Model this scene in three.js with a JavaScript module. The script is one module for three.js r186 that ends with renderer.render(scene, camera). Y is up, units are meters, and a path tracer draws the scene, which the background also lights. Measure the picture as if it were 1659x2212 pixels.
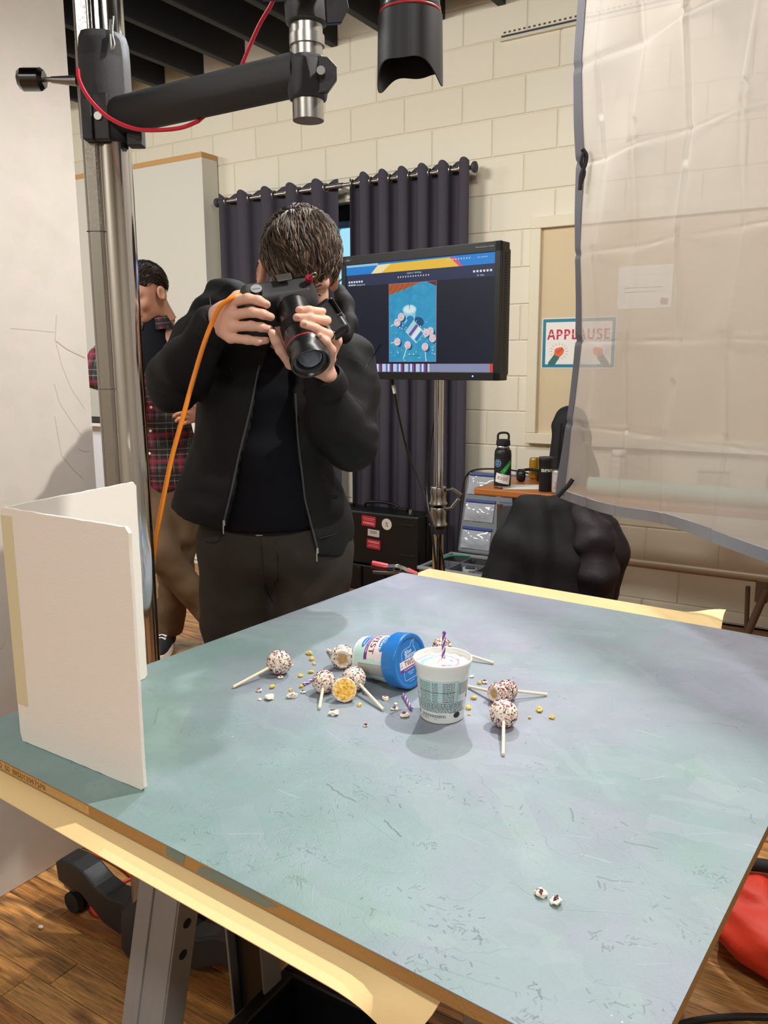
import * as THREE from 'three';
import { RoundedBoxGeometry } from 'three/addons/geometries/RoundedBoxGeometry.js';
import { mergeGeometries } from 'three/addons/utils/BufferGeometryUtils.js';
import { RectAreaLightUniformsLib } from 'three/addons/lights/RectAreaLightUniformsLib.js';

// ---------------------------------------------------------------- camera, sky, exposure
const scene = new THREE.Scene();
const renderer = new THREE.WebGLRenderer({ antialias: true });
renderer.toneMapping = THREE.LinearToneMapping;
renderer.toneMappingExposure = 0.98;
renderer.shadowMap.enabled = true;
RectAreaLightUniformsLib.init();
scene.background = new THREE.Color(0.42, 0.86, 1.05);      // bright winter sky, seen through the window gap only
const RAD = Math.PI / 180, FPX = 1780, PITCH = 10.4 * RAD, ROLL = -0.25 * RAD, YAW = 32 * RAD, EYE = 1.375, BACK = -4.5;
const camera = new THREE.PerspectiveCamera(2 * Math.atan(1106 / FPX) / RAD, 1659 / 2212, 0.05, 60);
camera.rotation.order = 'YXZ';
camera.position.set(0, EYE, 0);
camera.rotation.set(-PITCH, YAW, ROLL);
scene.add(camera);

// ---------------------------------------------------------------- measuring helpers (metres; x along the back wall, -z towards it)
const V = (x, y, z) => new THREE.Vector3(x, y, z);
const fromHeading = (right, up, ahead) => V(Math.cos(YAW) * right - Math.sin(YAW) * ahead, up, -Math.sin(YAW) * right - Math.cos(YAW) * ahead);
function sight(px, py) {
  let x = (px - 829.5) / FPX, y = (1106 - py) / FPX;
  [x, y] = [Math.cos(ROLL) * x - Math.sin(ROLL) * y, Math.sin(ROLL) * x + Math.cos(ROLL) * y];
  return [x, Math.cos(PITCH) * y - Math.sin(PITCH), Math.sin(PITCH) * y + Math.cos(PITCH)];
}
const A = (px, py, ahead) => { const d = sight(px, py), t = ahead / d[2]; return fromHeading(d[0] * t, d[1] * t + EYE, ahead); };   // at a distance ahead
const onY = (px, py, h) => { const d = sight(px, py), t = (h - EYE) / d[1]; return fromHeading(d[0] * t, h, d[2] * t); };            // on a level
const onZ = (px, py, z) => { const d = sight(px, py), r = fromHeading(...d), t = z / r.z; return V(r.x * t, r.y * t + EYE, z); };     // on a plane parallel to the back wall
const onX = (px, py, x) => { const d = sight(px, py), r = fromHeading(...d), t = x / r.x; return V(x, r.y * t + EYE, r.z * t); };

// ---------------------------------------------------------------- lamps of the studio (their fittings are built with the room)
const TABLE = 0.80;
const lampSpots = [];
function spot(pos, aim, power, cone, size, color, penumbra = 0.35) {
  const l = new THREE.SpotLight(color, power, 0, cone * RAD, penumbra, 2);
  l.position.copy(pos); l.target.position.copy(aim); l.castShadow = true; l.shadow.radius = size; l.shadow.mapSize.set(2048, 2048); l.shadow.bias = -0.0004;
  scene.add(l, l.target); lampSpots.push([pos.clone(), aim.clone(), size * 0.02, color]);
}
spot(fromHeading(1.00, 3.00, 1.66), fromHeading(-0.05, TABLE, 1.40), 15.5, 48, 1.3, '#fffaf2', 0.3);        // studio head over the right of the table
spot(fromHeading(0.34, 3.02, 3.40), fromHeading(0.05, TABLE, 1.30), 11.5, 36, 1.4, '#f8f8ff', 0.3);        // studio head high behind the table
const ceilingPanels = [[-5.6, -1.4, 38, 40], [-3.3, -0.4, 88, 42], [-1.05, -2.1, 32, 34], [0.9, 0.6, 47, 0], [-1.2, 2.2, 44, 0]];      // x, z, strength, tilt towards the back wall
const PANEL_W = 1.2, PANEL_D = 0.3, PANEL_Y = 3.2;
for (const [x, z, power, tilt] of ceilingPanels) {
  const l = new THREE.RectAreaLight('#fdfaf6', power, PANEL_W, PANEL_D), t = tilt * RAD;
  l.position.set(x, PANEL_Y - 0.012 * Math.cos(t), z - 0.012 * Math.sin(t)); l.rotation.set(-Math.PI / 2 + t, 0, 0); scene.add(l);
}

// ---------------------------------------------------------------- modelling helpers
let seed = 7;
const rnd = () => { seed |= 0; seed = seed + 0x6D2B79F5 | 0; let t = Math.imul(seed ^ seed >>> 15, 1 | seed); t = t + Math.imul(t ^ t >>> 7, 61 | t) ^ t; return ((t ^ t >>> 14) >>> 0) / 4294967296; };
const rr = (a, b) => a + (b - a) * rnd();
const clamp = (x, a, b) => Math.min(b, Math.max(a, x));
const mixn = (a, b, t) => a + (b - a) * t;
const smooth = (a, b, x) => { const t = clamp((x - a) / (b - a), 0, 1); return t * t * (3 - 2 * t); };
const hash3 = (x, y, z) => { let h = Math.imul(x, 374761393) ^ Math.imul(y, 668265263) ^ Math.imul(z, 2147483647); h = Math.imul(h ^ h >>> 13, 1274126177); return ((h ^ h >>> 16) >>> 0) / 4294967296; };
function noise3(x, y, z) {
  const i = Math.floor(x), j = Math.floor(y), k = Math.floor(z), u = x - i, v = y - j, w = z - k, s = (t) => t * t * (3 - 2 * t), a = s(u), b = s(v), c = s(w);
  const L = (dx, dy, dz) => hash3(i + dx, j + dy, k + dz);
  return mixn(mixn(mixn(L(0, 0, 0), L(1, 0, 0), a), mixn(L(0, 1, 0), L(1, 1, 0), a), b), mixn(mixn(L(0, 0, 1), L(1, 0, 1), a), mixn(L(0, 1, 1), L(1, 1, 1), a), b), c) * 2 - 1;
}
const names = new Map();
function numbered(n) { const k = names.get(n) ?? 0; names.set(n, k + 1); return k ? `${n}_${String(k).padStart(3, '0')}` : n; }
function tag(o, label, category, group, kind) { o.userData.label = label; if (category) o.userData.category = category; if (group) o.userData.group = group; if (kind) o.userData.kind = kind; return o; }
function thing(name, label, category, pos = V(0, 0, 0), turn = 0, group) {
  const g = new THREE.Group(); g.name = numbered(name); g.position.copy(pos); g.rotation.y = turn; scene.add(g); return tag(g, label, category, group);
}
function part(parent, name, geo, mat, label) { const m = new THREE.Mesh(Array.isArray(geo) ? merge(geo) : geo, mat); m.name = name; parent.add(m); if (label) m.userData.label = label; return m; }
function single(name, geo, mat, label, category, pos, turn = 0, group) {
  const m = new THREE.Mesh(Array.isArray(geo) ? merge(geo) : geo, mat); m.name = numbered(name); if (pos) m.position.copy(pos); m.rotation.y = turn; scene.add(m); return tag(m, label, category, group);
}
function struct(name, geo, mat, label) { const m = geo ? new THREE.Mesh(Array.isArray(geo) ? merge(geo) : geo, mat) : new THREE.Group(); m.name = name; m.userData.kind = 'structure'; if (label) m.userData.label = label; scene.add(m); return m; }
const into = (g) => (p) => p.clone().sub(g.position).applyAxisAngle(V(0, 1, 0), -g.rotation.y);      // a place in the room, in a thing's own axes
function plain(g) {
  g = g.index ? g.toNonIndexed() : g;
  for (const k of Object.keys(g.attributes)) if (!['position', 'normal', 'uv', 'color'].includes(k)) g.deleteAttribute(k);
  if (!g.attributes.uv) g.setAttribute('uv', new THREE.BufferAttribute(new Float32Array(g.attributes.position.count * 2), 2));
  return g;
}
function merge(list) { return list.length === 1 ? list[0] : mergeGeometries(list.map(plain)); }
const put = (g, x = 0, y = 0, z = 0, rx = 0, ry = 0, rz = 0) => { g.applyMatrix4(new THREE.Matrix4().compose(V(x, y, z), new THREE.Quaternion().setFromEuler(new THREE.Euler(rx, ry, rz, 'YXZ')), V(1, 1, 1))); return g; };
function metric(g, s = 1) {                                     // uv in metres, by the way each face points
  g = plain(g); const p = g.attributes.position, n = g.attributes.normal, uv = new Float32Array(p.count * 2);
  for (let i = 0; i < p.count; i++) {
    const ax = Math.abs(n.getX(i)), ay = Math.abs(n.getY(i)), az = Math.abs(n.getZ(i));
    const [u, v] = ax > ay && ax > az ? [p.getZ(i), p.getY(i)] : ay > az ? [p.getX(i), p.getZ(i)] : [p.getX(i), p.getY(i)];
    uv[2 * i] = u * s; uv[2 * i + 1] = v * s;
  }
  g.setAttribute('uv', new THREE.BufferAttribute(uv, 2)); return g;
}
const box = (w, h, d, x = 0, y = 0, z = 0, r = 0, seg = 2) => metric((r ? new RoundedBoxGeometry(w, h, d, seg, r) : new THREE.BoxGeometry(w, h, d)).translate(x, y, z));
function rod(a, b, r1, r2 = r1, seg = 20, caps = true) {
  const d = b.clone().sub(a), L = d.length();
  return new THREE.CylinderGeometry(r2, r1, L, seg, 1, !caps).applyMatrix4(new THREE.Matrix4().compose(a.clone().add(b).multiplyScalar(0.5), new THREE.Quaternion().setFromUnitVectors(V(0, 1, 0), d.normalize()), V(1, 1, 1)));
}
const tube = (pts, r, n = 48, seg = 10) => new THREE.TubeGeometry(new THREE.CatmullRomCurve3(pts, false, 'centripetal'), n, r, seg, false);
const lathe = (prof, seg = 40) => new THREE.LatheGeometry(prof.map(([r, y]) => new THREE.Vector2(r, y)), seg);
const ball = (r, x = 0, y = 0, z = 0, sx = 1, sy = 1, sz = 1, n = 18) => new THREE.SphereGeometry(r, n, Math.round(n * 0.7)).scale(sx, sy, sz).translate(x, y, z);
function shapeOf(pts) { const s = new THREE.Shape(); pts.forEach(([x, y], i) => i ? s.lineTo(x, y) : s.moveTo(x, y)); s.closePath(); return s; }
const slab = (pts, depth, bevel = 0) => new THREE.ExtrudeGeometry(shapeOf(pts), { depth, bevelEnabled: bevel > 0, bevelSize: bevel, bevelThickness: bevel, bevelSegments: 2 });
function sheet(nu, nv, f, thick = 0, closed = false) {           // a surface from f(u, v); with thickness it gets a back and edges
  const pos = [], uv = [], idx = [], W = nu + 1;
  for (let j = 0; j <= nv; j++) for (let i = 0; i <= nu; i++) { const p = f(i / nu, j / nv); pos.push(p.x, p.y, p.z); uv.push(p.u ?? i / nu, p.v ?? j / nv); }
  for (let j = 0; j < nv; j++) for (let i = 0; i < nu; i++) { const a = j * W + i; idx.push(a, a + 1, a + W, a + 1, a + W + 1, a + W); }
  let g = new THREE.BufferGeometry(); g.setAttribute('position', new THREE.Float32BufferAttribute(pos, 3)); g.setAttribute('uv', new THREE.Float32BufferAttribute(uv, 2)); g.setIndex(idx); g.computeVertexNormals();
  if (!thick) return g;
  const n = g.attributes.normal, N = pos.length / 3, p2 = pos.slice(), u2 = uv.slice(), i2 = idx.slice();
  for (let i = 0; i < N; i++) { p2.push(pos[3 * i] - n.getX(i) * thick, pos[3 * i + 1] - n.getY(i) * thick, pos[3 * i + 2] - n.getZ(i) * thick); u2.push(uv[2 * i], uv[2 * i + 1]); }
  for (let i = 0; i < idx.length; i += 3) i2.push(idx[i] + N, idx[i + 2] + N, idx[i + 1] + N);
  const rim = []; for (let i = 0; i <= nu; i++) rim.push(i); for (let j = 1; j <= nv; j++) rim.push(j * W + nu); for (let i = nu - 1; i >= 0; i--) rim.push(nv * W + i); for (let j = nv - 1; j >= 1; j--) rim.push(j * W);
  for (let k = 0; k < rim.length; k++) { const a = rim[k], b = rim[(k + 1) % rim.length]; const base = p2.length / 3; for (const q of [a, b, a + N, b + N]) { p2.push(p2[3 * q], p2[3 * q + 1], p2[3 * q + 2]); u2.push(u2[2 * q], u2[2 * q + 1]); } i2.push(base, base + 2, base + 1, base + 1, base + 2, base + 3); }
  g = new THREE.BufferGeometry(); g.setAttribute('position', new THREE.Float32BufferAttribute(p2, 3)); g.setAttribute('uv', new THREE.Float32BufferAttribute(u2, 2)); g.setIndex(i2); g.computeVertexNormals(); return g;
}
// a smooth skin over a distance field (surface nets)
function skin(f, lo, hi, c, uvScale = 1) {
  const nx = Math.ceil((hi[0] - lo[0]) / c) + 1, ny = Math.ceil((hi[1] - lo[1]) / c) + 1, nz = Math.ceil((hi[2] - lo[2]) / c) + 1, val = new Float32Array(nx * ny * nz);
  for (let k = 0, q = 0; k < nz; k++) for (let j = 0; j < ny; j++) for (let i = 0; i < nx; i++, q++) val[q] = f(lo[0] + i * c, lo[1] + j * c, lo[2] + k * c);
  const cell = new Int32Array(nx * ny * nz).fill(-1), pos = [], idx = [], off = [0, 1, nx, nx + 1, nx * ny, nx * ny + 1, nx * ny + nx, nx * ny + nx + 1];
  const E = [[0, 1], [2, 3], [4, 5], [6, 7], [0, 2], [1, 3], [4, 6], [5, 7], [0, 4], [1, 5], [2, 6], [3, 7]];
  for (let k = 0; k < nz - 1; k++) for (let j = 0; j < ny - 1; j++) for (let i = 0; i < nx - 1; i++) {
    const q = (k * ny + j) * nx + i; let m = 0; for (let b = 0; b < 8; b++) if (val[q + off[b]] < 0) m |= 1 << b;
    if (m === 0 || m === 255) continue;
    let x = 0, y = 0, z = 0, n = 0;
    for (const [a, b] of E) { const va = val[q + off[a]], vb = val[q + off[b]]; if ((va < 0) === (vb < 0)) continue; const t = va / (va - vb); x += (a & 1) + ((b & 1) - (a & 1)) * t; y += (a >> 1 & 1) + ((b >> 1 & 1) - (a >> 1 & 1)) * t; z += (a >> 2) + ((b >> 2) - (a >> 2)) * t; n++; }
    cell[q] = pos.length / 3; pos.push(lo[0] + (i + x / n) * c, lo[1] + (j + y / n) * c, lo[2] + (k + z / n) * c);
  }
  const quad = (a, b, cc, d, flip) => { if (a < 0 || b < 0 || cc < 0 || d < 0) return; flip ? idx.push(a, cc, b, a, d, cc) : idx.push(a, b, cc, a, cc, d); };
  for (let k = 1; k < nz - 1; k++) for (let j = 1; j < ny - 1; j++) for (let i = 1; i < nx - 1; i++) {
    const q = (k * ny + j) * nx + i, s = val[q] < 0;
    if (s !== val[q + 1] < 0) quad(cell[q - nx - nx * ny], cell[q - nx * ny], cell[q], cell[q - nx], !s);
    if (s !== val[q + nx] < 0) quad(cell[q - 1 - nx * ny], cell[q - 1], cell[q], cell[q - nx * ny], !s);
    if (s !== val[q + nx * ny] < 0) quad(cell[q - 1 - nx], cell[q - nx], cell[q], cell[q - 1], !s);
  }
  const g = new THREE.BufferGeometry(); g.setAttribute('position', new THREE.Float32BufferAttribute(pos, 3)); g.setIndex(idx);
  const uv = []; for (let i = 0; i < pos.length; i += 3) uv.push(pos[i] * uvScale, pos[i + 1] * uvScale); g.setAttribute('uv', new THREE.Float32BufferAttribute(uv, 2));
  g.computeVertexNormals(); return g;
}
const smin = (a, b, k) => { const h = Math.max(k - Math.abs(a - b), 0) / k; return Math.min(a, b) - h * h * k * 0.25; };
const smax = (a, b, k) => -smin(-a, -b, k);
function cone3(a, b, ra, rb, flat = 1) {                         // tapered capsule; flat < 1 squeezes it front to back
  const ax = a.x, ay = a.y, az = a.z, dx = b.x - ax, dy = b.y - ay, dz = b.z - az, L = dx * dx + dy * dy + dz * dz || 1e-9;
  return (x, y, z) => { const px = x - ax, py = y - ay, pz = z - az, t = clamp((px * dx + py * dy + pz * dz) / L, 0, 1), ex = px - t * dx, ey = py - t * dy, ez = (pz - t * dz) / flat; return (Math.hypot(ex, ey, ez) - (ra + (rb - ra) * t)) * (flat < 1 ? flat : 1); };
}
const egg = (cx, cy, cz, a, b, c) => { const m = Math.min(a, b, c); return (x, y, z) => { const k0 = Math.hypot((x - cx) / a, (y - cy) / b, (z - cz) / c), k1 = Math.hypot((x - cx) / (a * a), (y - cy) / (b * b), (z - cz) / (c * c)); return k1 < 1e-9 ? -m : k0 * (k0 - 1) / k1; }; };
const join = (list, k) => (x, y, z) => { let d = 1e9; for (const f of list) { const e = f(x, y, z); d = d > 1e8 ? e : smin(d, e, k); } return d; };
function chain(joints, k = 0.02, flat = 1) { const l = []; for (let i = 0; i + 1 < joints.length; i++) l.push(cone3(joints[i][0], joints[i + 1][0], joints[i][1], joints[i + 1][1], flat)); return join(l, k); }

// ---------------------------------------------------------------- textures and materials
function canvasTex(w, h, draw, srgb = true) {
  const c = document.createElement('canvas'); c.width = w; c.height = h; draw(c.getContext('2d'), w, h);
  const t = new THREE.CanvasTexture(c); if (srgb) t.colorSpace = THREE.SRGBColorSpace; t.wrapS = t.wrapT = THREE.RepeatWrapping; return t;
}
function dataTex(n, f, srgb = false) {
  const d = new Uint8Array(n * n * 4); for (let j = 0, q = 0; j < n; j++) for (let i = 0; i < n; i++, q += 4) { const v = f(i / n, j / n, i, j); if (typeof v === 'number') d[q] = d[q + 1] = d[q + 2] = clamp(v * 255, 0, 255); else { d[q] = clamp(v[0], 0, 255); d[q + 1] = clamp(v[1], 0, 255); d[q + 2] = clamp(v[2], 0, 255); } d[q + 3] = 255; }
  const t = new THREE.DataTexture(d, n, n); t.magFilter = THREE.LinearFilter; t.minFilter = THREE.LinearFilter; t.wrapS = t.wrapT = THREE.RepeatWrapping; if (srgb) t.colorSpace = THREE.SRGBColorSpace; t.needsUpdate = true; return t;
}
function tileNoise(u, v, f, s) {                                 // value noise that repeats over 0..1
  const x = u * f, y = v * f, i = Math.floor(x), j = Math.floor(y), a = x - i, b = y - j, sa = a * a * (3 - 2 * a), sb = b * b * (3 - 2 * b), H = (p, q) => hash3(((p % f) + f) % f, ((q % f) + f) % f, s);
  return mixn(mixn(H(i, j), H(i + 1, j), sa), mixn(H(i, j + 1), H(i + 1, j + 1), sa), sb);
}
const fbm = (u, v, f, s, o = 4) => { let a = 0.5, t = 0, w = 0; for (let k = 0; k < o; k++) { t += a * tileNoise(u, v, f << k, s + k); w += a; a *= 0.55; } return t / w; };
const rep = (t, x, y = x) => { const c = t.clone(); c.repeat.set(x, y); c.needsUpdate = true; return c; };
const grain = dataTex(256, (u, v) => fbm(u, v, 32, 3, 3));
const lump = dataTex(256, (u, v) => 0.6 * fbm(u, v, 6, 11, 5) + 0.4 * tileNoise(u, v, 128, 5));
const weave = dataTex(128, (u, v) => 0.5 + 0.25 * Math.sin(u * Math.PI * 64) * Math.cos(v * Math.PI * 64) + 0.2 * (tileNoise(u, v, 64, 2) - 0.5));
const brushed = dataTex(256, (u, v) => 0.35 + 0.5 * tileNoise(u, v * 0.05, 128, 9) + 0.15 * fbm(u, v, 8, 4, 3));
const std = (color, roughness = 0.7, metalness = 0, more = {}) => new THREE.MeshStandardMaterial({ color, roughness, metalness, ...more });
const phys = (color, roughness, metalness, more) => new THREE.MeshPhysicalMaterial({ color, roughness, metalness, ...more });
const M = {
  block: ['#e6dfca', '#e4ddc8', '#e7e1cd'].map((c) => std(c, 0.75, 0, { bumpMap: rep(lump, 3), bumpScale: 0.0012 })),
  mortar: std('#ddd6c0', 0.85, 0, { bumpMap: rep(grain, 5), bumpScale: 0.001 }),
  joist: std('#202226', 0.7, 0, { bumpMap: rep(lump, 2), bumpScale: 0.001 }), deck: std('#17181a', 0.9),
  plaster: std('#dcd6c6', 0.9), whiteBoard: std('#e6e2da', 0.75, 0, { bumpMap: rep(lump, 2), bumpScale: 0.0004 }),
  foam: std('#f5ede4', 0.8, 0, { bumpMap: rep(lump, 6), bumpScale: 0.0003 }), foamEdge: std('#f2ecd6', 0.9), masking: std('#e2d5b0', 0.7),
  pine: std('#c79a5e', 0.6, 0, { bumpMap: rep(brushed, 4, 40), bumpScale: 0.0005 }),
  chrome: std('#d2d2d2', 0.16, 1, { roughnessMap: rep(brushed, 2, 1) }), steel: std('#b9b7b2', 0.3, 1), alu: std('#a9a7a3', 0.38, 1, { roughnessMap: rep(lump, 3) }), dullsteel: std('#8f8c88', 0.42, 1),
  blackPaint: std('#222427', 0.42, 0, { bumpMap: rep(lump, 20), bumpScale: 0.0005 }), blackPlastic: std('#141517', 0.38), blackMatte: std('#17171a', 0.8), rubber: std('#1a1a1c', 0.6), blackGloss: phys('#0b0b0d', 0.2, 0, { clearcoat: 0.6, clearcoatRoughness: 0.2 }),
  red: std('#c02434', 0.4), redCable: std('#d0203a', 0.45), orangeCable: std('#f08a12', 0.42), orangeRed: std('#c93216', 0.55, 0, { bumpMap: rep(weave, 14), bumpScale: 0.0008 }),
  curtain: phys('#48454e', 0.9, 0, { specularIntensity: 0.3, bumpMap: rep(weave, 12), bumpScale: 0.0004 }), paleTape: std('#93949b', 0.8, 0, { bumpMap: rep(weave, 30), bumpScale: 0.0005 }), greyTape: std('#6f7078', 0.8, 0, { bumpMap: rep(weave, 30), bumpScale: 0.0005 }),
  skin: phys('#dfae97', 0.5, 0, { bumpMap: rep(lump, 18), bumpScale: 0.0005, sheen: 0.2 }), skin2: phys('#bd8a70', 0.5, 0, { bumpMap: rep(lump, 18), bumpScale: 0.0005 }),
  jacket: phys('#151516', 0.75, 0, { specularIntensity: 0.5, bumpMap: rep(weave, 14), bumpScale: 0.0004 }), shirt: phys('#0e0e14', 0.85, 0, { specularIntensity: 0.3, bumpMap: rep(weave, 16), bumpScale: 0.0003 }),
  trouser: phys('#3b3631', 0.9, 0, { specularIntensity: 0.3, bumpMap: rep(weave, 16), bumpScale: 0.0006 }), khaki: std('#5a4630', 0.9, 0, { bumpMap: rep(weave, 12), bumpScale: 0.0005 }),
  hair: std('#3b2c22', 0.45), hair2: std('#241a15', 0.45), eyeWhite: std('#e8e2da', 0.3), iris: std('#33231a', 0.2), lip: std('#b46a5c', 0.5), nail: std('#e2b09c', 0.35),
  glass: phys('#ffffff', 0.02, 0, { transmission: 1, thickness: 0, ior: 1.45 }), white: std('#ece9e2', 0.6), paper: std('#f2efe8', 0.85), tan: std('#d9c7a4', 0.9, 0, { bumpMap: rep(grain, 8), bumpScale: 0.0006 }), frameWood: std('#e4dcc2', 0.55),
  desk: std('#b06a32', 0.4, 0, { bumpMap: rep(brushed, 3, 30), bumpScale: 0.0003 }), beigeSteel: std('#8f7c63', 0.45, 0.2), brownSteel: std('#5c4a3a', 0.45, 0.4),
  grey: std('#8d8f93', 0.6), greyPlastic: std('#8e8d8c', 0.55, 0, { bumpMap: rep(lump, 14), bumpScale: 0.0003 }), darkGrey: std('#3c3e42', 0.7), coat: phys('#171617', 0.75, 0, { specularIntensity: 0.35, bumpMap: rep(weave, 16), bumpScale: 0.0005 }), coatPanel: phys('#221c20', 0.55, 0, { bumpMap: rep(lump, 9), bumpScale: 0.0012, specularIntensity: 0.4 }),
};
// ================================================================ the room
const ROOM = { x0: -7.4, x1: 3.2, z1: 3.2, top: 3.52 };
function tile(w, h, proud, ch, ox = 0, oy = 0) {                 // chamfered piece lying in z = 0..proud, centred, uv in metres
  const a = w / 2, b = h / 2, o = [[-a, -b, 0], [a, -b, 0], [a, b, 0], [-a, b, 0]], s = o.map(([x, y]) => [x, y, proud - ch]), f = o.map(([x, y]) => [x - Math.sign(x) * ch, y - Math.sign(y) * ch, proud]);
  const P = [], UV = [], q = (...v) => { for (const k of [0, 1, 2, 0, 2, 3]) { P.push(...v[k]); UV.push(v[k][0] + ox, v[k][1] + oy); } };
  q(...f); for (let i = 0; i < 4; i++) { const j = (i + 1) % 4; q(s[i], s[j], f[j], f[i]); q(o[i], o[j], s[j], s[i]); }
  const g = new THREE.BufferGeometry(); g.setAttribute('position', new THREE.Float32BufferAttribute(P, 3)); g.setAttribute('uv', new THREE.Float32BufferAttribute(UV, 2)); g.computeVertexNormals(); return g;
}
{ // back wall of painted concrete blocks, with the window opening
  const win = { x0: -3.78, x1: -2.42, y0: 0.95, y1: 2.36 }, D = 0.22, zc = BACK - D / 2 - 0.006;
  const wall = struct('wall_back', null, null, 'cream painted concrete block wall');
  const wx = ROOM.x1 - ROOM.x0;
  part(wall, 'mortar_backing', [box(win.x0 - ROOM.x0, ROOM.top, D, (win.x0 + ROOM.x0) / 2, ROOM.top / 2, zc), box(ROOM.x1 - win.x1, ROOM.top, D, (ROOM.x1 + win.x1) / 2, ROOM.top / 2, zc),
    box(win.x1 - win.x0, win.y0, D, (win.x0 + win.x1) / 2, win.y0 / 2, zc), box(win.x1 - win.x0, ROOM.top - win.y1, D, (win.x0 + win.x1) / 2, (ROOM.top + win.y1) / 2, zc)], M.mortar);
  const cache = new Map(), RH = 0.2025, BL = 0.383, J = 0.007, far = [];
  let n = 0;
  for (let r = -13; r <= 4; r++) {
    let y0 = 2.497 + r * RH, y1 = y0 + RH; y0 = Math.max(y0, 0.002); y1 = Math.min(y1, ROOM.top);
    if (y1 - y0 < 0.03) continue;
    const x00 = (r & 1) ? -2.273 : -2.468;
    for (let i = -13; i <= 14; i++) {
      const a = x00 + i * BL, b = a + BL; if (b > ROOM.x1 || a < ROOM.x0) continue;
      let spans = [[a, b]];
      if (y1 > win.y0 + 0.02 && y0 < win.y1 - 0.02) spans = [[a, Math.min(b, win.x0)], [Math.max(a, win.x1), b]].filter(([p, q]) => q - p > 0.03);
      for (const [p, q] of spans) {
        const w = q - p - J, h = y1 - y0 - J, key = `${w.toFixed(3)} ${h.toFixed(3)} ${n % 3}`;
        if (!cache.has(key)) cache.set(key, tile(w, h, 0.006, 0.0035, (n % 3) * 0.37, (n % 3) * 0.21));
        if (p > -5.75 && p < -0.25 && n < 299 && y1 > 0.05) { const m = part(wall, 'block', cache.get(key), M.block[(hash3(r, i, 5) * 3) | 0]); m.position.set((p + q) / 2, (y0 + y1) / 2, BACK - 0.006); n++; }
        else far.push(cache.get(key).clone().translate((p + q) / 2, (y0 + y1) / 2, BACK - 0.006));
      }
    }
  }
  part(wall, 'further_blocks', far, M.block[0]).userData.kind = 'stuff';
  // window in the opening: dark frame, blind roll, glass
  const w = struct('window_1', null, null, 'dark framed window between the curtains'); w.position.set((win.x0 + win.x1) / 2, win.y0, BACK - 0.12);
  const W = win.x1 - win.x0, Hh = win.y1 - win.y0, fr = std('#1a1c22', 0.4);
  part(w, 'frame', [box(W, 0.05, 0.06, 0, 0.025, 0, 0.006), box(W, 0.10, 0.07, 0, Hh - 0.05, 0, 0.006), box(0.05, Hh, 0.06, -W / 2 + 0.025, Hh / 2, 0, 0.006), box(0.05, Hh, 0.06, W / 2 - 0.025, Hh / 2, 0, 0.006), box(0.04, Hh, 0.05, 0.10, Hh / 2, 0, 0.006)], fr);
  part(w, 'pane', box(W - 0.1, Hh - 0.15, 0.005, 0, Hh / 2 - 0.025, 0), M.glass);
  part(w, 'rolled_blind', rod(V(-W / 2 + 0.04, Hh - 0.125, 0.05), V(W / 2 - 0.04, Hh - 0.125, 0.05), 0.022), std('#55708f', 0.5));
  // thin bare trees outside, seen through the gap
  const t = thing('bare_tree', 'thin bare tree branches outside the window', 'tree', V(-5.6, 0, -9.2));
  const twigs = [];
  for (let k = 0; k < 26; k++) { const x = rr(-1.4, 1.4), y = rr(1.5, 3.6); twigs.push(rod(V(x, y, rr(-0.3, 0.3)), V(x + rr(-0.7, 0.7), y + rr(0.05, 0.6), rr(-0.3, 0.3)), 0.012, 0.004, 6)); }
  part(t, 'trunk', [rod(V(0.1, 0, 0), V(0, 3.9, 0), 0.09, 0.03, 10)], std('#4b4642', 0.9)); for (const tw of twigs) part(t, 'branch', tw, std('#5a5a5e', 0.9));
}
struct('wall_left', box(0.2, ROOM.top, ROOM.z1 - BACK + 0.4, ROOM.x0 - 0.1, ROOM.top / 2, (ROOM.z1 + BACK) / 2), M.plaster);
struct('wall_right', box(0.2, ROOM.top, ROOM.z1 - BACK + 0.4, ROOM.x1 + 0.1, ROOM.top / 2, (ROOM.z1 + BACK) / 2), M.plaster);
struct('wall_front', box(ROOM.x1 - ROOM.x0, ROOM.top, 0.2, (ROOM.x0 + ROOM.x1) / 2, ROOM.top / 2, ROOM.z1 + 0.1), M.plaster);
{ // dark ceiling with open joists running to the back wall
  const c = struct('ceiling', null, null, 'dark open joist ceiling');
  part(c, 'deck', box(ROOM.x1 - ROOM.x0 + 0.4, 0.15, ROOM.z1 - BACK + 0.4, (ROOM.x0 + ROOM.x1) / 2, ROOM.top + 0.075, (ROOM.z1 + BACK) / 2), M.deck);
  const g = box(0.05, 0.25, ROOM.z1 - BACK - 0.004, 0, 0, 0, 0.004, 1);
  for (let k = -7; k <= 14; k++) { const j = part(c, 'joist', g, M.joist); j.position.set(-4.637 + k * 0.3707, 3.27 + 0.125, (ROOM.z1 + BACK) / 2 + 0.002); }
}
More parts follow.
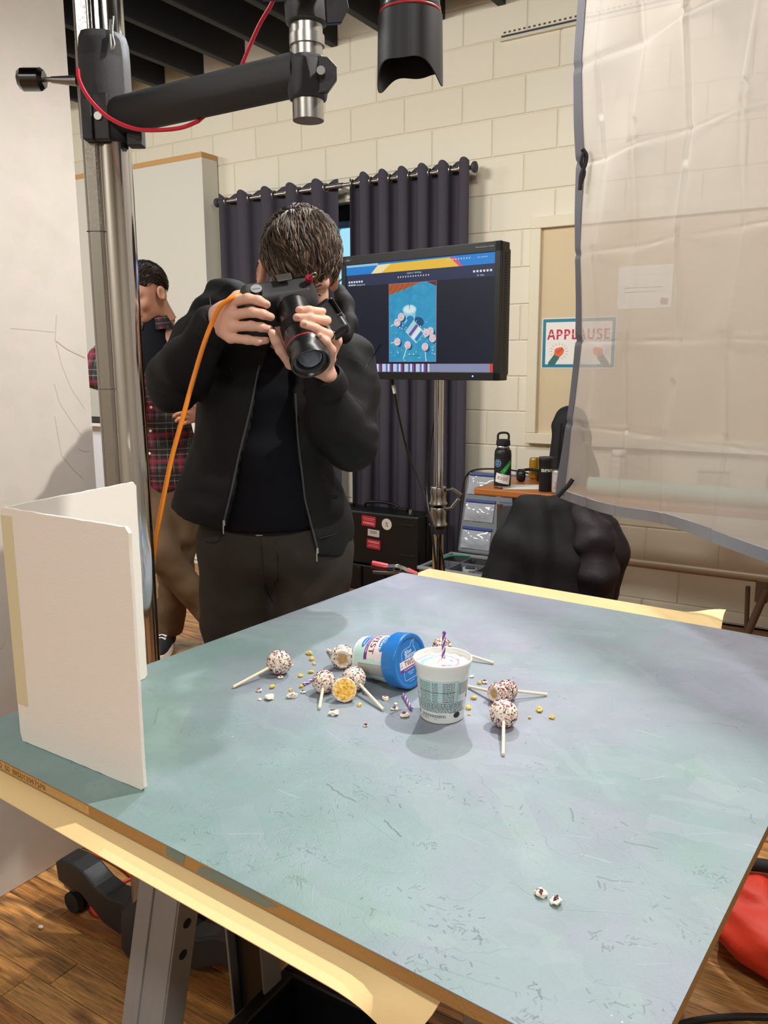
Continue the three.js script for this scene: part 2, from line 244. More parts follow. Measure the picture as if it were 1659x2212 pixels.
{ // oak strip floor, boards parallel to the back wall
  const floor = struct('floor', null, null, 'worn oak strip floor');
  part(floor, 'subfloor', box(ROOM.x1 - ROOM.x0 + 0.4, 0.1, ROOM.z1 - BACK + 0.4, (ROOM.x0 + ROOM.x1) / 2, -0.0605, (ROOM.z1 + BACK) / 2), std('#3a2413', 0.9));
  const wood = (s, base) => canvasTex(1024, 256, (c, w, h) => {
    const img = c.createImageData(w, h); const d = img.data;
    for (let y = 0, q = 0; y < h; y++) for (let x = 0; x < w; x++, q += 4) {
      const u = x / w, v = y / h, warp = fbm(u, v, 3, s, 3) * 0.35 + 0.08 * fbm(u, v, 12, s + 9, 2), ring = Math.sin((v + warp) * 46 + 4 * fbm(u, v, 2, s + 2, 2)), fine = tileNoise(u * 0.25, v, 128, s + 5), pore = tileNoise(u * 0.125 + v, v, 256, s + 7);
      const k = 0.78 + 0.22 * ring * smooth(0.3, 0.75, fbm(u, v, 4, s + 4, 3)) + 0.24 * (fine - 0.5) - (pore > 0.8 ? 0.16 : 0);
      d[q] = clamp(base[0] * k * 1.12, 0, 255); d[q + 1] = clamp(base[1] * k * 1.1, 0, 255); d[q + 2] = clamp(base[2] * k, 0, 255); d[q + 3] = 255;
    }
    c.putImageData(img, 0, 0);
    c.globalAlpha = 0.5; for (let k = 0; k < 3; k++) { const x = rr(80, w - 80), y = rr(30, h - 30), r = rr(8, 22); for (let m = 5; m > 0; m--) { c.globalAlpha = 0.13; c.fillStyle = '#3a1d0c'; c.beginPath(); c.ellipse(x, y, r * m * 0.5, r * m * 0.2, 0, 0, 7); c.fill(); } }
  });
  const mats = [[21, [198, 144, 86]], [35, [184, 127, 71]], [51, [208, 156, 98]], [67, [172, 114, 66]]].map(([s, b]) => { const t = wood(s, b); t.repeat.set(1, 1); return phys('#ffffff', 0.42, 0, { map: t, bumpMap: t, bumpScale: 0.0004, clearcoat: 0.25, clearcoatRoughness: 0.3 }); });
  const PW = 0.0775, geos = new Map(), rest = [];
  const plank = (len, k) => { const key = `${len} ${k}`; if (!geos.has(key)) { const g = tile(len, PW - 0.0015, 0.010, 0.0012); const uv = g.attributes.uv; for (let i = 0; i < uv.count; i++) uv.setXY(i, uv.getX(i) / 1.3 + k * 0.31, uv.getY(i) / 0.31 + k * 0.25); g.rotateX(-Math.PI / 2); geos.set(key, g); } return geos.get(key); };
  let near = 0;
  const inView = (x, z) => { const ahead = -Math.sin(YAW) * x - Math.cos(YAW) * z, right = Math.cos(YAW) * x - Math.sin(YAW) * z; return ahead > 1.2 && Math.abs(right) < ahead * 0.6 + 0.25; };
  for (let r = 0; ; r++) {
    const z = BACK + 0.03 + (r + 0.5) * PW; if (z > ROOM.z1 - 0.04) break;
    let x = ROOM.x0 + rr(-1.2, -0.1);
    while (x < ROOM.x1) {
      const len = [0.6, 0.9, 1.2, 1.5][(rnd() * 4) | 0], k = (rnd() * 4) | 0, x1 = x + len;
      if (x >= ROOM.x0 && x1 <= ROOM.x1) {
        const g = plank(len - 0.0015, k);
        const cz = z, use = (cz > -3.3 && cz < -0.4 && [x, x1, (x + x1) / 2].some((q) => inView(q, cz)) && ((x < -1.0 && x1 > -3.9) || x1 > -0.6));
        if (use && near < 300) { const m = part(floor, 'plank', g, mats[k]); m.position.set((x + x1) / 2, -0.0105, cz); near++; }
        else rest.push(g.clone().translate((x + x1) / 2, -0.0105, cz));
      }
      x = x1;
    }
  }
  part(floor, 'further_planks', rest, mats[1]).userData.kind = 'stuff';
}
{ // ceiling light panels and studio heads, above the picture
  const glow = std('#ffffff', 0.6, 0, { emissive: '#fff3e2', emissiveIntensity: 1.2 });
  for (const [x, z, , tilt] of ceilingPanels) {
    const g = thing('ceiling_light', 'white fluorescent fitting hung under the dark joists', 'light', V(x, PANEL_Y, z), 0, 'fluorescent fittings under the ceiling');
    part(g, 'housing', box(PANEL_W + 0.06, 0.06, PANEL_D + 0.06, 0, 0.034, 0, 0.01), M.white).rotation.x = tilt * RAD;
    part(g, 'light_diffuser', box(PANEL_W, 0.008, PANEL_D, 0, 0, 0), glow).rotation.x = tilt * RAD;
    for (const s of [-1, 1]) part(g, 'hanger', rod(V(s * 0.5, 0.06, 0), V(s * 0.5, 0.32, 0), 0.004, 0.004, 8), M.steel);
  }
  lampSpots.forEach(([p, aim, size, color], k) => {
    const g = thing('studio_light', k ? 'black studio light head hung high behind the table' : 'black studio light head over the right of the table', 'studio light', p);
    const d = aim.clone().sub(p).normalize(), q = new THREE.Quaternion().setFromUnitVectors(V(0, 0, 1), d);
    const head = part(g, 'lamp_housing', [rod(V(0, 0, -0.30), V(0, 0, -0.06), 0.055, 0.06, 24), put(lathe([[0.058, 0], [0.075, 0.03], [0.085, 0.055], [0.083, 0.055], [0.05, 0.0], [0.0, 0.0]], 30), 0, 0, -0.06, Math.PI / 2)], M.blackPaint); head.quaternion.copy(q);
    const lens = part(g, 'lamp_glass', ball(size, 0, 0, -0.015, 1, 1, 1, 16), std('#ffffff', 0.4, 0, { emissive: color, emissiveIntensity: 3 })); lens.quaternion.copy(q);
    const up = k ? 3.5 : 3.5; part(g, 'drop_rod', rod(V(-d.x * 0.2, -d.y * 0.2, -d.z * 0.2), V(-d.x * 0.2, up - p.y, -d.z * 0.2), 0.012, 0.012, 12), M.dullsteel);
  });
}
{ // white partition panel against the back wall, bare wood along its top
  const a = onZ(435, 327, BACK + 0.16), x1 = a.x, h = a.y, g = thing('partition_panel', 'tall white wall panel with bare pine top strip behind man in plaid', 'panel', V(x1 - 1.5, 0, BACK + 0.085));
  part(g, 'panel', box(3.0, h - 0.035, 0.15, 0, (h - 0.035) / 2, 0, 0.003), std('#d8d6ca', 0.7, 0, { bumpMap: rep(lump, 2), bumpScale: 0.0005 }));
  part(g, 'top_strip', box(3.0, 0.035, 0.15, 0, h - 0.0175, 0, 0.002), M.pine);
}
// ================================================================ the shooting table
const LONG = 1.093, DEEP = 1.235, BOARD = V(-0.628, TABLE, -1.2435), BTURN = -4.15 * RAD;
const onBoard = (px, py, h = 0) => onY(px, py, TABLE + h);
{
  const g = thing('backdrop_board', 'blue grey hand painted plaster backdrop board lying flat on the sawhorse', 'backdrop', V(BOARD.x, TABLE - 0.018, BOARD.z), BTURN);
  const N = 2048, marks = [];
  // trowel strokes, ridges and scratches in board metres (u right along the near edge, v away)
  const colour = canvasTex(N, N, (c, w, h) => {
    const img = c.createImageData(w, h), d = img.data, small = 512, f1 = new Float32Array(small * small), f2 = new Float32Array(small * small), f3 = new Float32Array(small * small);
    for (let y = 0, q = 0; y < small; y++) for (let x = 0; x < small; x++, q++) { const u = x / small, v = y / small, wx = 0.12 * fbm(u, v, 4, 90, 3), wy = 0.12 * fbm(u, v, 4, 95, 3); f1[q] = fbm(u + wx, v + wy, 3, 100, 5); f2[q] = fbm(u * 1.0 + wy, v + wx, 5, 120, 5); f3[q] = fbm(u, v, 16, 140, 4); }
    for (let y = 0, q = 0; y < h; y++) for (let x = 0; x < w; x++, q += 4) {
      const s = (y >> 2) * small + (x >> 2), u = x / w, v = y / h;
      const greenish = clamp(smooth(0.34, 0.64, f1[s] * 0.55 + f2[s] * 0.2 + 0.10 * (f3[s] - 0.5) + 0.32 * smooth(0.25, 1.0, v) * (1 - 0.7 * u)), 0, 1), pale = smooth(0.52, 0.68, f2[s]), g3 = (f3[s] - 0.5) * 16 + (hash3(x, y, 3) - 0.5) * 7;
      let r = mixn(143, 122, greenish), gg = mixn(147, 149, greenish), b = mixn(161, 147, greenish);
      r = mixn(r, 158, pale * 0.4); gg = mixn(gg, 164, pale * 0.4); b = mixn(b, 174, pale * 0.4);
      d[q] = r + g3; d[q + 1] = gg + g3; d[q + 2] = b + g3; d[q + 3] = 255;
    }
    c.putImageData(img, 0, 0);
    for (let k = 0; k < 420; k++) {                              // broad translucent knife strokes
      const x = rr(0, w), y = rr(0, h), L = rr(60, 330), t = rr(14, 90), a = rr(-0.5, 0.9), green = y / h > rr(0.25, 1.15) - 0.25 * (1 - x / w);
      c.save(); c.translate(x, y); c.rotate(a); c.globalAlpha = rr(0.05, 0.22); c.fillStyle = green ? ['#7f9a8e', '#728c80', '#93ab9f', '#8e9ba0'][(rnd() * 4) | 0] : ['#989db0', '#a8abb8', '#87909a', '#8f999c'][(rnd() * 4) | 0];
      c.beginPath(); c.moveTo(-L / 2, -t / 2 + rr(-6, 6)); for (let i = 1; i <= 8; i++) c.lineTo(-L / 2 + L * i / 8, -t / 2 + rr(-7, 7)); for (let i = 8; i >= 0; i--) c.lineTo(-L / 2 + L * i / 8, t / 2 + rr(-9, 9)); c.fill(); c.restore();
    }
    for (let k = 0; k < 70; k++) { c.globalAlpha = rr(0.12, 0.4); c.strokeStyle = '#d6dade'; c.lineWidth = rr(0.8, 2); const x = rr(0, w), y = rr(0, h), a = rr(-0.9, 0.4), L = rr(20, 110); c.beginPath(); c.moveTo(x, y); c.quadraticCurveTo(x + L * 0.5 * Math.cos(a) + rr(-6, 6), y + L * 0.5 * Math.sin(a) + rr(-6, 6), x + L * Math.cos(a), y + L * Math.sin(a)); c.stroke(); }
    c.globalAlpha = 0.9; for (let k = 0; k < 60; k++) { c.fillStyle = rnd() < 0.5 ? '#26282c' : '#ece6da'; c.fillRect(rr(0, w), rr(0, h), rr(1, 3.2), rr(1, 3.2)); }
  });
  const relief = canvasTex(N, N, (c, w, h) => {
    const img = c.createImageData(w, h), d = img.data;
    for (let y = 0, q = 0; y < h; y++) for (let x = 0; x < w; x++, q += 4) { const k = 118 + 10 * (hash3(x >> 1, y >> 1, 8) - 0.5); d[q] = d[q + 1] = d[q + 2] = k; d[q + 3] = 255; }
    c.putImageData(img, 0, 0);
    for (let k = 0; k < 620; k++) {                              // overlapping plaster layers with raised lips
      const x = rr(0, w), y = rr(0, h), L = rr(40, 340), t = rr(12, 100), a = rr(-0.7, 0.9), up = rnd() < 0.5;
      c.save(); c.translate(x, y); c.rotate(a); c.globalAlpha = rr(0.05, 0.18); c.fillStyle = up ? '#a8a8a8' : '#6a6a6a'; c.beginPath(); c.moveTo(-L / 2, 0);
      const e = []; for (let i = 0; i <= 12; i++) e.push([-L / 2 + L * i / 12, -t / 2 + rr(-8, 8)]); for (let i = 12; i >= 0; i--) e.push([-L / 2 + L * i / 12, t / 2 + rr(-14, 14)]); e.forEach((p) => c.lineTo(...p)); c.fill();
      c.globalAlpha = rr(0.06, 0.26); c.strokeStyle = up ? '#e0e0e0' : '#303030'; c.lineWidth = rr(0.8, 1.6); c.beginPath(); const s = (rnd() * 12) | 0; e.slice(s, s + 8).forEach((p, i) => i ? c.lineTo(...p) : c.moveTo(...p)); c.stroke(); c.restore();
    }
    const ridge = (x, y, a, n, step, wob, alpha, lw, light) => { c.globalAlpha = alpha; c.strokeStyle = light ? '#f6f6f6' : '#141414'; c.lineWidth = lw; c.beginPath(); c.moveTo(x, y); for (let i = 0; i < n; i++) { x += step * Math.cos(a) + rr(-wob, wob); y += step * Math.sin(a) + rr(-wob, wob); c.lineTo(x, y); } c.stroke(); };
    for (let k = 0; k < 110; k++) {                              // crusty patches of short torn ridges
      const x = rr(0, w), y = Math.sqrt(rr(0.02, 1)) * h, R = rr(20, 110), a = rr(-0.5, 0.5); for (let i = 0; i < rr(10, 45); i++) ridge(x + rr(-R, R), y + rr(-R * 0.45, R * 0.45), a + rr(-1.2, 1.2), (rr(2, 6)) | 0, rr(2, 5), 1.6, rr(0.15, 0.55), rr(0.8, 1.8), rnd() < 0.5);
    }
    for (let k = 0; k < 80; k++) ridge(rr(0, w), rr(0, h), rr(-0.8, 0.9), (rr(8, 30)) | 0, rr(5, 10), 1.2, rr(0.05, 0.24), rr(0.7, 1.5), rnd() < 0.5);      // knife lines
    for (let k = 0; k < 16; k++) ridge(rr(0, w), rr(0.3, 1) * h, rr(-0.7, 0.9), (rr(8, 22)) | 0, rr(4, 8), 2.6, rr(0.4, 0.9), rr(1.2, 2.6), rnd() < 0.4);
  }, false);
  const top = phys('#ffffff', 0.5, 0, { map: colour, bumpMap: relief, bumpScale: 0.0036 });
  const edge = std('#a67c46', 0.75, 0, { bumpMap: rep(brushed, 6, 60), bumpScale: 0.0008 });
  const grid = new THREE.PlaneGeometry(LONG, DEEP, 1, 1).rotateX(-Math.PI / 2).translate(0, 0.018, 0);
  const skinBox = box(LONG, 0.0012, DEEP, 0, 0.0174, 0); { const p = skinBox.attributes.position, uv = skinBox.attributes.uv; for (let i = 0; i < p.count; i++) uv.setXY(i, p.getX(i) / LONG + 0.5, 0.5 - p.getZ(i) / DEEP); }
  part(g, 'painted_face', skinBox, top);
  part(g, 'particle_board', box(LONG - 0.001, 0.0168, DEEP - 0.001, 0, 0.0084, 0, 0.001, 1), edge, 'raw tan particle board edge');
  const stamp = canvasTex(1024, 48, (c, w, h) => { c.fillStyle = '#c49a5c'; c.fillRect(0, 0, w, h); for (let k = 0; k < 2500; k++) { c.fillStyle = rnd() < 0.5 ? '#a87c42' : '#d8b478'; c.fillRect(rr(0, w), rr(0, h), rr(1, 5), rr(1, 2)); } c.fillStyle = '#4b2f16'; c.font = 'bold 40px monospace'; c.textBaseline = 'middle'; c.fillText('D LLARS TECO SO BRDU13967SPN', 8, 26, w - 16); });
  const s = part(g, 'edge_stamp', new THREE.BoxGeometry(0.30, 0.0125, 0.0006), std('#ffffff', 0.8, 0, { map: stamp }), 'black production stamp on board edge'); s.position.set(-LONG / 2 + 0.205, 0.0086, DEEP / 2 - 0.0002);
  // paint worn onto the near edge
  part(g, 'paint_smear', [slab([[0, 0], [0.11, 0.002], [0.13, 0.010], [0.09, 0.0145], [0.03, 0.014], [0.005, 0.009]], 0.0006).translate(0.02, 0.002, DEEP / 2 - 0.0004), slab([[0, 0.002], [0.03, 0], [0.035, 0.014], [0.002, 0.0145]], 0.0006).translate(-0.035, 0.002, DEEP / 2 - 0.0004)], std('#6f7d78', 0.7), 'grey green paint smear');
}
{ // buff sheet under the board, sticking out at the near and far edges, its free corner curling down
  const g = thing('paper_sheet', 'large cream paper sheet trapped under the painted board', 'sheet', V(BOARD.x, TABLE - 0.019, BOARD.z), BTURN);
  const u0 = -0.545, u1 = 0.285, v0 = -DEEP / 2 - 0.135, v1 = DEEP / 2 + 0.038;
  part(g, 'sheet', sheet(60, 90, (a, b) => {
    const v = mixn(v1, v0, b), u = mixn(u0, u1 + 0.07 * (1 - b), a), over = Math.max(0, v - DEEP / 2 + 0.03), back = Math.max(0, -v - DEEP / 2), curl = smooth(0.235, 0.355, u), out = clamp(over / 0.082, 0, 1);
    let y = -0.002 - 0.004 * smooth(0, 1, out) * smooth(-0.5, 0.0, u) - 0.002 * out * out - 0.060 * curl * curl * out * out, z = v - 0.030 * curl * curl * out * out, x = u - 0.05 * curl * curl * out * out * out;
    const up = smooth(0.17, 0.285, u) * smooth(0, 0.13, back); y += 0.022 * up + 0.004 * smooth(0, 0.1, back); x -= 0.012 * up;
    return { x, y, z, u: u, v: v };
  }, 0.0012), std('#f0d298', 0.75, 0, { bumpMap: rep(lump, 3), bumpScale: 0.0004 }));
}
{ // folding sawhorses
  function sawhorse(label, x, z) {
    const g = thing('sawhorse', label, 'sawhorse', V(x, 0, z), BTURN * 0.4, 'sawhorses carrying the painted board'), h = TABLE - 0.024;
    part(g, 'beam', [box(0.74, 0.05, 0.09, 0, h - 0.025, 0, 0.01), box(0.70, 0.05, 0.05, 0, h - 0.07, 0, 0.008)], M.blackPlastic, 'black top beam');
    for (const sx of [-1, 1]) for (const sz of [-1, 1]) {
      const a = V(sx * 0.27, h - 0.05, sz * 0.06), b = V(sx * 0.335, 0, sz * 0.165), d = b.clone().sub(a), L = d.length(), q = new THREE.Quaternion().setFromUnitVectors(V(0, -1, 0), d.clone().normalize());
      const leg = part(g, 'leg', [box(0.085, L, 0.006, 0, -L / 2, sz * 0.022, 0.002), box(0.006, L, 0.045, -0.0415, -L / 2, 0, 0.002), box(0.006, L, 0.045, 0.0415, -L / 2, 0, 0.002), box(0.012, L - 0.02, 0.006, -0.012, -L / 2, sz * 0.026, 0.002)], M.greyPlastic); leg.position.copy(a); leg.quaternion.copy(q);
      const inner = part(leg, 'channel', box(0.076, L - 0.03, 0.004, 0, -L / 2, sz * -0.002), M.blackPlastic);
      for (const t of [0.12, 0.19, 0.26]) part(leg, 'bolt_hole', rod(V(0.042, -L * t - 0.05, 0.0), V(0.0452, -L * t - 0.05, 0.0), 0.008, 0.008, 14), M.blackMatte);
      part(leg, 'foot', box(0.09, 0.02, 0.055, 0, -L + 0.012, 0, 0.005), M.rubber);
    }
    return g;
  }
  sawhorse('grey and black folding sawhorse under the near edge of the board', -0.605, -0.87);
  sawhorse('grey and black folding sawhorse under the far edge of the board', -0.74, -1.62);
}
{ // white bounce card: two taped foam boards standing open
  const a = onBoard(52, 1597), b = onBoard(318, 1707), H = 0.366, g = thing('bounce_card', 'white foam board bounce card standing open in a V on the table', 'bounce card', V(a.x, TABLE + 0.0005, a.z));
  const w = b.x - a.x, tk = 0.0055, ragged = (L, Hh, s) => { const p = [[0.004, 0]]; for (let i = 1; i < 18; i++) p.push([L * i / 18, Math.abs(noise3(i * 1.7, s, 0)) * 0.0016]); p.push([L - 0.006, 0.0005], [L, 0.006]); for (let i = 1; i < 12; i++) p.push([L - Math.abs(noise3(i, s, 4)) * 0.0012, Hh * i / 12]); p.push([L, Hh - 0.008], [L - 0.007, Hh]); for (let i = 17; i > 0; i--) p.push([L * i / 18, Hh - Math.abs(noise3(i, s, 9)) * 0.0012]); p.push([0.006, Hh], [0, Hh - 0.007], [0, 0.012]); return p; };
  const panel = (L, s) => metric(slab(ragged(L, H, s), tk - 0.001, 0.0005), 1);
  const p1 = part(g, 'front_panel', panel(w, 2), M.foam); p1.rotation.y = Math.atan2(a.z - b.z, w); p1.rotation.x = 0;
  const p2 = part(g, 'back_panel', panel(0.283, 5), M.foam); p2.rotation.y = 97.5 * RAD; p2.position.set(0.001, 0, 0.004);
  const tape = part(p1, 'masking_tape', box(0.026, H * 0.80, 0.0008, 0.014, H * 0.57, tk + 0.0003), M.masking, 'strip of cream masking tape'); 
}
// ================================================================ camera stand, overhead camera, white flat
const POLE = V(-1.387, 0, -1.19);
{
  const g = thing('camera_stand', 'chrome column studio camera stand with black boom arm on casters', 'camera stand', POLE);
  const col = new THREE.Group(); col.rotation.y = YAW; const turn = (m) => { m.rotation.y = YAW; return m; };
  turn(part(g, 'column', rod(V(0.0085, 0.06, 0), V(0.0085, 2.95, 0), 0.0365, 0.0365, 48), M.chrome, 'polished chrome column'));
  turn(part(g, 'rail', [box(0.036, 2.85, 0.058, -0.024, 1.52, 0.008, 0.009)], M.alu, 'matt aluminium rail'));
  for (const sc of [box(0.0352, 0.0016, 0.0585, -0.024, 1.63, 0.008), box(0.028, 0.0014, 0.0585, -0.022, 1.32, 0.008)]) turn(part(g, 'rail_seam', sc, M.darkGrey));
  // sliding carriage
  const prof = [[0.036, 0], [0.047, 0.002], [0.0505, 0.012], [0.0512, 0.05], [0.0512, 0.155], [0.0500, 0.185], [0.046, 0.199], [0.036, 0.2]];
  turn(part(g, 'carriage', [lathe(prof, 44).translate(0, 1.797, 0), box(0.03, 0.085, 0.014, 0.006, 1.838, 0.048, 0.004), box(0.03, 0.05, 0.03, 0.062, 1.815, 0.02, 0.003), box(0.02, 0.075, 0.02, -0.02, 1.833, 0.048, 0.003)], M.blackPaint));
  for (const sc of [rod(V(0.002, 1.838, 0.05), V(0.002, 1.838, 0.059), 0.008, 0.0075, 16), rod(V(0.076, 1.83, 0.02), V(0.082, 1.83, 0.02), 0.005, 0.005, 12), ball(0.005, 0.062, 1.828, 0.034)]) turn(part(g, 'screw', sc, M.steel));
  turn(part(g, 'safety_pin', tube([V(0.036, 2.02, 0.036), V(0.034, 1.985, 0.043), V(0.038, 1.965, 0.048), V(0.033, 1.955, 0.049), V(0.031, 1.985, 0.046)], 0.0022, 24, 8), M.dullsteel));
  const kn = turn(part(g, 'clamp_knob', [rod(V(-0.05, 1.915, 0.01), V(-0.10, 1.917, 0.01), 0.010, 0.006, 14), rod(V(-0.095, 1.917, 0.01), V(-0.125, 1.918, 0.01), 0.0045, 0.0045, 10)], M.dullsteel));
  part(kn, 'knob', [new THREE.CylinderGeometry(0.022, 0.022, 0.034, 8).rotateZ(Math.PI / 2).translate(-0.138, 1.918, 0.01), new THREE.CylinderGeometry(0.016, 0.022, 0.008, 8).rotateZ(Math.PI / 2).translate(-0.159, 1.918, 0.01), new THREE.CylinderGeometry(0.022, 0.016, 0.008, 8).rotateZ(Math.PI / 2).translate(-0.117, 1.918, 0.01)], M.blackGloss);
  // boom
  const AX = 0.497, AY = 1.848;
  part(g, 'boom_arm', rod(V(0.03, AY, 0), V(AX - 0.01, AY, 0), 0.0345, 0.0345, 36), M.blackPaint, 'black tubular boom arm');
  part(g, 'post', [rod(V(AX, 1.772, 0), V(AX, 2.03, 0), 0.0262, 0.0262, 32), rod(V(AX, 1.887, 0), V(AX, 1.903, 0), 0.0292, 0.0292, 32)], M.steel, 'brushed steel post');
  part(g, 'post_clamp', [lathe([[0.027, 0], [0.031, 0.002], [0.0335, 0.012], [0.0340, 0.035], [0.033, 0.058], [0.029, 0.066], [0.027, 0.067]], 36).translate(AX, 1.803, 0)], M.blackPaint);
  const ear = turn(part(g, 'clamp_ear', slab([[-0.004, -0.028], [0.016, -0.024], [0.030, -0.006], [0.030, 0.012], [0.016, 0.026], [-0.004, 0.028]], 0.006, 0.001), M.blackPaint)); ear.position.set(AX + 0.022, 1.836, -0.003 + 0.004);
  const ear2 = ear.clone(); ear2.name = 'clamp_ear'; ear2.position.set(AX + 0.026, 1.836, 0.006); g.add(ear2);
  turn(part(g, 'clamp_bolt', rod(V(0, 0, 0), V(0, 0, 0.02), 0.007, 0.007, 12), M.dullsteel)).position.set(AX + 0.032, 1.838, 0.004);
  // geared head above
  part(g, 'tilt_head', [lathe([[0.026, 0], [0.034, 0.004], [0.036, 0.03], [0.030, 0.05], [0.0, 0.05]], 30).translate(AX, 1.918, 0), put(new THREE.CylinderGeometry(0.036, 0.036, 0.06, 30).rotateZ(Math.PI / 2), AX - 0.045, 2.0, 0.01, 0, YAW), put(new THREE.CylinderGeometry(0.030, 0.030, 0.10, 30).rotateX(Math.PI / 2), AX + 0.005, 1.975, 0.02, 0, YAW), box(0.13, 0.05, 0.08, AX + 0.02, 2.06, 0, 0.012)], M.blackPaint);
  part(g, 'head_knob', put(new THREE.CylinderGeometry(0.026, 0.026, 0.03, 10).rotateX(Math.PI / 2), AX + 0.01, 1.978, 0.078, 0, YAW), M.blackPlastic); part(g, 'head_knob', put(new THREE.CylinderGeometry(0.018, 0.018, 0.03, 10).rotateZ(Math.PI / 2), AX + 0.075, 1.985, 0.0, 0, YAW), M.blackPlastic); part(g, 'head_lever', put(slab([[-0.012, -0.03], [0.010, -0.026], [0.022, -0.004], [0.016, 0.03], [-0.004, 0.034], [-0.014, 0.01]], 0.007, 0.0015), AX + 0.055, 1.938, 0.0, 0, YAW + 0.3), M.blackPlastic);
  part(g, 'camera_bracket', [box(0.26, 0.02, 0.05, AX + 0.12, 2.095, 0, 0.004)], M.blackPaint);
  // base
  part(g, 'hub', [lathe([[0.0, 0.02], [0.075, 0.02], [0.08, 0.03], [0.075, 0.11], [0.055, 0.14], [0.045, 0.16], [0.0, 0.16]], 30)], M.blackPaint);
  for (const a of [180, 0, 80]) {
    const leg = part(g, 'foot_leg', slab([[0.03, 0.022], [0.10, 0.024], [0.15, 0.032], [0.20, 0.062], [0.230, 0.082], [0.28, 0.082], [0.312, 0.088], [0.317, 0.128], [0.302, 0.140], [0.26, 0.142], [0.22, 0.135], [0.175, 0.110], [0.13, 0.100], [0.03, 0.112]], 0.05, 0.006).translate(0, 0, -0.025), M.blackPaint); leg.rotation.y = a * RAD;
    const c = part(leg, 'caster', [rod(V(0.292, 0.052, 0), V(0.292, 0.085, 0), 0.016, 0.018, 16), put(new THREE.TorusGeometry(0.021, 0.006, 8, 24), 0.292, 0.071, 0, Math.PI / 2)], M.dullsteel);
    part(leg, 'wheel', [put(new THREE.CylinderGeometry(0.027, 0.027, 0.016, 22).rotateX(Math.PI / 2), 0.282, 0.027, 0.014), put(new THREE.CylinderGeometry(0.027, 0.027, 0.016, 22).rotateX(Math.PI / 2), 0.282, 0.027, -0.014)], M.rubber);
  }
  // overhead camera on the bracket
  const o = onZ(886, 120, POLE.z), c = thing('overhead_camera', 'black camera pointing straight down from the boom arm', 'camera', V(o.x, 1.79, POLE.z), YAW);
  part(c, 'camera_body', [box(0.15, 0.075, 0.11, 0, 0.335, 0, 0.014), box(0.06, 0.05, 0.04, 0, 0.33, -0.06, 0.008)], M.blackPaint);
  part(c, 'lens_barrel', lathe([[0.0, 0.305], [0.038, 0.305], [0.042, 0.295], [0.0425, 0.20], [0.0455, 0.195], [0.0455, 0.115], [0.047, 0.113], [0.047, 0.098], [0.040, 0.098], [0.038, 0.09], [0.0, 0.088]], 48), phys('#1c1d20', 0.36, 0, { clearcoat: 0.2 }));
  part(c, 'focus_ring', (() => { const l = []; for (let k = 0; k < 72; k++) l.push(put(new THREE.BoxGeometry(0.0022, 0.026, 0.0016), 0, 0.135, 0, 0, k / 72 * 2 * Math.PI).translate(Math.sin(k / 72 * 2 * Math.PI) * 0.0458, 0, Math.cos(k / 72 * 2 * Math.PI) * 0.0458)); return l; })(), M.rubber);
  part(c, 'red_ring', lathe([[0.0472, 0.1045], [0.0478, 0.1055], [0.0478, 0.1070], [0.0472, 0.108]], 48), std('#b81f2b', 0.4));
  part(c, 'petal_hood', sheet(96, 10, (u, v) => { const t = u * 2 * Math.PI, low = 0.020 - 0.015 * Math.cos(2 * (t - 1.25)) - 0.006 * Math.cos(4 * (t - 1.25)), r = mixn(0.0475, 0.0492, v), y = mixn(0.102, low, v); return { x: Math.sin(t) * r, y, z: Math.cos(t) * r }; }, 0.0018), std('#1d1e20', 0.5));
  part(c, 'front_glass', ball(0.036, 0, 0.09, 0, 1, 0.25, 1), phys('#0a0a12', 0.05, 0, { clearcoat: 1 }));
  // red tether leads on the stand
  const lead = (pts, label) => single('red_cable', tube(pts, 0.0035, 60, 10), M.redCable, label, 'cable');
  lead([A(168, 150, 1.66), A(172, 175, 1.635), A(192, 212, 1.62), A(232, 252, 1.60), A(290, 278, 1.575), A(345, 281, 1.555), A(395, 275, 1.545), A(428, 262, 1.56)], 'thin red cable looped round the black stand carriage');
  lead([A(428, 262, 1.62), A(470, 225, 1.645), A(505, 185, 1.64), A(512, 168, 1.62), A(535, 110, 1.60), A(562, 50, 1.585), A(588, 5, 1.57), A(600, -30, 1.56)], 'thin red cable rising from boom arm to the camera head');
}
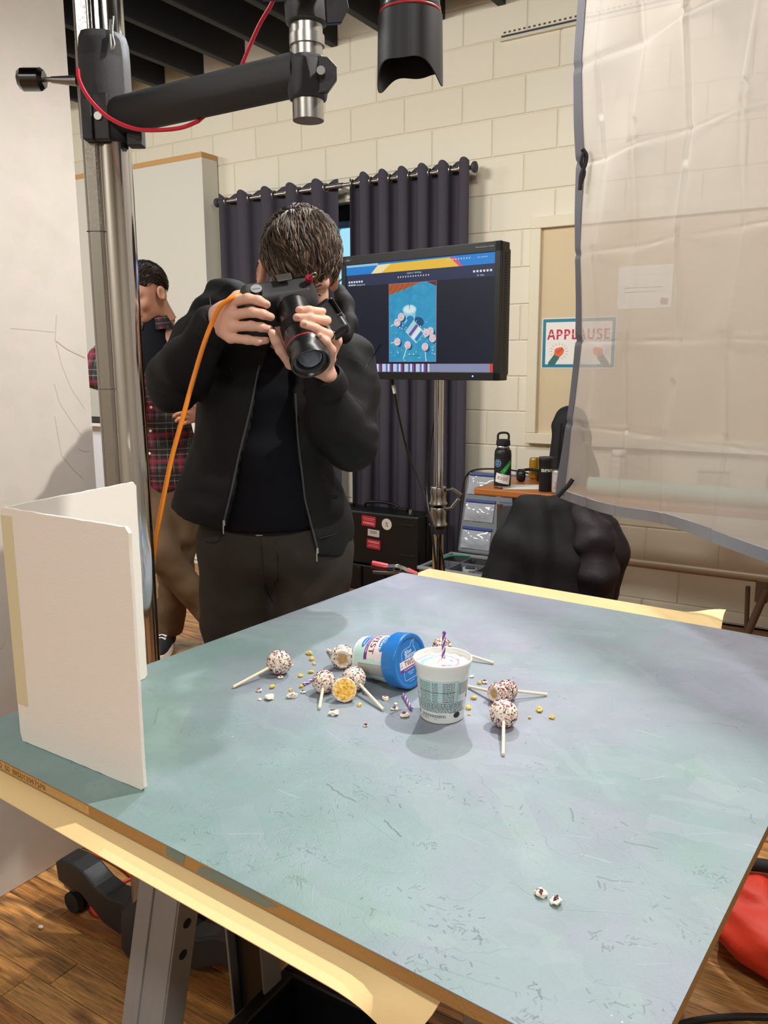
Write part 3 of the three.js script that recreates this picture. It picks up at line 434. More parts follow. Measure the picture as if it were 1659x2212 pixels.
{ // tall white flat at the left
  const g = thing('white_flat', 'tall white foam board flat standing at the far left', 'flat', V(-1.88, 0, -0.90));
  const map = canvasTex(1024, 2048, (c, w, h) => {
    c.fillStyle = '#d3cdc2'; c.fillRect(0, 0, w, h); for (let k = 0; k < 5000; k++) { c.globalAlpha = 0.05; c.fillStyle = rnd() < 0.5 ? '#c4bdb0' : '#e2ddd3'; c.beginPath(); c.arc(rr(0, w), rr(0, h), rr(3, 30), 0, 7); c.fill(); }
    const P = (px, py) => { const q = onX(px, py, -1.88); return [(-q.z - 0.29) / 1.22 * w, (1 - q.y / 2.44) * h]; };
    const crack = (pts, a, col, lw) => { c.globalAlpha = a; c.strokeStyle = col; c.lineWidth = lw; c.beginPath(); pts.forEach((p, i) => i ? c.lineTo(...P(...p)) : c.moveTo(...P(...p))); c.stroke(); };
    for (const [d, col, a] of [[0, '#9c9488', 0.5]]) { crack([[30 , 711 + d], [60, 713 + d], [125, 719 + d]], a, col, 2); crack([[129, 680 + d], [126, 735 + d], [140, 790 + d], [160, 840 + d], [190, 885 + d]], a, col, 2); crack([[128, 738 + d], [150, 755 + d], [170, 765 + d], [190, 774 + d]], a + 0.2, col, 3); crack([[124, 830 + d], [135, 870 + d], [160, 910 + d], [182, 940 + d]], a, col, 2); crack([[125, 900 + d], [140, 985 + d], [165, 1015 + d], [186, 1035 + d]], a, col, 2); crack([[175, 970 + d], [190, 977 + d], [200, 975 + d]], a, col, 2); crack([[0, 1380 + d], [10, 1400 + d], [20, 1385 + d]], a * 0.5, col, 3); }
  });
  const face = std('#ffffff', 0.78, 0, { map, bumpMap: map, bumpScale: 0.0015 });
  const slabGeo = (w) => { const b = new RoundedBoxGeometry(0.012, 2.44, w, 1, 0.002).translate(-0.006, 1.22, 0); const p = b.attributes.position, uv = b.attributes.uv; for (let i = 0; i < p.count; i++) uv.setXY(i, 0.5 - p.getZ(i) / w, p.getY(i) / 2.44); return b; };
  const f1 = part(g, 'front_leaf', slabGeo(1.22), face); f1.position.set(0, 0, 0.01); 
  const f2 = part(g, 'hinged_leaf', slabGeo(1.22), M.whiteBoard); f2.position.set(-0.30, 0, 0.14); f2.rotation.y = 0.52;
}
// ================================================================ ice cream pints, cake pops, candles and crumbs
function vcol(g, f) { g = plain(g); const p = g.attributes.position, n = g.attributes.normal, c = new Float32Array(p.count * 3), o = new THREE.Color(); for (let i = 0; i < p.count; i++) { o.set(f(p.getX(i), p.getY(i), p.getZ(i), n.getX(i), n.getY(i), n.getZ(i))); c.set([o.r, o.g, o.b], 3 * i); } g.setAttribute('color', new THREE.BufferAttribute(c, 3)); return g; }
const tinted = std('#ffffff', 0.6, 0, { vertexColors: true });
function twistCandle(name, label, a, b, r = 0.0026) {
  const d = b.clone().sub(a), L = d.length(), g = thing(name, label, 'candle', a); g.quaternion.setFromUnitVectors(V(0, 1, 0), d.normalize());
  const N = 22, K = 90; const P = [], UV = [], I = [];
  for (let j = 0; j <= K; j++) for (let i = 0; i <= N; i++) { const t = i / N * 2 * Math.PI, y = L * j / K, ph = t * 3 + y * 420, rad = r * (1 + 0.10 * Math.cos(ph)) * (j === 0 || j === K ? 0.85 : 1); P.push(Math.cos(t) * rad, y, Math.sin(t) * rad); UV.push(i / N, j / K); }
  for (let j = 0; j < K; j++) for (let i = 0; i < N; i++) { const q = j * (N + 1) + i; I.push(q, q + N + 1, q + 1, q + 1, q + N + 1, q + N + 2); }
  let geo = new THREE.BufferGeometry(); geo.setAttribute('position', new THREE.Float32BufferAttribute(P, 3)); geo.setAttribute('uv', new THREE.Float32BufferAttribute(UV, 2)); geo.setIndex(I); geo.computeVertexNormals();
  geo = vcol(geo, (x, y, z) => (y < L - 0.003 && Math.cos(Math.atan2(z, x) * 3 + y * 420) > 0.55) ? '#f3e6f0' : '#7a3f9c');
  part(g, 'wax', [geo, vcol(rod(V(0, L, 0), V(0, L + 0.001, 0), r * 0.85, r * 0.5, 12), () => '#7a3f9c')], std('#ffffff', 0.35, 0, { vertexColors: true }));
  part(g, 'wick', rod(V(0, L, 0), V(0.0004, L + 0.005, 0), 0.0005, 0.0004, 6), M.white);
  return g;
}
const CUP = onBoard(955, 1546);
const printed = (w, h, draw) => canvasTex(w, h, draw);
const textBlock = (c, x, y, w, rows, size) => { for (let k = 0; k < rows; k++) { let q = x; while (q < x + w) { const l = rr(size, size * 4); c.fillRect(q, y + k * size * 1.5, Math.min(l, x + w - q), size * 0.8); q += l + size * 0.6; } } };
{ // open pint standing up
  const g = thing('ice_cream_cup', 'open white plastic pint of swirled ice cream with a candle in it', 'ice cream cup', V(CUP.x, TABLE + 0.0004, CUP.z), YAW);
  part(g, 'cup', lathe([[0, 0.002], [0.032, 0.002], [0.0335, 0], [0.0355, 0.002], [0.0425, 0.079], [0.0432, 0.082], [0.0438, 0.0835], [0.0462, 0.094], [0.0480, 0.097], [0.0484, 0.1005], [0.0472, 0.1022], [0.0456, 0.1010], [0.0445, 0.094], [0.0405, 0.08], [0.034, 0.006], [0, 0.005]], 64), phys('#f1f1ec', 0.35, 0, { clearcoat: 0.3, transmission: 0.1 }));
  const lab = printed(1024, 512, (c, w, h) => {
    c.fillStyle = '#dfeceb'; c.fillRect(0, 0, w, h);
    c.fillStyle = '#bfe0df'; c.fillRect(250, 40, 420, 330); c.fillStyle = '#e6cdd6'; c.fillRect(80, 60, 170, 350); c.fillStyle = '#e9e6ea'; c.fillRect(690, 40, 300, 300);
    for (let k = 0; k < 400; k++) { c.globalAlpha = 0.06; c.fillStyle = rnd() < 0.5 ? '#9cc9cf' : '#e8c4d4'; c.beginPath(); c.arc(rr(0, w), rr(0, h), rr(10, 60), 0, 7); c.fill(); } c.globalAlpha = 1;
    c.fillStyle = '#1a1a1e'; c.lineWidth = 3; c.strokeStyle = '#1a1a1e';
    c.strokeRect(70, 30, 560, 250); c.font = 'bold 34px sans-serif'; c.fillText('Nutrition', 80, 70); c.fillText('Facts', 80, 104); c.font = '16px sans-serif'; c.fillText('3 servings', 82, 140); c.fillText('Serving size', 82, 162); c.fillText('Calories', 82, 205);
    c.font = 'bold 46px sans-serif'; c.fillText('210 630', 76, 258);
    for (let k = 0; k < 12; k++) { c.fillRect(270, 44 + k * 20, 350, 2); textBlock(c, 276, 50 + k * 20, 120, 1, 8); textBlock(c, 410, 50 + k * 20, 50, 1, 8); textBlock(c, 500, 50 + k * 20, 100, 1, 8); } c.fillRect(270, 160, 350, 6);
    textBlock(c, 70, 292, 640, 9, 9); c.globalAlpha = 0.85; textBlock(c, 640, 60, 300, 14, 7); c.globalAlpha = 1;
    c.fillStyle = '#23262b'; c.beginPath(); c.arc(800, 250, 48, 0, 7); c.fill(); c.fillStyle = '#e6e6e6'; c.font = '15px sans-serif'; c.textAlign = 'center'; c.fillText('PLEASE RECYCLE', 800, 246); c.fillText('THIS CUP', 800, 266); c.textAlign = 'left';
    c.fillStyle = '#1a1a1e'; for (const x of [100, 165, 230]) { c.beginPath(); c.arc(x, 455, 22, 0, 7); c.fill(); } c.fillStyle = '#fff'; c.fillRect(91, 446, 18, 18); c.font = 'bold 28px sans-serif'; c.fillText('f', 225, 466); c.fillText('d', 158, 466); c.fillStyle = '#1a1a1e'; textBlock(c, 290, 440, 240, 3, 8); c.beginPath(); c.arc(640, 450, 36, 0, 7); c.fill(); c.font = '14px sans-serif'; textBlock(c, 560, 400, 200, 2, 7); textBlock(c, 250, 488, 120, 1, 9); c.font = '24px sans-serif'; c.fillText('C+', 420, 502);
  });
  part(g, 'label', sheet(64, 4, (u, v) => { const t = (u - 0.5) * 1.25 * Math.PI * 1.25, y = mixn(0.006, 0.078, v), r = mixn(0.0355, 0.0425, (y - 0.002) / 0.077) + 0.0003; return { x: Math.sin(t) * r, y, z: Math.cos(t) * r }; }), std('#ffffff', 0.4, 0, { map: lab }), 'printed nutrition label');
  const swirl = sheet(96, 40, (u, v) => { const t = u * 2 * Math.PI, r = v * 0.0442; let y = 0.0925 + 0.0025 * Math.cos(t * 1 - v * 9) * smooth(0, 0.3, v) * (1 - v) + 0.008 * Math.exp(-((v / 0.22) ** 2)) + 0.0012 * noise3(Math.cos(t) * v * 6, Math.sin(t) * v * 6, 1); return { x: Math.sin(t) * r, y, z: Math.cos(t) * r }; });
  part(g, 'ice_cream', vcol(swirl, (x, y, z) => { const r = Math.hypot(x, z) / 0.0442, a = Math.atan2(x, z), s = r * 7.4 - a * 1.0 + 0.5 * noise3(x * 90, z * 90, 3), m = ((s % (2 * Math.PI)) + 2 * Math.PI) % (2 * Math.PI); return r < 0.28 ? '#f3eee6' : m < 1.1 ? '#74bccb' : m > 2.2 && m < 2.85 ? '#b98aa2' : '#f2eee8'; }), std('#ffffff', 0.45, 0, { vertexColors: true }));
  const tip = onY(957, 1362, TABLE + 0.149), base = V(CUP.x, TABLE + 0.094, CUP.z);
  twistCandle('birthday_candle', 'purple and white twisted candle standing in the open ice cream cup', base.clone().add(fromHeading(0.001, 0, 0)), base.clone().add(fromHeading(0.002, 0.050, 0)), 0.0029);
}
{ // closed pint lying on its side, blue lid towards the open one
  const n = fromHeading(0.80, 0, -0.60), touch = onBoard(879, 1486), R = 0.0492, L = 0.094;
  const g = thing('ice_cream_tub', 'closed ice cream pint with bright blue lid lying on its side', 'ice cream tub', V(touch.x, TABLE + 0.0022, touch.z));
  const axis = n.clone().multiplyScalar(L); axis.y = 0.0125; axis.normalize();
  const spin = new THREE.Quaternion().setFromAxisAngle(V(0, 1, 0), 0.55), q = new THREE.Quaternion().setFromUnitVectors(V(0, 1, 0), axis).multiply(spin);
  const set = (m) => { m.quaternion.copy(q); m.position.set(0, R, 0).addScaledVector(axis, -L - 0.004); return m; };
  set(part(g, 'tub', lathe([[0, 0.002], [0.0335, 0.002], [0.0345, 0], [0.0362, 0.002], [0.044, L - 0.004], [0.044, L], [0, L]], 60), phys('#e8f2ee', 0.35, 0, { clearcoat: 0.3 })));
  const lab = printed(2048, 768, (c, w, h) => {
    c.fillStyle = '#bfe3da'; c.fillRect(0, 0, w, h); for (let k = 0; k < 14; k++) { c.fillStyle = ['#eccfd6', '#d8efe6', '#e9dce6'][k % 3]; c.globalAlpha = 0.6; c.beginPath(); const x = rr(0, w); c.moveTo(x, 0); c.bezierCurveTo(x + 60, 200, x - 60, 500, x + 20, h); c.lineTo(x + 90, h); c.bezierCurveTo(x + 30, 500, x + 140, 200, x + 110, 0); c.fill(); } c.globalAlpha = 1;
    for (const x0 of [0, 1024]) {
      c.save(); c.translate(x0 + 420, 384); c.fillStyle = '#f3dfe4'; c.fillRect(-330, -330, 660, 200); c.fillStyle = '#1f79c8'; c.beginPath(); c.ellipse(0, -250, 210, 105, 0, 0, 7); c.fill(); c.fillStyle = '#ffffff'; c.font = 'bold italic 92px serif'; c.textAlign = 'center'; c.fillText('Blue', -30, -258); c.fillText('Bunny', 20, -178);
      c.fillStyle = '#f1e6e2'; c.fillRect(-310, -120, 620, 190); c.fillStyle = '#7d3f46'; c.font = 'bold 170px sans-serif'; c.fillText('TWIST', 0, 40); c.fillStyle = '#6d2c8c'; c.fillRect(-330, 72, 660, 72); c.fillStyle = '#efe2f2'; c.font = 'bold 44px sans-serif'; c.fillText('BLUE BIRTHDAY CAKE', 0, 124); c.fillStyle = '#2a7ec6'; c.beginPath(); c.ellipse(-20, 220, 170, 62, 0, 0, 7); c.fill(); c.fillStyle = '#fff'; c.font = 'bold 40px sans-serif'; c.fillText('SOFT SCOOP', -20, 234); c.fillStyle = '#17181c'; c.font = 'bold 34px sans-serif'; c.fillText('1 PINT', -240, 330); c.restore();
      c.fillStyle = '#d9dedb'; c.fillRect(x0 + 800, 20, 210, h - 40); c.fillStyle = '#1b1c20'; textBlock(c, x0 + 806, 30, 196, 48, 9);
    }
  });
  const lm = std('#ffffff', 0.4, 0, { map: lab });
  set(part(g, 'label', sheet(80, 4, (u, v) => { const t = u * 2 * Math.PI, y = mixn(0.006, L - 0.012, v), r = mixn(0.0362, 0.044, (y - 0.002) / (L - 0.006)) + 0.0004; return { x: Math.sin(t) * r, y, z: Math.cos(t) * r, u, v }; }), lm, 'mint and pink printed label'));
  const lid = set(part(g, 'lid', lathe([[0.0, 0.0095], [0.0405, 0.0095], [0.0415, 0.0115], [0.0460, 0.0125], [0.0485, 0.0115], [0.0492, 0.0085], [0.0488, -0.016], [0.0478, -0.0175], [0.0455, -0.0170], [0.0455, 0.0], [0.0, 0.0]], 64), phys('#1277c8', 0.38, 0, { clearcoat: 0.25 }), 'bright blue lid'));
  lid.position.addScaledVector(axis, L);
  const art = printed(768, 768, (c, w, h) => {
    c.fillStyle = '#1a76c6'; c.fillRect(0, 0, w, h); c.translate(w / 2, h / 2); c.strokeStyle = '#cfe8fa'; c.lineWidth = 8; c.lineJoin = 'round';
    c.beginPath(); c.moveTo(-150, 300); c.lineTo(150, 300); c.quadraticCurveTo(190, 300, 190, 250); c.lineTo(190, 130); c.moveTo(-190, 130); c.lineTo(-190, 250); c.quadraticCurveTo(-190, 300, -150, 300); c.moveTo(-200, -60); c.quadraticCurveTo(-230, -200, -120, -230); c.lineTo(60, -235); c.quadraticCurveTo(120, -330, 200, -320); c.quadraticCurveTo(150, -280, 160, -200); c.quadraticCurveTo(210, -150, 200, -60); c.stroke();
    c.textAlign = 'center'; c.fillStyle = '#f3ece6'; c.fillRect(-280, -50, 560, 135); c.fillStyle = '#7a3640'; c.font = 'bold 130px sans-serif'; c.fillText('TWIST', 40, 62); c.fillStyle = '#17181c'; c.font = 'bold 44px sans-serif'; c.fillText('1', -230, 10); c.fillText('PT', -230, 60); c.fillStyle = '#6d2c8c'; c.fillRect(-280, 85, 560, 60); c.fillStyle = '#efe2f2'; c.font = 'bold 34px sans-serif'; c.fillText('BLUE BIRTHDAY CAKE', 0, 127); c.fillStyle = '#eaf4fc'; c.font = '28px sans-serif'; c.fillText('FROZEN DAIRY', 0, 190); c.fillText('DESSERT', 0, 226); c.font = 'bold italic 92px serif'; c.fillText('Blue', -20, -135); c.fillText('Bunny', 30, -66); c.font = '22px sans-serif'; c.fillText('1 PINT (473 mL)', 0, 350);
  });
  const disc = new THREE.CircleGeometry(0.0402, 48).rotateX(-Math.PI / 2).rotateY(0.98).translate(0, 0.0098, 0);
  const d = part(lid, 'lid_print', disc, std('#ffffff', 0.4, 0, { map: art }), 'brand print on lid');
}
const sprinkleColours = ['#f6efe6', '#f6efe6', '#f2e3e0', '#a8234a', '#d0607c', '#15161c', '#15161c', '#1c1830', '#15161c', '#e0a24a', '#e88aa0'];
const cakeIn = '#e9b94e', cakeTan = '#c8a06a', coating = '#f3e9da';
function sprinkles(r, count, keep) {
  const l = [], base = new THREE.CylinderGeometry(1, 1, 1, 5, 1);
  for (let k = 0; k < count; k++) {
    const z = rr(-1, 1), t = rr(0, 2 * Math.PI), s = Math.sqrt(1 - z * z), n = V(s * Math.cos(t), z, s * Math.sin(t)); if (!keep(n)) continue;
    const tan = V(rr(-1, 1), rr(-1, 1), rr(-1, 1)).cross(n).normalize(), q = new THREE.Quaternion().setFromUnitVectors(V(0, 1, 0), tan);
    const g = base.clone().applyMatrix4(new THREE.Matrix4().compose(n.clone().multiplyScalar(r * 1.005), q, V(0.00075, rr(0.0020, 0.0036), 0.00075))); const c = sprinkleColours[(rnd() * sprinkleColours.length) | 0]; l.push(vcol(g, () => c));
  }
  return merge(l);
}
function cakePop(label, cx, cy, rpx, ex, ey, opt = {}) {
  let r = 0.02, c; for (let k = 0; k < 3; k++) { c = onY(cx, cy, TABLE + r); const ahead = -Math.sin(YAW) * c.x - Math.cos(YAW) * c.z; r = rpx * Math.hypot(ahead, EYE - c.y) * 0.985 / FPX; }
  const g = thing('cake_pop', label, 'cake pop', V(c.x, TABLE + 0.0002, c.z)), end = ex === undefined ? null : onY(ex, ey, TABLE + 0.0032).sub(g.position), bite = opt.bite?.clone().normalize(), cen = V(0, r, 0);
  const body = new THREE.SphereGeometry(r, 44, 30), p = body.attributes.position;
  for (let i = 0; i < p.count; i++) {
    const v = V().fromBufferAttribute(p, i), n = v.clone().normalize(); let k = 1 + 0.025 * noise3(n.x * 3 + cx, n.y * 3, n.z * 3);
    if (bite && !opt.half) { const a = n.dot(bite), w = smooth(0.74, 0.80, a + 0.03 * noise3(n.x * 7, n.y * 7, n.z * 7 + cx)); k *= 1 - w * (0.30 + 0.10 * smooth(0.8, 1, a)) + w * 0.02 * noise3(n.x * 14, n.y * 14, n.z * 14); }
    if (opt.half) { const a = n.dot(bite) * k; if (a > 0.12) { const flat = 0.12 / a; k *= flat; k *= 1 + 0.012 * noise3(n.x * 16, n.y * 16, n.z * 16); } }
    v.copy(n).multiplyScalar(r * k); p.setXYZ(i, v.x, v.y, v.z);
  }
  body.computeVertexNormals();
  const inside = (x, y, z) => { if (!bite) return false; const d = Math.hypot(x, y, z), b = (x * bite.x + y * bite.y + z * bite.z); return opt.half ? b > r * 0.10 && Math.sqrt(Math.max(0, d * d - b * b)) < r * 0.90 : b / d > 0.79; };
  const m = part(g, 'cake', vcol(body, (x, y, z) => inside(x, y, z) ? (noise3(x * 500, y * 500, z * 500) > 0.35 ? (opt.half ? '#d99a34' : '#b98b55') : (opt.half ? cakeIn : cakeTan)) : coating), tinted); m.position.copy(cen);
  const sp = part(g, 'sprinkles', sprinkles(r, opt.half ? 420 : 520, (n) => !bite || (opt.half ? n.dot(bite) < 0.05 : n.dot(bite) < 0.74)), std('#ffffff', 0.35, 0, { vertexColors: true })); sp.position.copy(cen); sp.userData.kind = 'stuff';
  if (opt.half) { const cut = sheet(40, 14, (u, v) => { const t = u * 2 * Math.PI, q = v * r * 0.90; return { x: Math.cos(t) * q, y: 0.0012 * noise3(Math.cos(t) * q * 420, Math.sin(t) * q * 420, 5) + 0.0009 * noise3(Math.cos(t) * q * 900, Math.sin(t) * q * 900, 9) * (1 - v * v * v), z: -Math.sin(t) * q }; }); const cf = part(g, 'cut_face', vcol(cut, (x, y, z) => { const k = noise3(x * 380, z * 380, 3) + 0.5 * noise3(x * 900, z * 900, 7); return k > 0.45 ? '#c98a2c' : k < -0.35 ? '#f3d078' : cakeIn; }), std('#ffffff', 0.9, 0, { vertexColors: true }), 'yellow cake crumb'); cf.position.copy(cen).addScaledVector(bite, r * 0.125); cf.quaternion.setFromUnitVectors(V(0, 1, 0), bite); }
  if (end) part(g, 'stick', [rod(cen.clone().lerp(end, 0.15), end, 0.0027, 0.0027, 14)], std('#e9ddc4', 0.6));
  return g;
}
cakePop('leftmost sprinkled cake pop, its stick pointing to the left', 603, 1431, 26, 504, 1484);
cakePop('bitten cake pop with tan filling beside the lying tub', 740, 1419, 25.5, 708, 1404, { bite: fromHeading(0.06, 0.05, -1) });
cakePop('sprinkled cake pop with short stick towards viewer beside the cut half', 700, 1473, 24.5, 690, 1530);
cakePop('sprinkled cake pop behind the cut half, stick pointing right', 765, 1466, 25.5, 828, 1533);
cakePop('cut half of a cake pop showing its yellow crumb', 744, 1490, 26, undefined, undefined, { bite: fromHeading(0.12, 0.55, -1), half: true });
cakePop('sprinkled cake pop half hidden behind the standing cup', 955, 1397, 20, 1066, 1432);
cakePop('bitten hollow cake pop on the right with stick behind the cup', 1075, 1497, 21, 1012, 1483, { bite: fromHeading(-0.75, 0.1, -0.7) });
cakePop('sprinkled cake pop with its stick pointing far right', 1095, 1491, 22, 1181, 1500);
cakePop('sprinkled cake pop nearest the front, stick pointing straight down', 1088, 1541, 29.5, 1087, 1630);
twistCandle('birthday_candle', 'purple striped candle lying left of the standing cup', onBoard(871, 1500, 0.0032), onBoard(889, 1532, 0.0032));
twistCandle('birthday_candle', 'purple striped candle lying behind a cake pop on the left', onBoard(655, 1479, 0.0032), onBoard(690, 1461, 0.0032));
{ // crumbs
  const lumpGeo = (s, flat) => { const g = new THREE.IcosahedronGeometry(1, 2), p = g.attributes.position; for (let i = 0; i < p.count; i++) { const v = V().fromBufferAttribute(p, i), k = 1 + 0.42 * noise3(v.x * 1.6 + s, v.y * 1.6, v.z * 1.6) + 0.14 * noise3(v.x * 5, v.y * 5 + s, v.z * 5); p.setXYZ(i, v.x * k, v.y * k * flat, v.z * k * 0.85); } g.computeVertexNormals(); return g; };
  const yellow = std('#e8c96a', 0.85), cream = std('#f1e6d2', 0.8);
  const Y = [[668, 1414, 7], [674, 1426, 6], [679, 1436, 4], [589, 1486, 6], [672, 1454, 5], [649, 1462, 5], [628, 1492, 4], [651, 1485, 5], [776, 1525, 5], [1165, 1537, 8], [1144, 1552, 4], [1192, 1552, 6], [1012, 1532, 6], [1036, 1478, 5], [1013, 1545, 3], [1024, 1510, 6]];
  const C = [[560, 1494, 7, 1], [582, 1510, 11, 0], [631, 1507, 11, 1], [606, 1465, 6, 1], [655, 1497, 6, 1], [721, 1544, 11, 1], [790, 1569, 5, 1], [832, 1511, 9, 1], [855, 1522, 4, 0], [853, 1533, 7, 1], [874, 1548, 10, 1], [1019, 1463, 5, 0], [1046, 1476, 7, 1], [833, 1474, 7, 0], [1169, 1935, 13, 1], [1202, 1951, 13, 1], [562, 1512, 4, 0], [627, 1438, 7, 1]];
  const marks = [[603, 1431, 'the leftmost cake pop'], [740, 1405, 'the bitten pop by the tub'], [735, 1490, 'the cut cake pop half'], [900, 1500, 'the open cup on its left'], [1020, 1500, 'the open cup on its right'], [1130, 1535, 'the front cake pop'], [1185, 1940, 'the near corner']];
  const ordinal = ['', 'second ', 'third ', 'fourth ', 'fifth ', 'sixth ', 'seventh '], place = (list) => { const out = new Map(); for (const c of list) { let b = 0; marks.forEach((m, i) => { if (Math.hypot(c[0] - m[0], (c[1] - m[1]) * 2) < Math.hypot(c[0] - marks[b][0], (c[1] - marks[b][1]) * 2)) b = i; }); out.set(c, b); } for (const b of marks.keys()) list.filter((c) => out.get(c) === b).sort((p, q) => Math.hypot(p[0] - marks[b][0], 2 * (p[1] - marks[b][1])) - Math.hypot(q[0] - marks[b][0], 2 * (q[1] - marks[b][1]))).forEach((c, k) => out.set(c, `${ordinal[k]}nearest to ${marks[b][2]}`)); return out; };
  const yPlace = place(Y), cPlace = place(C.filter((c) => c[3])), pPlace = place(C.filter((c) => !c[3]));
  const size = (x, y, s) => { const p = onBoard(x, y), a = -Math.sin(YAW) * p.x - Math.cos(YAW) * p.z; return [p, s * Math.hypot(a, 0.55) / FPX]; };
  Y.forEach((row, k) => { const [x, y, s] = row; const [p, r] = size(x, y, s), m = single('cake_crumb', lumpGeo(k * 3.1, 0.7).scale(r, r, r), yellow, `small yellow cake crumb, ${yPlace.get(row)}`, 'crumb', V(p.x, TABLE + r * 0.55, p.z), rr(0, 6), 'yellow cake crumbs'); });
  C.forEach((row, k) => { const [x, y, s, spr] = row;
    const [p, r] = size(x, y, s), lone = x > 1160 && y > 1900, label = lone ? (x < 1180 ? 'left one of two coating chips lying alone near the front' : 'right one of two coating chips lying alone near the front') : spr ? `sprinkled white coating chip, ${cPlace.get(row)}` : `plain white coating chip, ${pPlace.get(row)}`;
    const g = thing('coating_chip', label, 'crumb', V(p.x, TABLE, p.z), rr(0, 6), lone ? undefined : spr ? 'sprinkled coating chips' : 'plain coating chips');
    part(g, 'chip', lumpGeo(k * 5.3 + 40, 0.5).scale(r, r, r).translate(0, r * 0.45, 0), cream);
    if (spr) { const l = []; for (let i = 0; i < 9; i++) { const a = rr(0, 6.28), q = rr(0, 0.7) * r, col = sprinkleColours[3 + ((rnd() * 5) | 0)]; l.push(vcol(put(new THREE.CylinderGeometry(0.0009, 0.0009, 0.0032, 5), Math.cos(a) * q, r * (0.98 - 0.3 * q / r), Math.sin(a) * q, rr(1, 2), rr(0, 6)), () => col)); } part(g, 'sprinkles', l, tinted).userData.kind = 'stuff'; }
  });
}
// ================================================================ the two people
function headField(s = 1) {
  const skull = egg(0, 0.036, -0.012, 0.0745, 0.090, 0.094), face = egg(0, -0.032, 0.028, 0.057, 0.086, 0.060), jaw = cone3(V(0, -0.092, 0.052), V(0, -0.05, -0.01), 0.026, 0.05), neck = cone3(V(0, -0.05, -0.032), V(0, -0.19, -0.055), 0.052, 0.058);
  const nose = join([cone3(V(0, 0.006, 0.083), V(0, -0.032, 0.104), 0.007, 0.0105), cone3(V(-0.009, -0.036, 0.092), V(0.009, -0.036, 0.092), 0.008, 0.008)], 0.012), brow = cone3(V(-0.036, 0.019, 0.072), V(0.036, 0.019, 0.072), 0.014, 0.014), cheek = join([egg(-0.036, -0.03, 0.058, 0.022, 0.024, 0.02), egg(0.036, -0.03, 0.058, 0.022, 0.024, 0.02)], 0.01);
  const lips = join([cone3(V(-0.018, -0.061, 0.080), V(0.018, -0.061, 0.080), 0.0065, 0.0065), cone3(V(-0.014, -0.070, 0.079), V(0.014, -0.070, 0.079), 0.007, 0.007)], 0.004);
  const sock = [egg(-0.031, 0.0, 0.092, 0.017, 0.010, 0.016), egg(0.031, 0.0, 0.092, 0.017, 0.010, 0.016)];
  const ear = (q) => { const o = egg(q * 0.0885, -0.010, -0.014, 0.013, 0.034, 0.023), i = egg(q * 0.1005, -0.008, -0.004, 0.009, 0.022, 0.012); return (x, y, z) => smax(o(x, y, z), -i(x, y, z), 0.004); }, e1 = ear(-1), e2 = ear(1);
  return (x, y, z) => {
    let d = smin(skull(x, y, z), face(x, y, z), 0.035); d = smin(d, jaw(x, y, z), 0.03); d = smin(d, brow(x, y, z), 0.02); d = smin(d, cheek(x, y, z), 0.02); d = smin(d, nose(x, y, z), 0.012); d = smin(d, lips(x, y, z), 0.008); d = smin(d, neck(x, y, z), 0.03);
    for (const q of sock) d = smax(d, -q(x, y, z), 0.010);
    d = smin(d, e1(x, y, z), 0.006); return smin(d, e2(x, y, z), 0.006);
  };
}
const faceSkin = skin(headField(), [-0.1, -0.14, -0.125], [0.1, 0.14, 0.125], 0.0035);
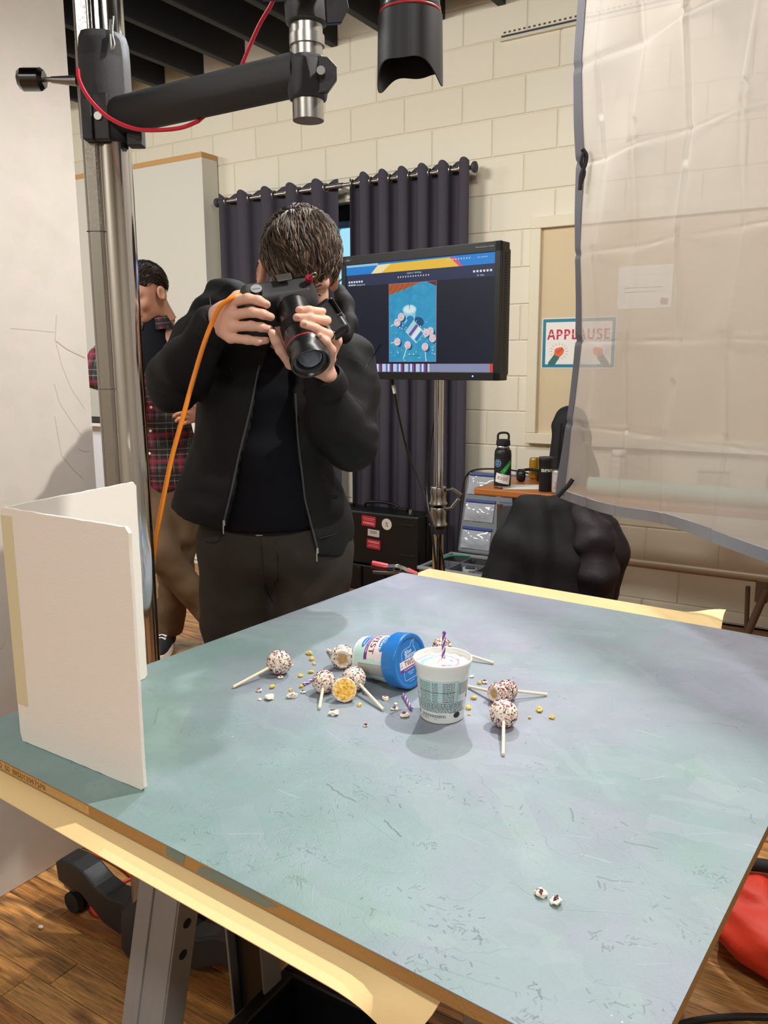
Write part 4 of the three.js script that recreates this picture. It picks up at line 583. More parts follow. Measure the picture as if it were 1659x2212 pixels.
function hairMesh(front, back, puff, count, colours, flow, side = 0) {     // cap plus many tapered locks following the scalp
  const cap = egg(0, 0.042, -0.018, 0.082 + puff, 0.096 + puff, 0.100 + puff), edge = (z, x = 0) => Math.max(front + side * smooth(-0.01, 0.05, x) * smooth(0.0, 0.05, z) + 0.80 * (z - 0.075), back);
  const f = (x, y, z) => smax(cap(x, y, z) + 0.0022 * noise3(x * 110, y * 30, z * 60), edge(z, x) - y + 0.004 * noise3(x * 160, 2, z * 160) + 0.036 * smooth(0.055, 0.068, Math.abs(x)) * smooth(-0.055, -0.03, z) * smooth(0.04, 0.015, z), 0.006);
  const col = new THREE.Color(), list = [vcol(skin(f, [-0.115, -0.1, -0.14], [0.115, 0.17, 0.11], 0.004), () => colours[0])];
  const R = [0.082 + puff, 0.096 + puff, 0.100 + puff];
  for (let k = 0; k < count; k++) {
    const t = rr(0, 2 * Math.PI), h = rr(-0.35, 1), s = Math.sqrt(Math.max(0, 1 - h * h)); let n = V(s * Math.sin(t), h, s * Math.cos(t));
    const P = (m) => V(m.x * R[0], m.y * R[1] + 0.042, m.z * R[2] - 0.018); const p0 = P(n); if (p0.y < edge(p0.z, p0.x) + 0.004 || (Math.abs(p0.x) > 0.06 && p0.z > -0.05 && p0.z < 0.03 && p0.y < 0.04)) continue;
    const len = rr(0.018, 0.048), dir = flow(n), w = rr(0.0008, 0.0017), lift = rr(0.0005, 0.0075), pts = []; let m = n.clone();
    for (let i = 0; i <= 5; i++) { pts.push(P(m).addScaledVector(m, lift * Math.sin(i / 5 * 2.4) + 0.001)); const d = dir.clone().addScaledVector(m, -dir.dot(m)).normalize(); m.addScaledVector(d, len / 5 / 0.092).normalize(); }
    const seg = [], side = V(); for (let i = 0; i <= 5; i++) { const tg = pts[Math.min(i + 1, 5)].clone().sub(pts[Math.max(i - 1, 0)]).normalize(), nn = pts[i].clone().sub(V(0, 0.042, -0.018)).normalize(); side.crossVectors(tg, nn).normalize(); const ww = w * Math.sin(Math.PI * clamp((i + 0.7) / 6.2, 0, 1)) + 0.0002; seg.push([pts[i].clone().addScaledVector(side, ww), pts[i].clone().addScaledVector(nn, ww * 0.8), pts[i].clone().addScaledVector(side, -ww)]); }
    const a = []; for (let i = 0; i < 5; i++) for (let j = 0; j < 2; j++) { const [q, r2, s2, u] = [seg[i][j], seg[i][j + 1], seg[i + 1][j], seg[i + 1][j + 1]]; a.push(q, r2, s2, r2, u, s2); }
    const g = new THREE.BufferGeometry().setFromPoints(a); g.computeVertexNormals(); const c = colours[(rnd() * colours.length) | 0]; list.push(vcol(g, () => c));
  }
  return merge(list);
}
const headPlace = (g, at, yaw, pitch, roll) => new THREE.Matrix4().compose(at, new THREE.Quaternion().setFromEuler(new THREE.Euler(pitch * RAD, yaw * RAD, roll * RAD, 'YXZ')), V(1, 1, 1));
function hit(f, g, px, py, start, lift = 0.001) {                // where the line of sight meets a field of the thing g
  const L = into(g); let a = start; for (let k = 0; k < 400; k++) { const p = L(A(px, py, a)), d = f(p.x, p.y, p.z); if (d < lift) return p; a += Math.max(0.0008, d * 0.6); if (a > start + 1.2) break; } return L(A(px, py, start + 0.2));
}
const bounds = (pts, pad) => { const lo = [1e9, 1e9, 1e9], hi = [-1e9, -1e9, -1e9]; for (const p of pts) for (const [k, v] of [p.x, p.y, p.z].entries()) { lo[k] = Math.min(lo[k], v - pad); hi[k] = Math.max(hi[k], v + pad); } return [lo, hi]; };
const wrinkle = (x, y, z, s) => 0.0035 * noise3(x * 16, y * 16, z * 16 + s) + 0.0022 * Math.sin(y * 55 + 6 * noise3(x * 9, y * 5, z * 9 + s) + x * 22) * smooth(-0.2, 0.6, noise3(x * 5 + s, y * 4, z * 5));
function shoe(g, at, turn, upper, sole) {
  const m = new THREE.Group(); m.name = 'shoe'; g.add(m); m.position.copy(at); m.rotation.y = turn;      // toe towards +z
  const up = join([cone3(V(0, 0.045, -0.05), V(0, 0.032, 0.13), 0.040, 0.031), cone3(V(0, 0.10, -0.055), V(0, 0.05, -0.05), 0.040, 0.040), cone3(V(0, 0.062, -0.02), V(0, 0.036, 0.10), 0.036, 0.030)], 0.03), uf = (x, y, z) => smax(up(x * 1.0, y, z), 0.022 - y, 0.004);
  part(m, 'upper', skin(uf, [-0.06, 0, -0.12], [0.06, 0.16, 0.19], 0.006), upper);
  const out = []; for (let k = 0; k < 28; k++) { const t = k / 28 * 2 * Math.PI, z = 0.036 + 0.132 * Math.cos(t); out.push([Math.sin(t) * (0.040 + 0.006 * smooth(-0.05, 0.12, z)), z]); }
  part(m, 'sole', new THREE.ExtrudeGeometry(shapeOf(out), { depth: 0.026, bevelEnabled: true, bevelSize: 0.002, bevelThickness: 0.002, bevelSegments: 2 }).rotateX(Math.PI / 2).translate(0, 0.0285, 0), sole);
  const laces = []; for (let k = 0; k < 5; k++) { const z = 0.015 + k * 0.018, y = 0.101 - k * 0.0085; laces.push(tube([V(-0.022, y - 0.008, z), V(0, y, z + 0.006), V(0.022, y - 0.008, z + 0.014)], 0.0028, 10, 6), tube([V(0.022, y - 0.008, z), V(0, y, z + 0.006), V(-0.022, y - 0.008, z + 0.014)], 0.0028, 10, 6)); } 
  part(m, 'laces', laces, M.white);
}
// ---------------------------------------------------------------- photographer
const PHOTO = A(592, 1500, 2.12); PHOTO.y = 0;
{
  const g = thing('person', 'man in black zip jacket and grey trousers photographing over the table', 'person', PHOTO, YAW), L = into(g), J = (x, y, a) => L(A(x, y, a));
  const Hm = headPlace(g, J(648, 592, 1.99), 17, 33, -3);
  const neck0 = V(0, -0.13, -0.05).applyMatrix4(Hm);
  // arms
  const RS = J(492, 668, 2.12), RE = J(368, 838, 2.02), RW = J(470, 690, 1.90), LS = J(757, 776, 2.12), LE = J(762, 962, 2.02), LW = J(702, 812, 1.885);
  const hipR = J(512, 1190, 2.13), hipL = J(676, 1195, 2.13), kneeR = J(520, 1500, 2.12), kneeL = J(668, 1500, 2.14), ankR = V(kneeR.x + 0.0, 0.09, kneeR.z - 0.02), ankL = V(kneeL.x + 0.01, 0.09, kneeL.z - 0.04);
  const core = [[J(640, 735, 2.12), 0.085], [J(600, 830, 2.13), 0.115], [J(592, 1000, 2.13), 0.11], [J(594, 1150, 2.13), 0.11]];
  const bodyField = join([chain(core, 0.05), cone3(neck0, J(640, 735, 2.12), 0.052, 0.075), cone3(RS, J(620, 740, 2.12), 0.044, 0.075), cone3(LS, J(640, 770, 2.12), 0.044, 0.075), chain([[RS, 0.044], [RE, 0.040], [RW, 0.028]], 0.02), chain([[LS, 0.044], [LE, 0.040], [LW, 0.028]], 0.02), chain([[hipR, 0.085], [kneeR, 0.058], [ankR, 0.040]], 0.03), chain([[hipL, 0.085], [kneeL, 0.058], [ankL, 0.040]], 0.03), cone3(hipR, hipL, 0.09, 0.09)], 0.04);
  // hands: every finger its own chain
  const finger = (pts, r0) => chain(pts.map((p, i) => [J(...p), r0 * [1, 0.93, 0.86, 0.76][i]]), 0.005);
  const rk = [[503, 652, 1.852], [506, 680, 1.845], [504, 706, 1.847], [498, 730, 1.855]];
  const rightHand = join([join(rk.map((k) => cone3(J(474, 690 + (k[1] - 690) * 0.45, 1.888), J(...k), 0.0175, 0.0125)), 0.016), cone3(RW, J(476, 690, 1.888), 0.027, 0.022), cone3(J(482, 672, 1.885), J(512, 640, 1.905), 0.016, 0.012)], 0.014);
  const rightFingers = [finger([rk[0], [536, 645, 1.826], [558, 649, 1.822], [576, 658, 1.832]], 0.0118), finger([rk[1], [545, 674, 1.82], [568, 679, 1.82], [585, 685, 1.834]], 0.0118), finger([rk[2], [542, 704, 1.824], [565, 707, 1.826], [582, 711, 1.838]], 0.0114), finger([rk[3], [534, 734, 1.832], [556, 737, 1.834], [575, 735, 1.846]], 0.0106), finger([[512, 640, 1.905], [535, 632, 1.91], [560, 632, 1.905]], 0.012)];
  const lk = [[724, 694, 1.862], [727, 714, 1.856], [727, 738, 1.85], [714, 776, 1.842]];
  const leftHand = join([...lk.map((k) => cone3(J(694, 790, 1.878), J(...k), 0.018, 0.0125)), cone3(LW, J(690, 792, 1.88), 0.027, 0.023), cone3(J(688, 792, 1.88), J(628, 786, 1.862), 0.018, 0.013)], 0.014);
  const leftFingers = [finger([lk[0], [702, 676, 1.826], [668, 671, 1.805], [646, 670, 1.80]], 0.0112), finger([lk[1], [706, 694, 1.812], [672, 688, 1.79], [641, 686, 1.786]], 0.0116), finger([lk[2], [712, 724, 1.80], [682, 710, 1.782], [656, 701, 1.777]], 0.0114), finger([lk[3], [716, 756, 1.805], [704, 738, 1.788], [689, 726, 1.782]], 0.0106), finger([[628, 786, 1.862], [606, 756, 1.836], [596, 736, 1.822], [588, 720, 1.816]], 0.0122)];
  const handOf = (palm, fingers) => (x, y, z) => { let d = palm(x, y, z); for (const q of fingers) d = smin(d, q(x, y, z), 0.004); return d; };
  const pr = [RW, ...rk.map((k) => J(...k)), J(590, 660, 1.83), J(590, 740, 1.84), J(545, 625, 1.92)], pl = [LW, ...lk.map((k) => J(...k)), J(638, 665, 1.775), J(585, 715, 1.81), J(625, 790, 1.87)];
  const [rlo, rhi] = bounds(pr, 0.022), [llo, lhi] = bounds(pl, 0.022);
  const everything = [...core.map((c) => c[0]), RS, RE, RW, LS, LE, LW, ankR, ankL, neck0];
  const [blo, bhi] = bounds(everything, 0.16);
  part(g, 'body', [skin(bodyField, blo, bhi, 0.013), faceSkin.clone().applyMatrix4(Hm), skin(handOf(rightHand, rightFingers), rlo, rhi, 0.003), skin(handOf(leftHand, leftFingers), llo, lhi, 0.003)], M.skin);
  const nails = [[J(577, 656, 1.822), 0], [J(641, 683, 1.776), 1], [J(646, 667, 1.79), 1], [J(657, 698, 1.767), 1], [J(690, 724, 1.772), 1]];
  for (const [p] of nails) part(g, 'fingernail', ball(0.0052, p.x, p.y, p.z, 1.15, 0.8, 0.5, 10), M.nail);
  for (const q of [-1, 1]) { const e = part(g, 'eye', [ball(0.0115, q * 0.031, -0.001, 0.0745)], M.eyeWhite); e.applyMatrix4(Hm); const ir = part(e, 'iris', ball(0.0055, q * 0.031, -0.003, 0.0815, 1, 1, 0.8, 12), M.iris); const b = part(g, 'eyebrow', tube([V(q * 0.014, 0.015, 0.0885), V(q * 0.030, 0.0215, 0.0860), V(q * 0.048, 0.014, 0.073)], 0.0032, 16, 6), M.hair2); b.applyMatrix4(Hm); const lidm = part(g, 'eyelid', ball(0.0125, q * 0.031, 0.002, 0.0738, 1.1, 0.75, 1), M.skin); lidm.applyMatrix4(Hm); }
  const hr = part(g, 'hair', hairMesh(0.028, -0.058, 0.006, 4200, ['#2a2019', '#382b22', '#4f3f32', '#6e5b4a', '#43342a', '#857262'], (n) => V(0.30 + 0.9 * noise3(n.x * 4, n.y * 4, n.z * 4), (n.z > 0 ? -0.5 : -0.9) + 0.5 * noise3(n.x * 5 + 9, n.y * 5, n.z * 5), (n.z > -0.2 ? 0.9 : -0.25) + 0.5 * noise3(n.x * 5, n.y * 5 + 7, n.z * 5)), 0.035), std('#ffffff', 0.6, 0, { vertexColors: true })); hr.applyMatrix4(Hm);
  { const wisps = []; for (let k = 0; k < 12; k++) { const a = V(rr(-0.04, 0.05), 0.128, rr(-0.07, 0.0)), b = a.clone().add(V(rr(-0.02, 0.02), rr(0.004, 0.014), rr(-0.03, -0.005))); wisps.push(tube([a, a.clone().lerp(b, 0.6).add(V(0, 0.006, 0)), b], 0.0006, 6, 4)); } const w = part(hr, 'stray_hair', wisps, M.hair); w.userData.kind = 'stuff'; }
  // trousers
  const waistY = J(594, 1120, 2.13).y;
  const tf0 = join([chain([[hipR, 0.106], [J(517, 1330, 2.13), 0.098], [kneeR, 0.078], [V(ankR.x, 0.06, ankR.z), 0.068]], 0.03), chain([[hipL, 0.106], [J(672, 1330, 2.13), 0.099], [kneeL, 0.078], [V(ankL.x, 0.06, ankL.z), 0.068]], 0.03), cone3(J(532, 1165, 2.13), J(660, 1168, 2.13), 0.122, 0.122)], 0.03);
  const trF = (x, y, z) => smax(tf0(x, y, z) + 1.3 * wrinkle(x, y, z, 3) * smooth(0, 1, y), Math.max(y - waistY, 0.03 - y), 0.006);
  const [tlo, thi] = bounds([hipR, hipL, kneeR, kneeL, ankR, ankL], 0.16); tlo[1] = 0.0;
  const tr = part(g, 'trousers', skin(trF, tlo, thi, 0.0085, 1), M.trouser, 'dark grey trousers');
  const seam = (list, r, name, mat, par, fld, st) => part(par, name, tube(list.map(([x, y]) => hit(fld, g, x, y, st)), r, 40, 6), mat);
  seam([[562, 1160], [568, 1220], [572, 1262], [588, 1300], [592, 1340]], 0.0012, 'fly_seam', M.blackMatte, tr, trF, 1.85); seam([[595, 1168], [600, 1215], [600, 1248], [592, 1262]], 0.0012, 'fly_seam', M.blackMatte, tr, trF, 1.85); seam([[430, 1165], [450, 1172], [470, 1170], [482, 1150]], 0.0013, 'pocket_seam', M.blackMatte, tr, trF, 1.85);
  part(tr, 'buckle', ball(0.006, ...hit(trF, g, 560, 1156, 1.85).toArray(), 1.6, 0.6, 0.5), M.steel);
  shoe(g, V(ankR.x - 0.01, 0.0005, ankR.z + 0.04), -0.15, M.blackMatte, M.rubber); shoe(g, V(ankL.x + 0.01, 0.0005, ankL.z + 0.04), 0.2, M.blackMatte, M.rubber);
  // t-shirt
  const sf0 = join([chain([[J(630, 745, 2.12), 0.085], [J(596, 830, 2.125), 0.120], [J(590, 980, 2.12), 0.124], [J(590, 1080, 2.12), 0.124], [J(592, 1160, 2.12), 0.130]], 0.05), cone3(J(540, 1100, 2.13), J(655, 1100, 2.13), 0.112, 0.112), cone3(J(545, 880, 2.13), J(655, 880, 2.13), 0.104, 0.104)], 0.05);
  const hemS = J(594, 1152, 2.0).y, shF = (x, y, z) => smax(sf0(x, y, z) + 1.6 * wrinkle(x * 0.7, y * 1.4, z, 8), hemS - y + 0.02 * x, 0.006);
  const [slo, shi] = bounds([J(500, 700, 2.12), J(700, 1180, 2.12), J(590, 980, 2.11)], 0.18);
  part(g, 't_shirt', skin(shF, slo, shi, 0.009), M.shirt, 'black t-shirt');
  // zip jacket, open at the front
  const torso = join([chain([[J(640, 742, 2.12), 0.10], [J(596, 840, 2.13), 0.138], [J(590, 1000, 2.125), 0.140], [J(588, 1120, 2.13), 0.140]], 0.05), cone3(J(546, 880, 2.135), J(668, 870, 2.125), 0.118, 0.126), cone3(J(505, 1085, 2.14), J(642, 1120, 2.13), 0.140, 0.140), cone3(J(545, 830, 2.13), J(505, 1090, 2.14), 0.108, 0.138), cone3(J(494, 1120, 2.14), J(648, 1170, 2.13), 0.132, 0.132), cone3(RS, J(560, 745, 2.13), 0.058, 0.10), cone3(LS, J(670, 785, 2.12), 0.058, 0.10), cone3(RS, J(600, 690, 2.17), 0.056, 0.078), cone3(J(640, 700, 2.17), J(695, 735, 2.14), 0.07, 0.068)], 0.05), standCollar = chain([[J(733, 622, 2.10), 0.014], [J(746, 655, 2.06), 0.018], [J(757, 700, 2.01), 0.020], [J(748, 726, 1.98), 0.018]], 0.02);
  const sleeveR = chain([[RS, 0.058], [J(424, 745, 2.08), 0.060], [J(378, 824, 2.03), 0.066], [J(402, 790, 1.975), 0.058], [J(455, 702, 1.915), 0.042]], 0.03), sleeveL = chain([[LS, 0.056], [J(766, 850, 2.09), 0.057], [J(756, 956, 2.03), 0.063], [J(725, 905, 1.975), 0.058], [J(698, 826, 1.90), 0.044]], 0.03);
  const zipL = (y) => [[690, 592], [760, 572], [800, 561], [880, 545], [980, 520], [1060, 503], [1135, 485], [1260, 460]], zipR = (y) => [[690, 640], [760, 636], [850, 634], [950, 640], [1080, 655], [1190, 683], [1260, 700]];
  const lerpTab = (tab, y) => { if (y <= tab[0][0]) return tab[0][1]; for (let i = 0; i + 1 < tab.length; i++) if (y <= tab[i + 1][0]) return mixn(tab[i][1], tab[i + 1][1], (y - tab[i][0]) / (tab[i + 1][0] - tab[i][0])); return tab[tab.length - 1][1]; };
  const ys = [], xl = [], xr = []; for (let y = 640; y <= 1320; y += 20) { const p = J(lerpTab(zipL(), y), y, 1.99), q = J(lerpTab(zipR(), y), y, 1.99); ys.push(p.y); xl.push(p.x); xr.push(q.x); }
  const atY = (arr, y) => { const t = clamp((ys[0] - y) / (ys[0] - ys[ys.length - 1]), 0, 0.9999) * (ys.length - 1), i = Math.floor(t); return mixn(arr[i], arr[i + 1], t - i); };
  const zf = J(590, 900, 2.08).z, hemA = J(388, 1112, 2.06), hemB = J(690, 1196, 2.0), hemSlope = (hemB.y - hemA.y) / (hemB.x - hemA.x);
  const jkF = (x, y, z) => {
    const t = torso(x, y, z); const a = sleeveR(x, y, z), b = sleeveL(x, y, z); let d = smax(t, Math.max(atY(xl, y) - x, 0) > 0 || x > atY(xr, y) || z < zf ? -1 : Math.min(x - atY(xl, y), atY(xr, y) - x, z - zf), 0.004);
    const hem = hemA.y + hemSlope * (x - hemA.x) - 0.01 * smooth(0.0, 0.2, x); d = smax(d, hem - y, 0.008);
    d = smin(d, smin(a, b, 0.01), 0.03); d = smin(d, standCollar(x, y, z), 0.02); if (d > 0.03 || d < -0.03) return d; return d + 2.2 * wrinkle(x, y, z, 17) + foldAt(x, y, z) + 0.003 * Math.sin(y * 70 + x * 40) * smooth(0.05, -0.02, Math.min(Math.abs(a), Math.abs(b)) - 0.004) * smooth(0, 0.5, noise3(x * 7, y * 7, z * 7));
  };
  const folds = [[J(742, 985, 1.97), 0.10, 0.0055, 95, 0.6], [J(790, 930, 2.02), 0.09, 0.004, 85, -0.4], [J(380, 850, 1.99), 0.09, 0.005, 90, 0.9], [J(430, 700, 2.06), 0.08, 0.004, 80, -0.6], [J(452, 640, 2.06), 0.07, 0.005, 85, 0.3], [J(800, 780, 2.06), 0.08, 0.0035, 80, 0.2]];
  const foldAt = (x, y, z) => { let s = 0; for (const [c, r, amp, fr, sl] of folds) { const q = Math.hypot(x - c.x, y - c.y, z - c.z); if (q < r) s += amp * smooth(r, r * 0.25, q) * Math.sin((y - c.y) * fr + (x - c.x) * fr * sl + 2.5 * noise3(x * 14, y * 14, z * 14)); } return s; };
  const [jlo, jhi] = bounds([RS, RE, RW, LS, LE, LW, J(505, 1180, 2.14), J(642, 1220, 2.13)], 0.17); jhi[1] = J(640, 560, 2.12).y;
  const jk = part(g, 'jacket', skin(jkF, jlo, jhi, 0.0075), M.jacket, 'black zip-up jacket worn open');
  const zipper = (tab, off, y0, y1) => { const pts = []; for (let y = y0; y <= y1; y += 14) pts.push(hit(jkF, g, lerpTab(tab, y) + off, y, 1.85, 0.0005)); part(jk, 'zipper', tube(pts, 0.003, 80, 6), std('#4a4b50', 0.35, 0.5), 'black zip tape'); const e = pts[pts.length - 1]; part(jk, 'zip_pull', [box(0.006, 0.014, 0.003, e.x, e.y - 0.004, e.z + 0.003, 0.001), box(0.003, 0.022, 0.002, e.x - 0.002, e.y - 0.02, e.z + 0.003)], M.steel); };
  for (const sm of [[[822, 745], [806, 770], [790, 795], [776, 825]], [[452, 640], [462, 690], [486, 760], [500, 800]], [[660, 1165], [690, 1163], [720, 1155], [752, 1138]]]) part(jk, 'seam', tube(sm.map(([x, y]) => hit(jkF, g, x, y, 1.85, 0.0002)), 0.0014, 30, 6), M.blackMatte);
  zipper(zipL(), -3, 790, 1134); zipper(zipR(), 4, 850, 1188);
  const collar = sheet(28, 6, (u, v) => { const t = mixn(-2.35, 2.1, u), c = neck0.clone().lerp(J(650, 720, 2.11), 0.35), r = mixn(0.078, 0.066, v) + 0.006 * Math.sin(t * 2); return { x: c.x + Math.sin(t + 0.4) * r * 1.05, y: c.y - 0.055 + 0.085 * v + 0.012 * Math.sin(t), z: c.z + Math.cos(t + 0.4) * r }; }, 0.004);
  part(jk, 'collar', collar, M.jacket);
  for (const [w, e] of [[RW, RE], [LW, LE]]) { const d = e.clone().sub(w).normalize(), c0 = w.clone().addScaledVector(d, 0.008); part(jk, 'cuff', lathe([[0.036, -0.012], [0.0405, -0.010], [0.043, 0.0], [0.045, 0.016], [0.045, 0.03]], 28).applyMatrix4(new THREE.Matrix4().compose(c0, new THREE.Quaternion().setFromUnitVectors(V(0, 1, 0), d), V(1, 1, 1))), M.jacket); }
  part(g, 'ring', new THREE.TorusGeometry(0.0112, 0.0022, 8, 24).applyMatrix4(new THREE.Matrix4().compose(J(712, 724, 1.80), new THREE.Quaternion().setFromUnitVectors(V(0, 0, 1), J(682, 710, 1.782).sub(J(727, 738, 1.85)).normalize()), V(1, 1, 1))), M.blackGloss, 'black ring');
}
{ // the camera in his hands
  const base = A(633, 662, 1.875), front = A(672, 787, 1.765), ax = front.clone().sub(base).normalize();
  const g = thing('camera', 'black mirrorless camera with long zoom lens held to his eye', 'camera', base);
  const right = fromHeading(1, -0.06, 0.02), up = V().crossVectors(ax, right).normalize(); right.crossVectors(up, ax).normalize();
  const q = new THREE.Quaternion().setFromRotationMatrix(new THREE.Matrix4().makeBasis(right, up, ax)), setL = (m) => { m.quaternion.copy(q); return m; }, set = (m) => { m.quaternion.copy(q); m.position.copy(up).multiplyScalar(-0.030); return m; };
  const LL = front.distanceTo(base);
  set(part(g, 'camera_body', [box(0.142, 0.098, 0.058, -0.022, 0.016, -0.030, 0.014, 3), box(0.052, 0.104, 0.082, -0.082, 0.014, -0.022, 0.018, 3), put(lathe([[0, -0.05], [0.036, -0.05], [0.043, -0.044], [0.045, -0.036], [0.045, 0.030], [0.041, 0.040], [0.034, 0.044], [0, 0.045]], 40).rotateZ(-Math.PI / 2), 0.012, 0.020, -0.022)], phys('#2b2c2f', 0.42, 0, { bumpMap: rep(lump, 40), bumpScale: 0.0006 })));
  set(part(g, 'dial', [put(new THREE.CylinderGeometry(0.0135, 0.0135, 0.012, 28), -0.074, 0.071, -0.022)], M.blackGloss)); set(part(g, 'dial_mark', [put(new THREE.CylinderGeometry(0.0125, 0.0125, 0.001, 28), -0.074, 0.0776, -0.022), box(0.016, 0.0016, 0.003, -0.074, 0.0785, -0.022)], M.grey));
  set(part(g, 'joystick', [put(new THREE.CylinderGeometry(0.008, 0.009, 0.01, 20), -0.066, 0.045, 0.017, 1.2), box(0.018, 0.004, 0.004, -0.066, 0.049, 0.022, 0.001), box(0.004, 0.016, 0.004, -0.066, 0.049, 0.022, 0.001)], M.blackGloss));
  set(part(g, 'hot_shoe', box(0.032, 0.004, 0.02, -0.008, 0.075, -0.045, 0.001), M.dullsteel)); set(part(g, 'red_release', [put(new THREE.CylinderGeometry(0.0085, 0.0085, 0.012, 18), 0.045, 0.074, -0.03)], std('#8e1c34', 0.35)));
  set(part(g, 'strap_lug', put(new THREE.TorusGeometry(0.006, 0.0014, 8, 18), 0.056, 0.083, -0.03), M.steel));
  const lens = setL(part(g, 'lens_barrel', lathe([[0, 0], [0.036, 0], [0.0375, 0.006], [0.0375, 0.03], [0.0395, 0.034], [0.0405, 0.052], [0.0405, LL * 0.66], [0.042, LL * 0.67], [0.042, LL * 0.74], [0.0395, LL * 0.75], [0.0395, LL * 0.86], [0.0425, LL * 0.88], [0.043, LL * 0.99], [0.0415, LL], [0.0385, LL], [0.037, LL - 0.006], [0.034, LL - 0.012], [0, LL - 0.013]], 56).rotateX(Math.PI / 2), phys('#17181a', 0.32, 0, { clearcoat: 0.35, clearcoatRoughness: 0.3 })));
  const ribs = []; for (let k = 0; k < 90; k++) { const t = k / 90 * 2 * Math.PI; ribs.push(new THREE.BoxGeometry(0.0015, 0.0016, 0.026).translate(0, 0.0408, 0.072).rotateZ(t)); } part(lens, 'focus_ring', ribs, M.rubber);
  part(lens, 'red_ring', lathe([[0.0421, 0], [0.0426, 0.0008], [0.0426, 0.0022], [0.0421, 0.003]], 56).rotateX(Math.PI / 2).translate(0, 0, LL * 0.70), std('#b81f2b', 0.4));
  part(lens, 'front_glass', ball(0.033, 0, 0, LL - 0.016, 1, 1, 0.3, 28), phys('#101018', 0.04, 0, { clearcoat: 1 }));
  // radio trigger on the shoe side
  const trig = new THREE.Group(); trig.name = 'flash_trigger'; const tc = A(716, 690, 1.825), tx = A(742, 728, 1.80).sub(A(692, 652, 1.835)).normalize(), tz = fromHeading(-0.28, 0.35, -0.9), ty = V().crossVectors(tz, tx).normalize(); tz.crossVectors(tx, ty).normalize();
  trig.position.copy(tc.sub(base)); trig.quaternion.setFromRotationMatrix(new THREE.Matrix4().makeBasis(tx, ty, tz)); g.add(trig); trig.userData.label = 'black radio trigger';
  part(trig, 'trigger_case', [box(0.088, 0.050, 0.032, 0, 0, 0, 0.012, 3)], M.blackPlastic); part(trig, 'trigger_window', box(0.050, 0.016, 0.034, -0.012, 0.020, 0.0, 0.006), phys('#050506', 0.08, 0, { clearcoat: 1 }));
  const nm = canvasTex(512, 128, (c, w, h) => { c.fillStyle = '#101012'; c.fillRect(0, 0, w, h); c.fillStyle = '#d9d9d9'; c.font = 'bold 84px sans-serif'; c.textAlign = 'center'; c.textBaseline = 'middle'; c.beginPath(); c.moveTo(40, 80); c.lineTo(64, 40); c.lineTo(88, 80); c.fill(); c.fillText('Profoto', w / 2 + 40, h / 2 + 6); });
  const lbl = part(trig, 'trigger_print', new THREE.BoxGeometry(0.046, 0.0115, 0.0006), std('#ffffff', 0.4, 0, { map: nm })); lbl.position.set(0.014, -0.012, 0.0162);
  part(trig, 'foot', box(0.02, 0.012, 0.02, -0.03, -0.03, -0.01, 0.003), M.blackPlastic);
  const cable = single('tether_cable', tube([A(560, 632, 1.885), A(533, 637, 1.868), A(505, 642, 1.838), A(478, 660, 1.835), A(459, 695, 1.842), A(440, 745, 1.842), A(418, 818, 1.835), A(394, 905, 1.82), A(372, 985, 1.81), A(354, 1070, 1.80), A(341, 1140, 1.80), A(332, 1210, 1.805), A(326, 1260, 1.83), A(312, 1330, 1.86)], 0.0052, 120, 12), M.orangeCable, 'orange tether cable hanging from the hand held camera', 'cable');
  single('cable_plug', rod(A(533, 637, 1.866), A(552, 633, 1.88), 0.0065, 0.0065, 14), M.blackPlastic, 'black plug of the orange tether cable in the camera', 'plug');
}
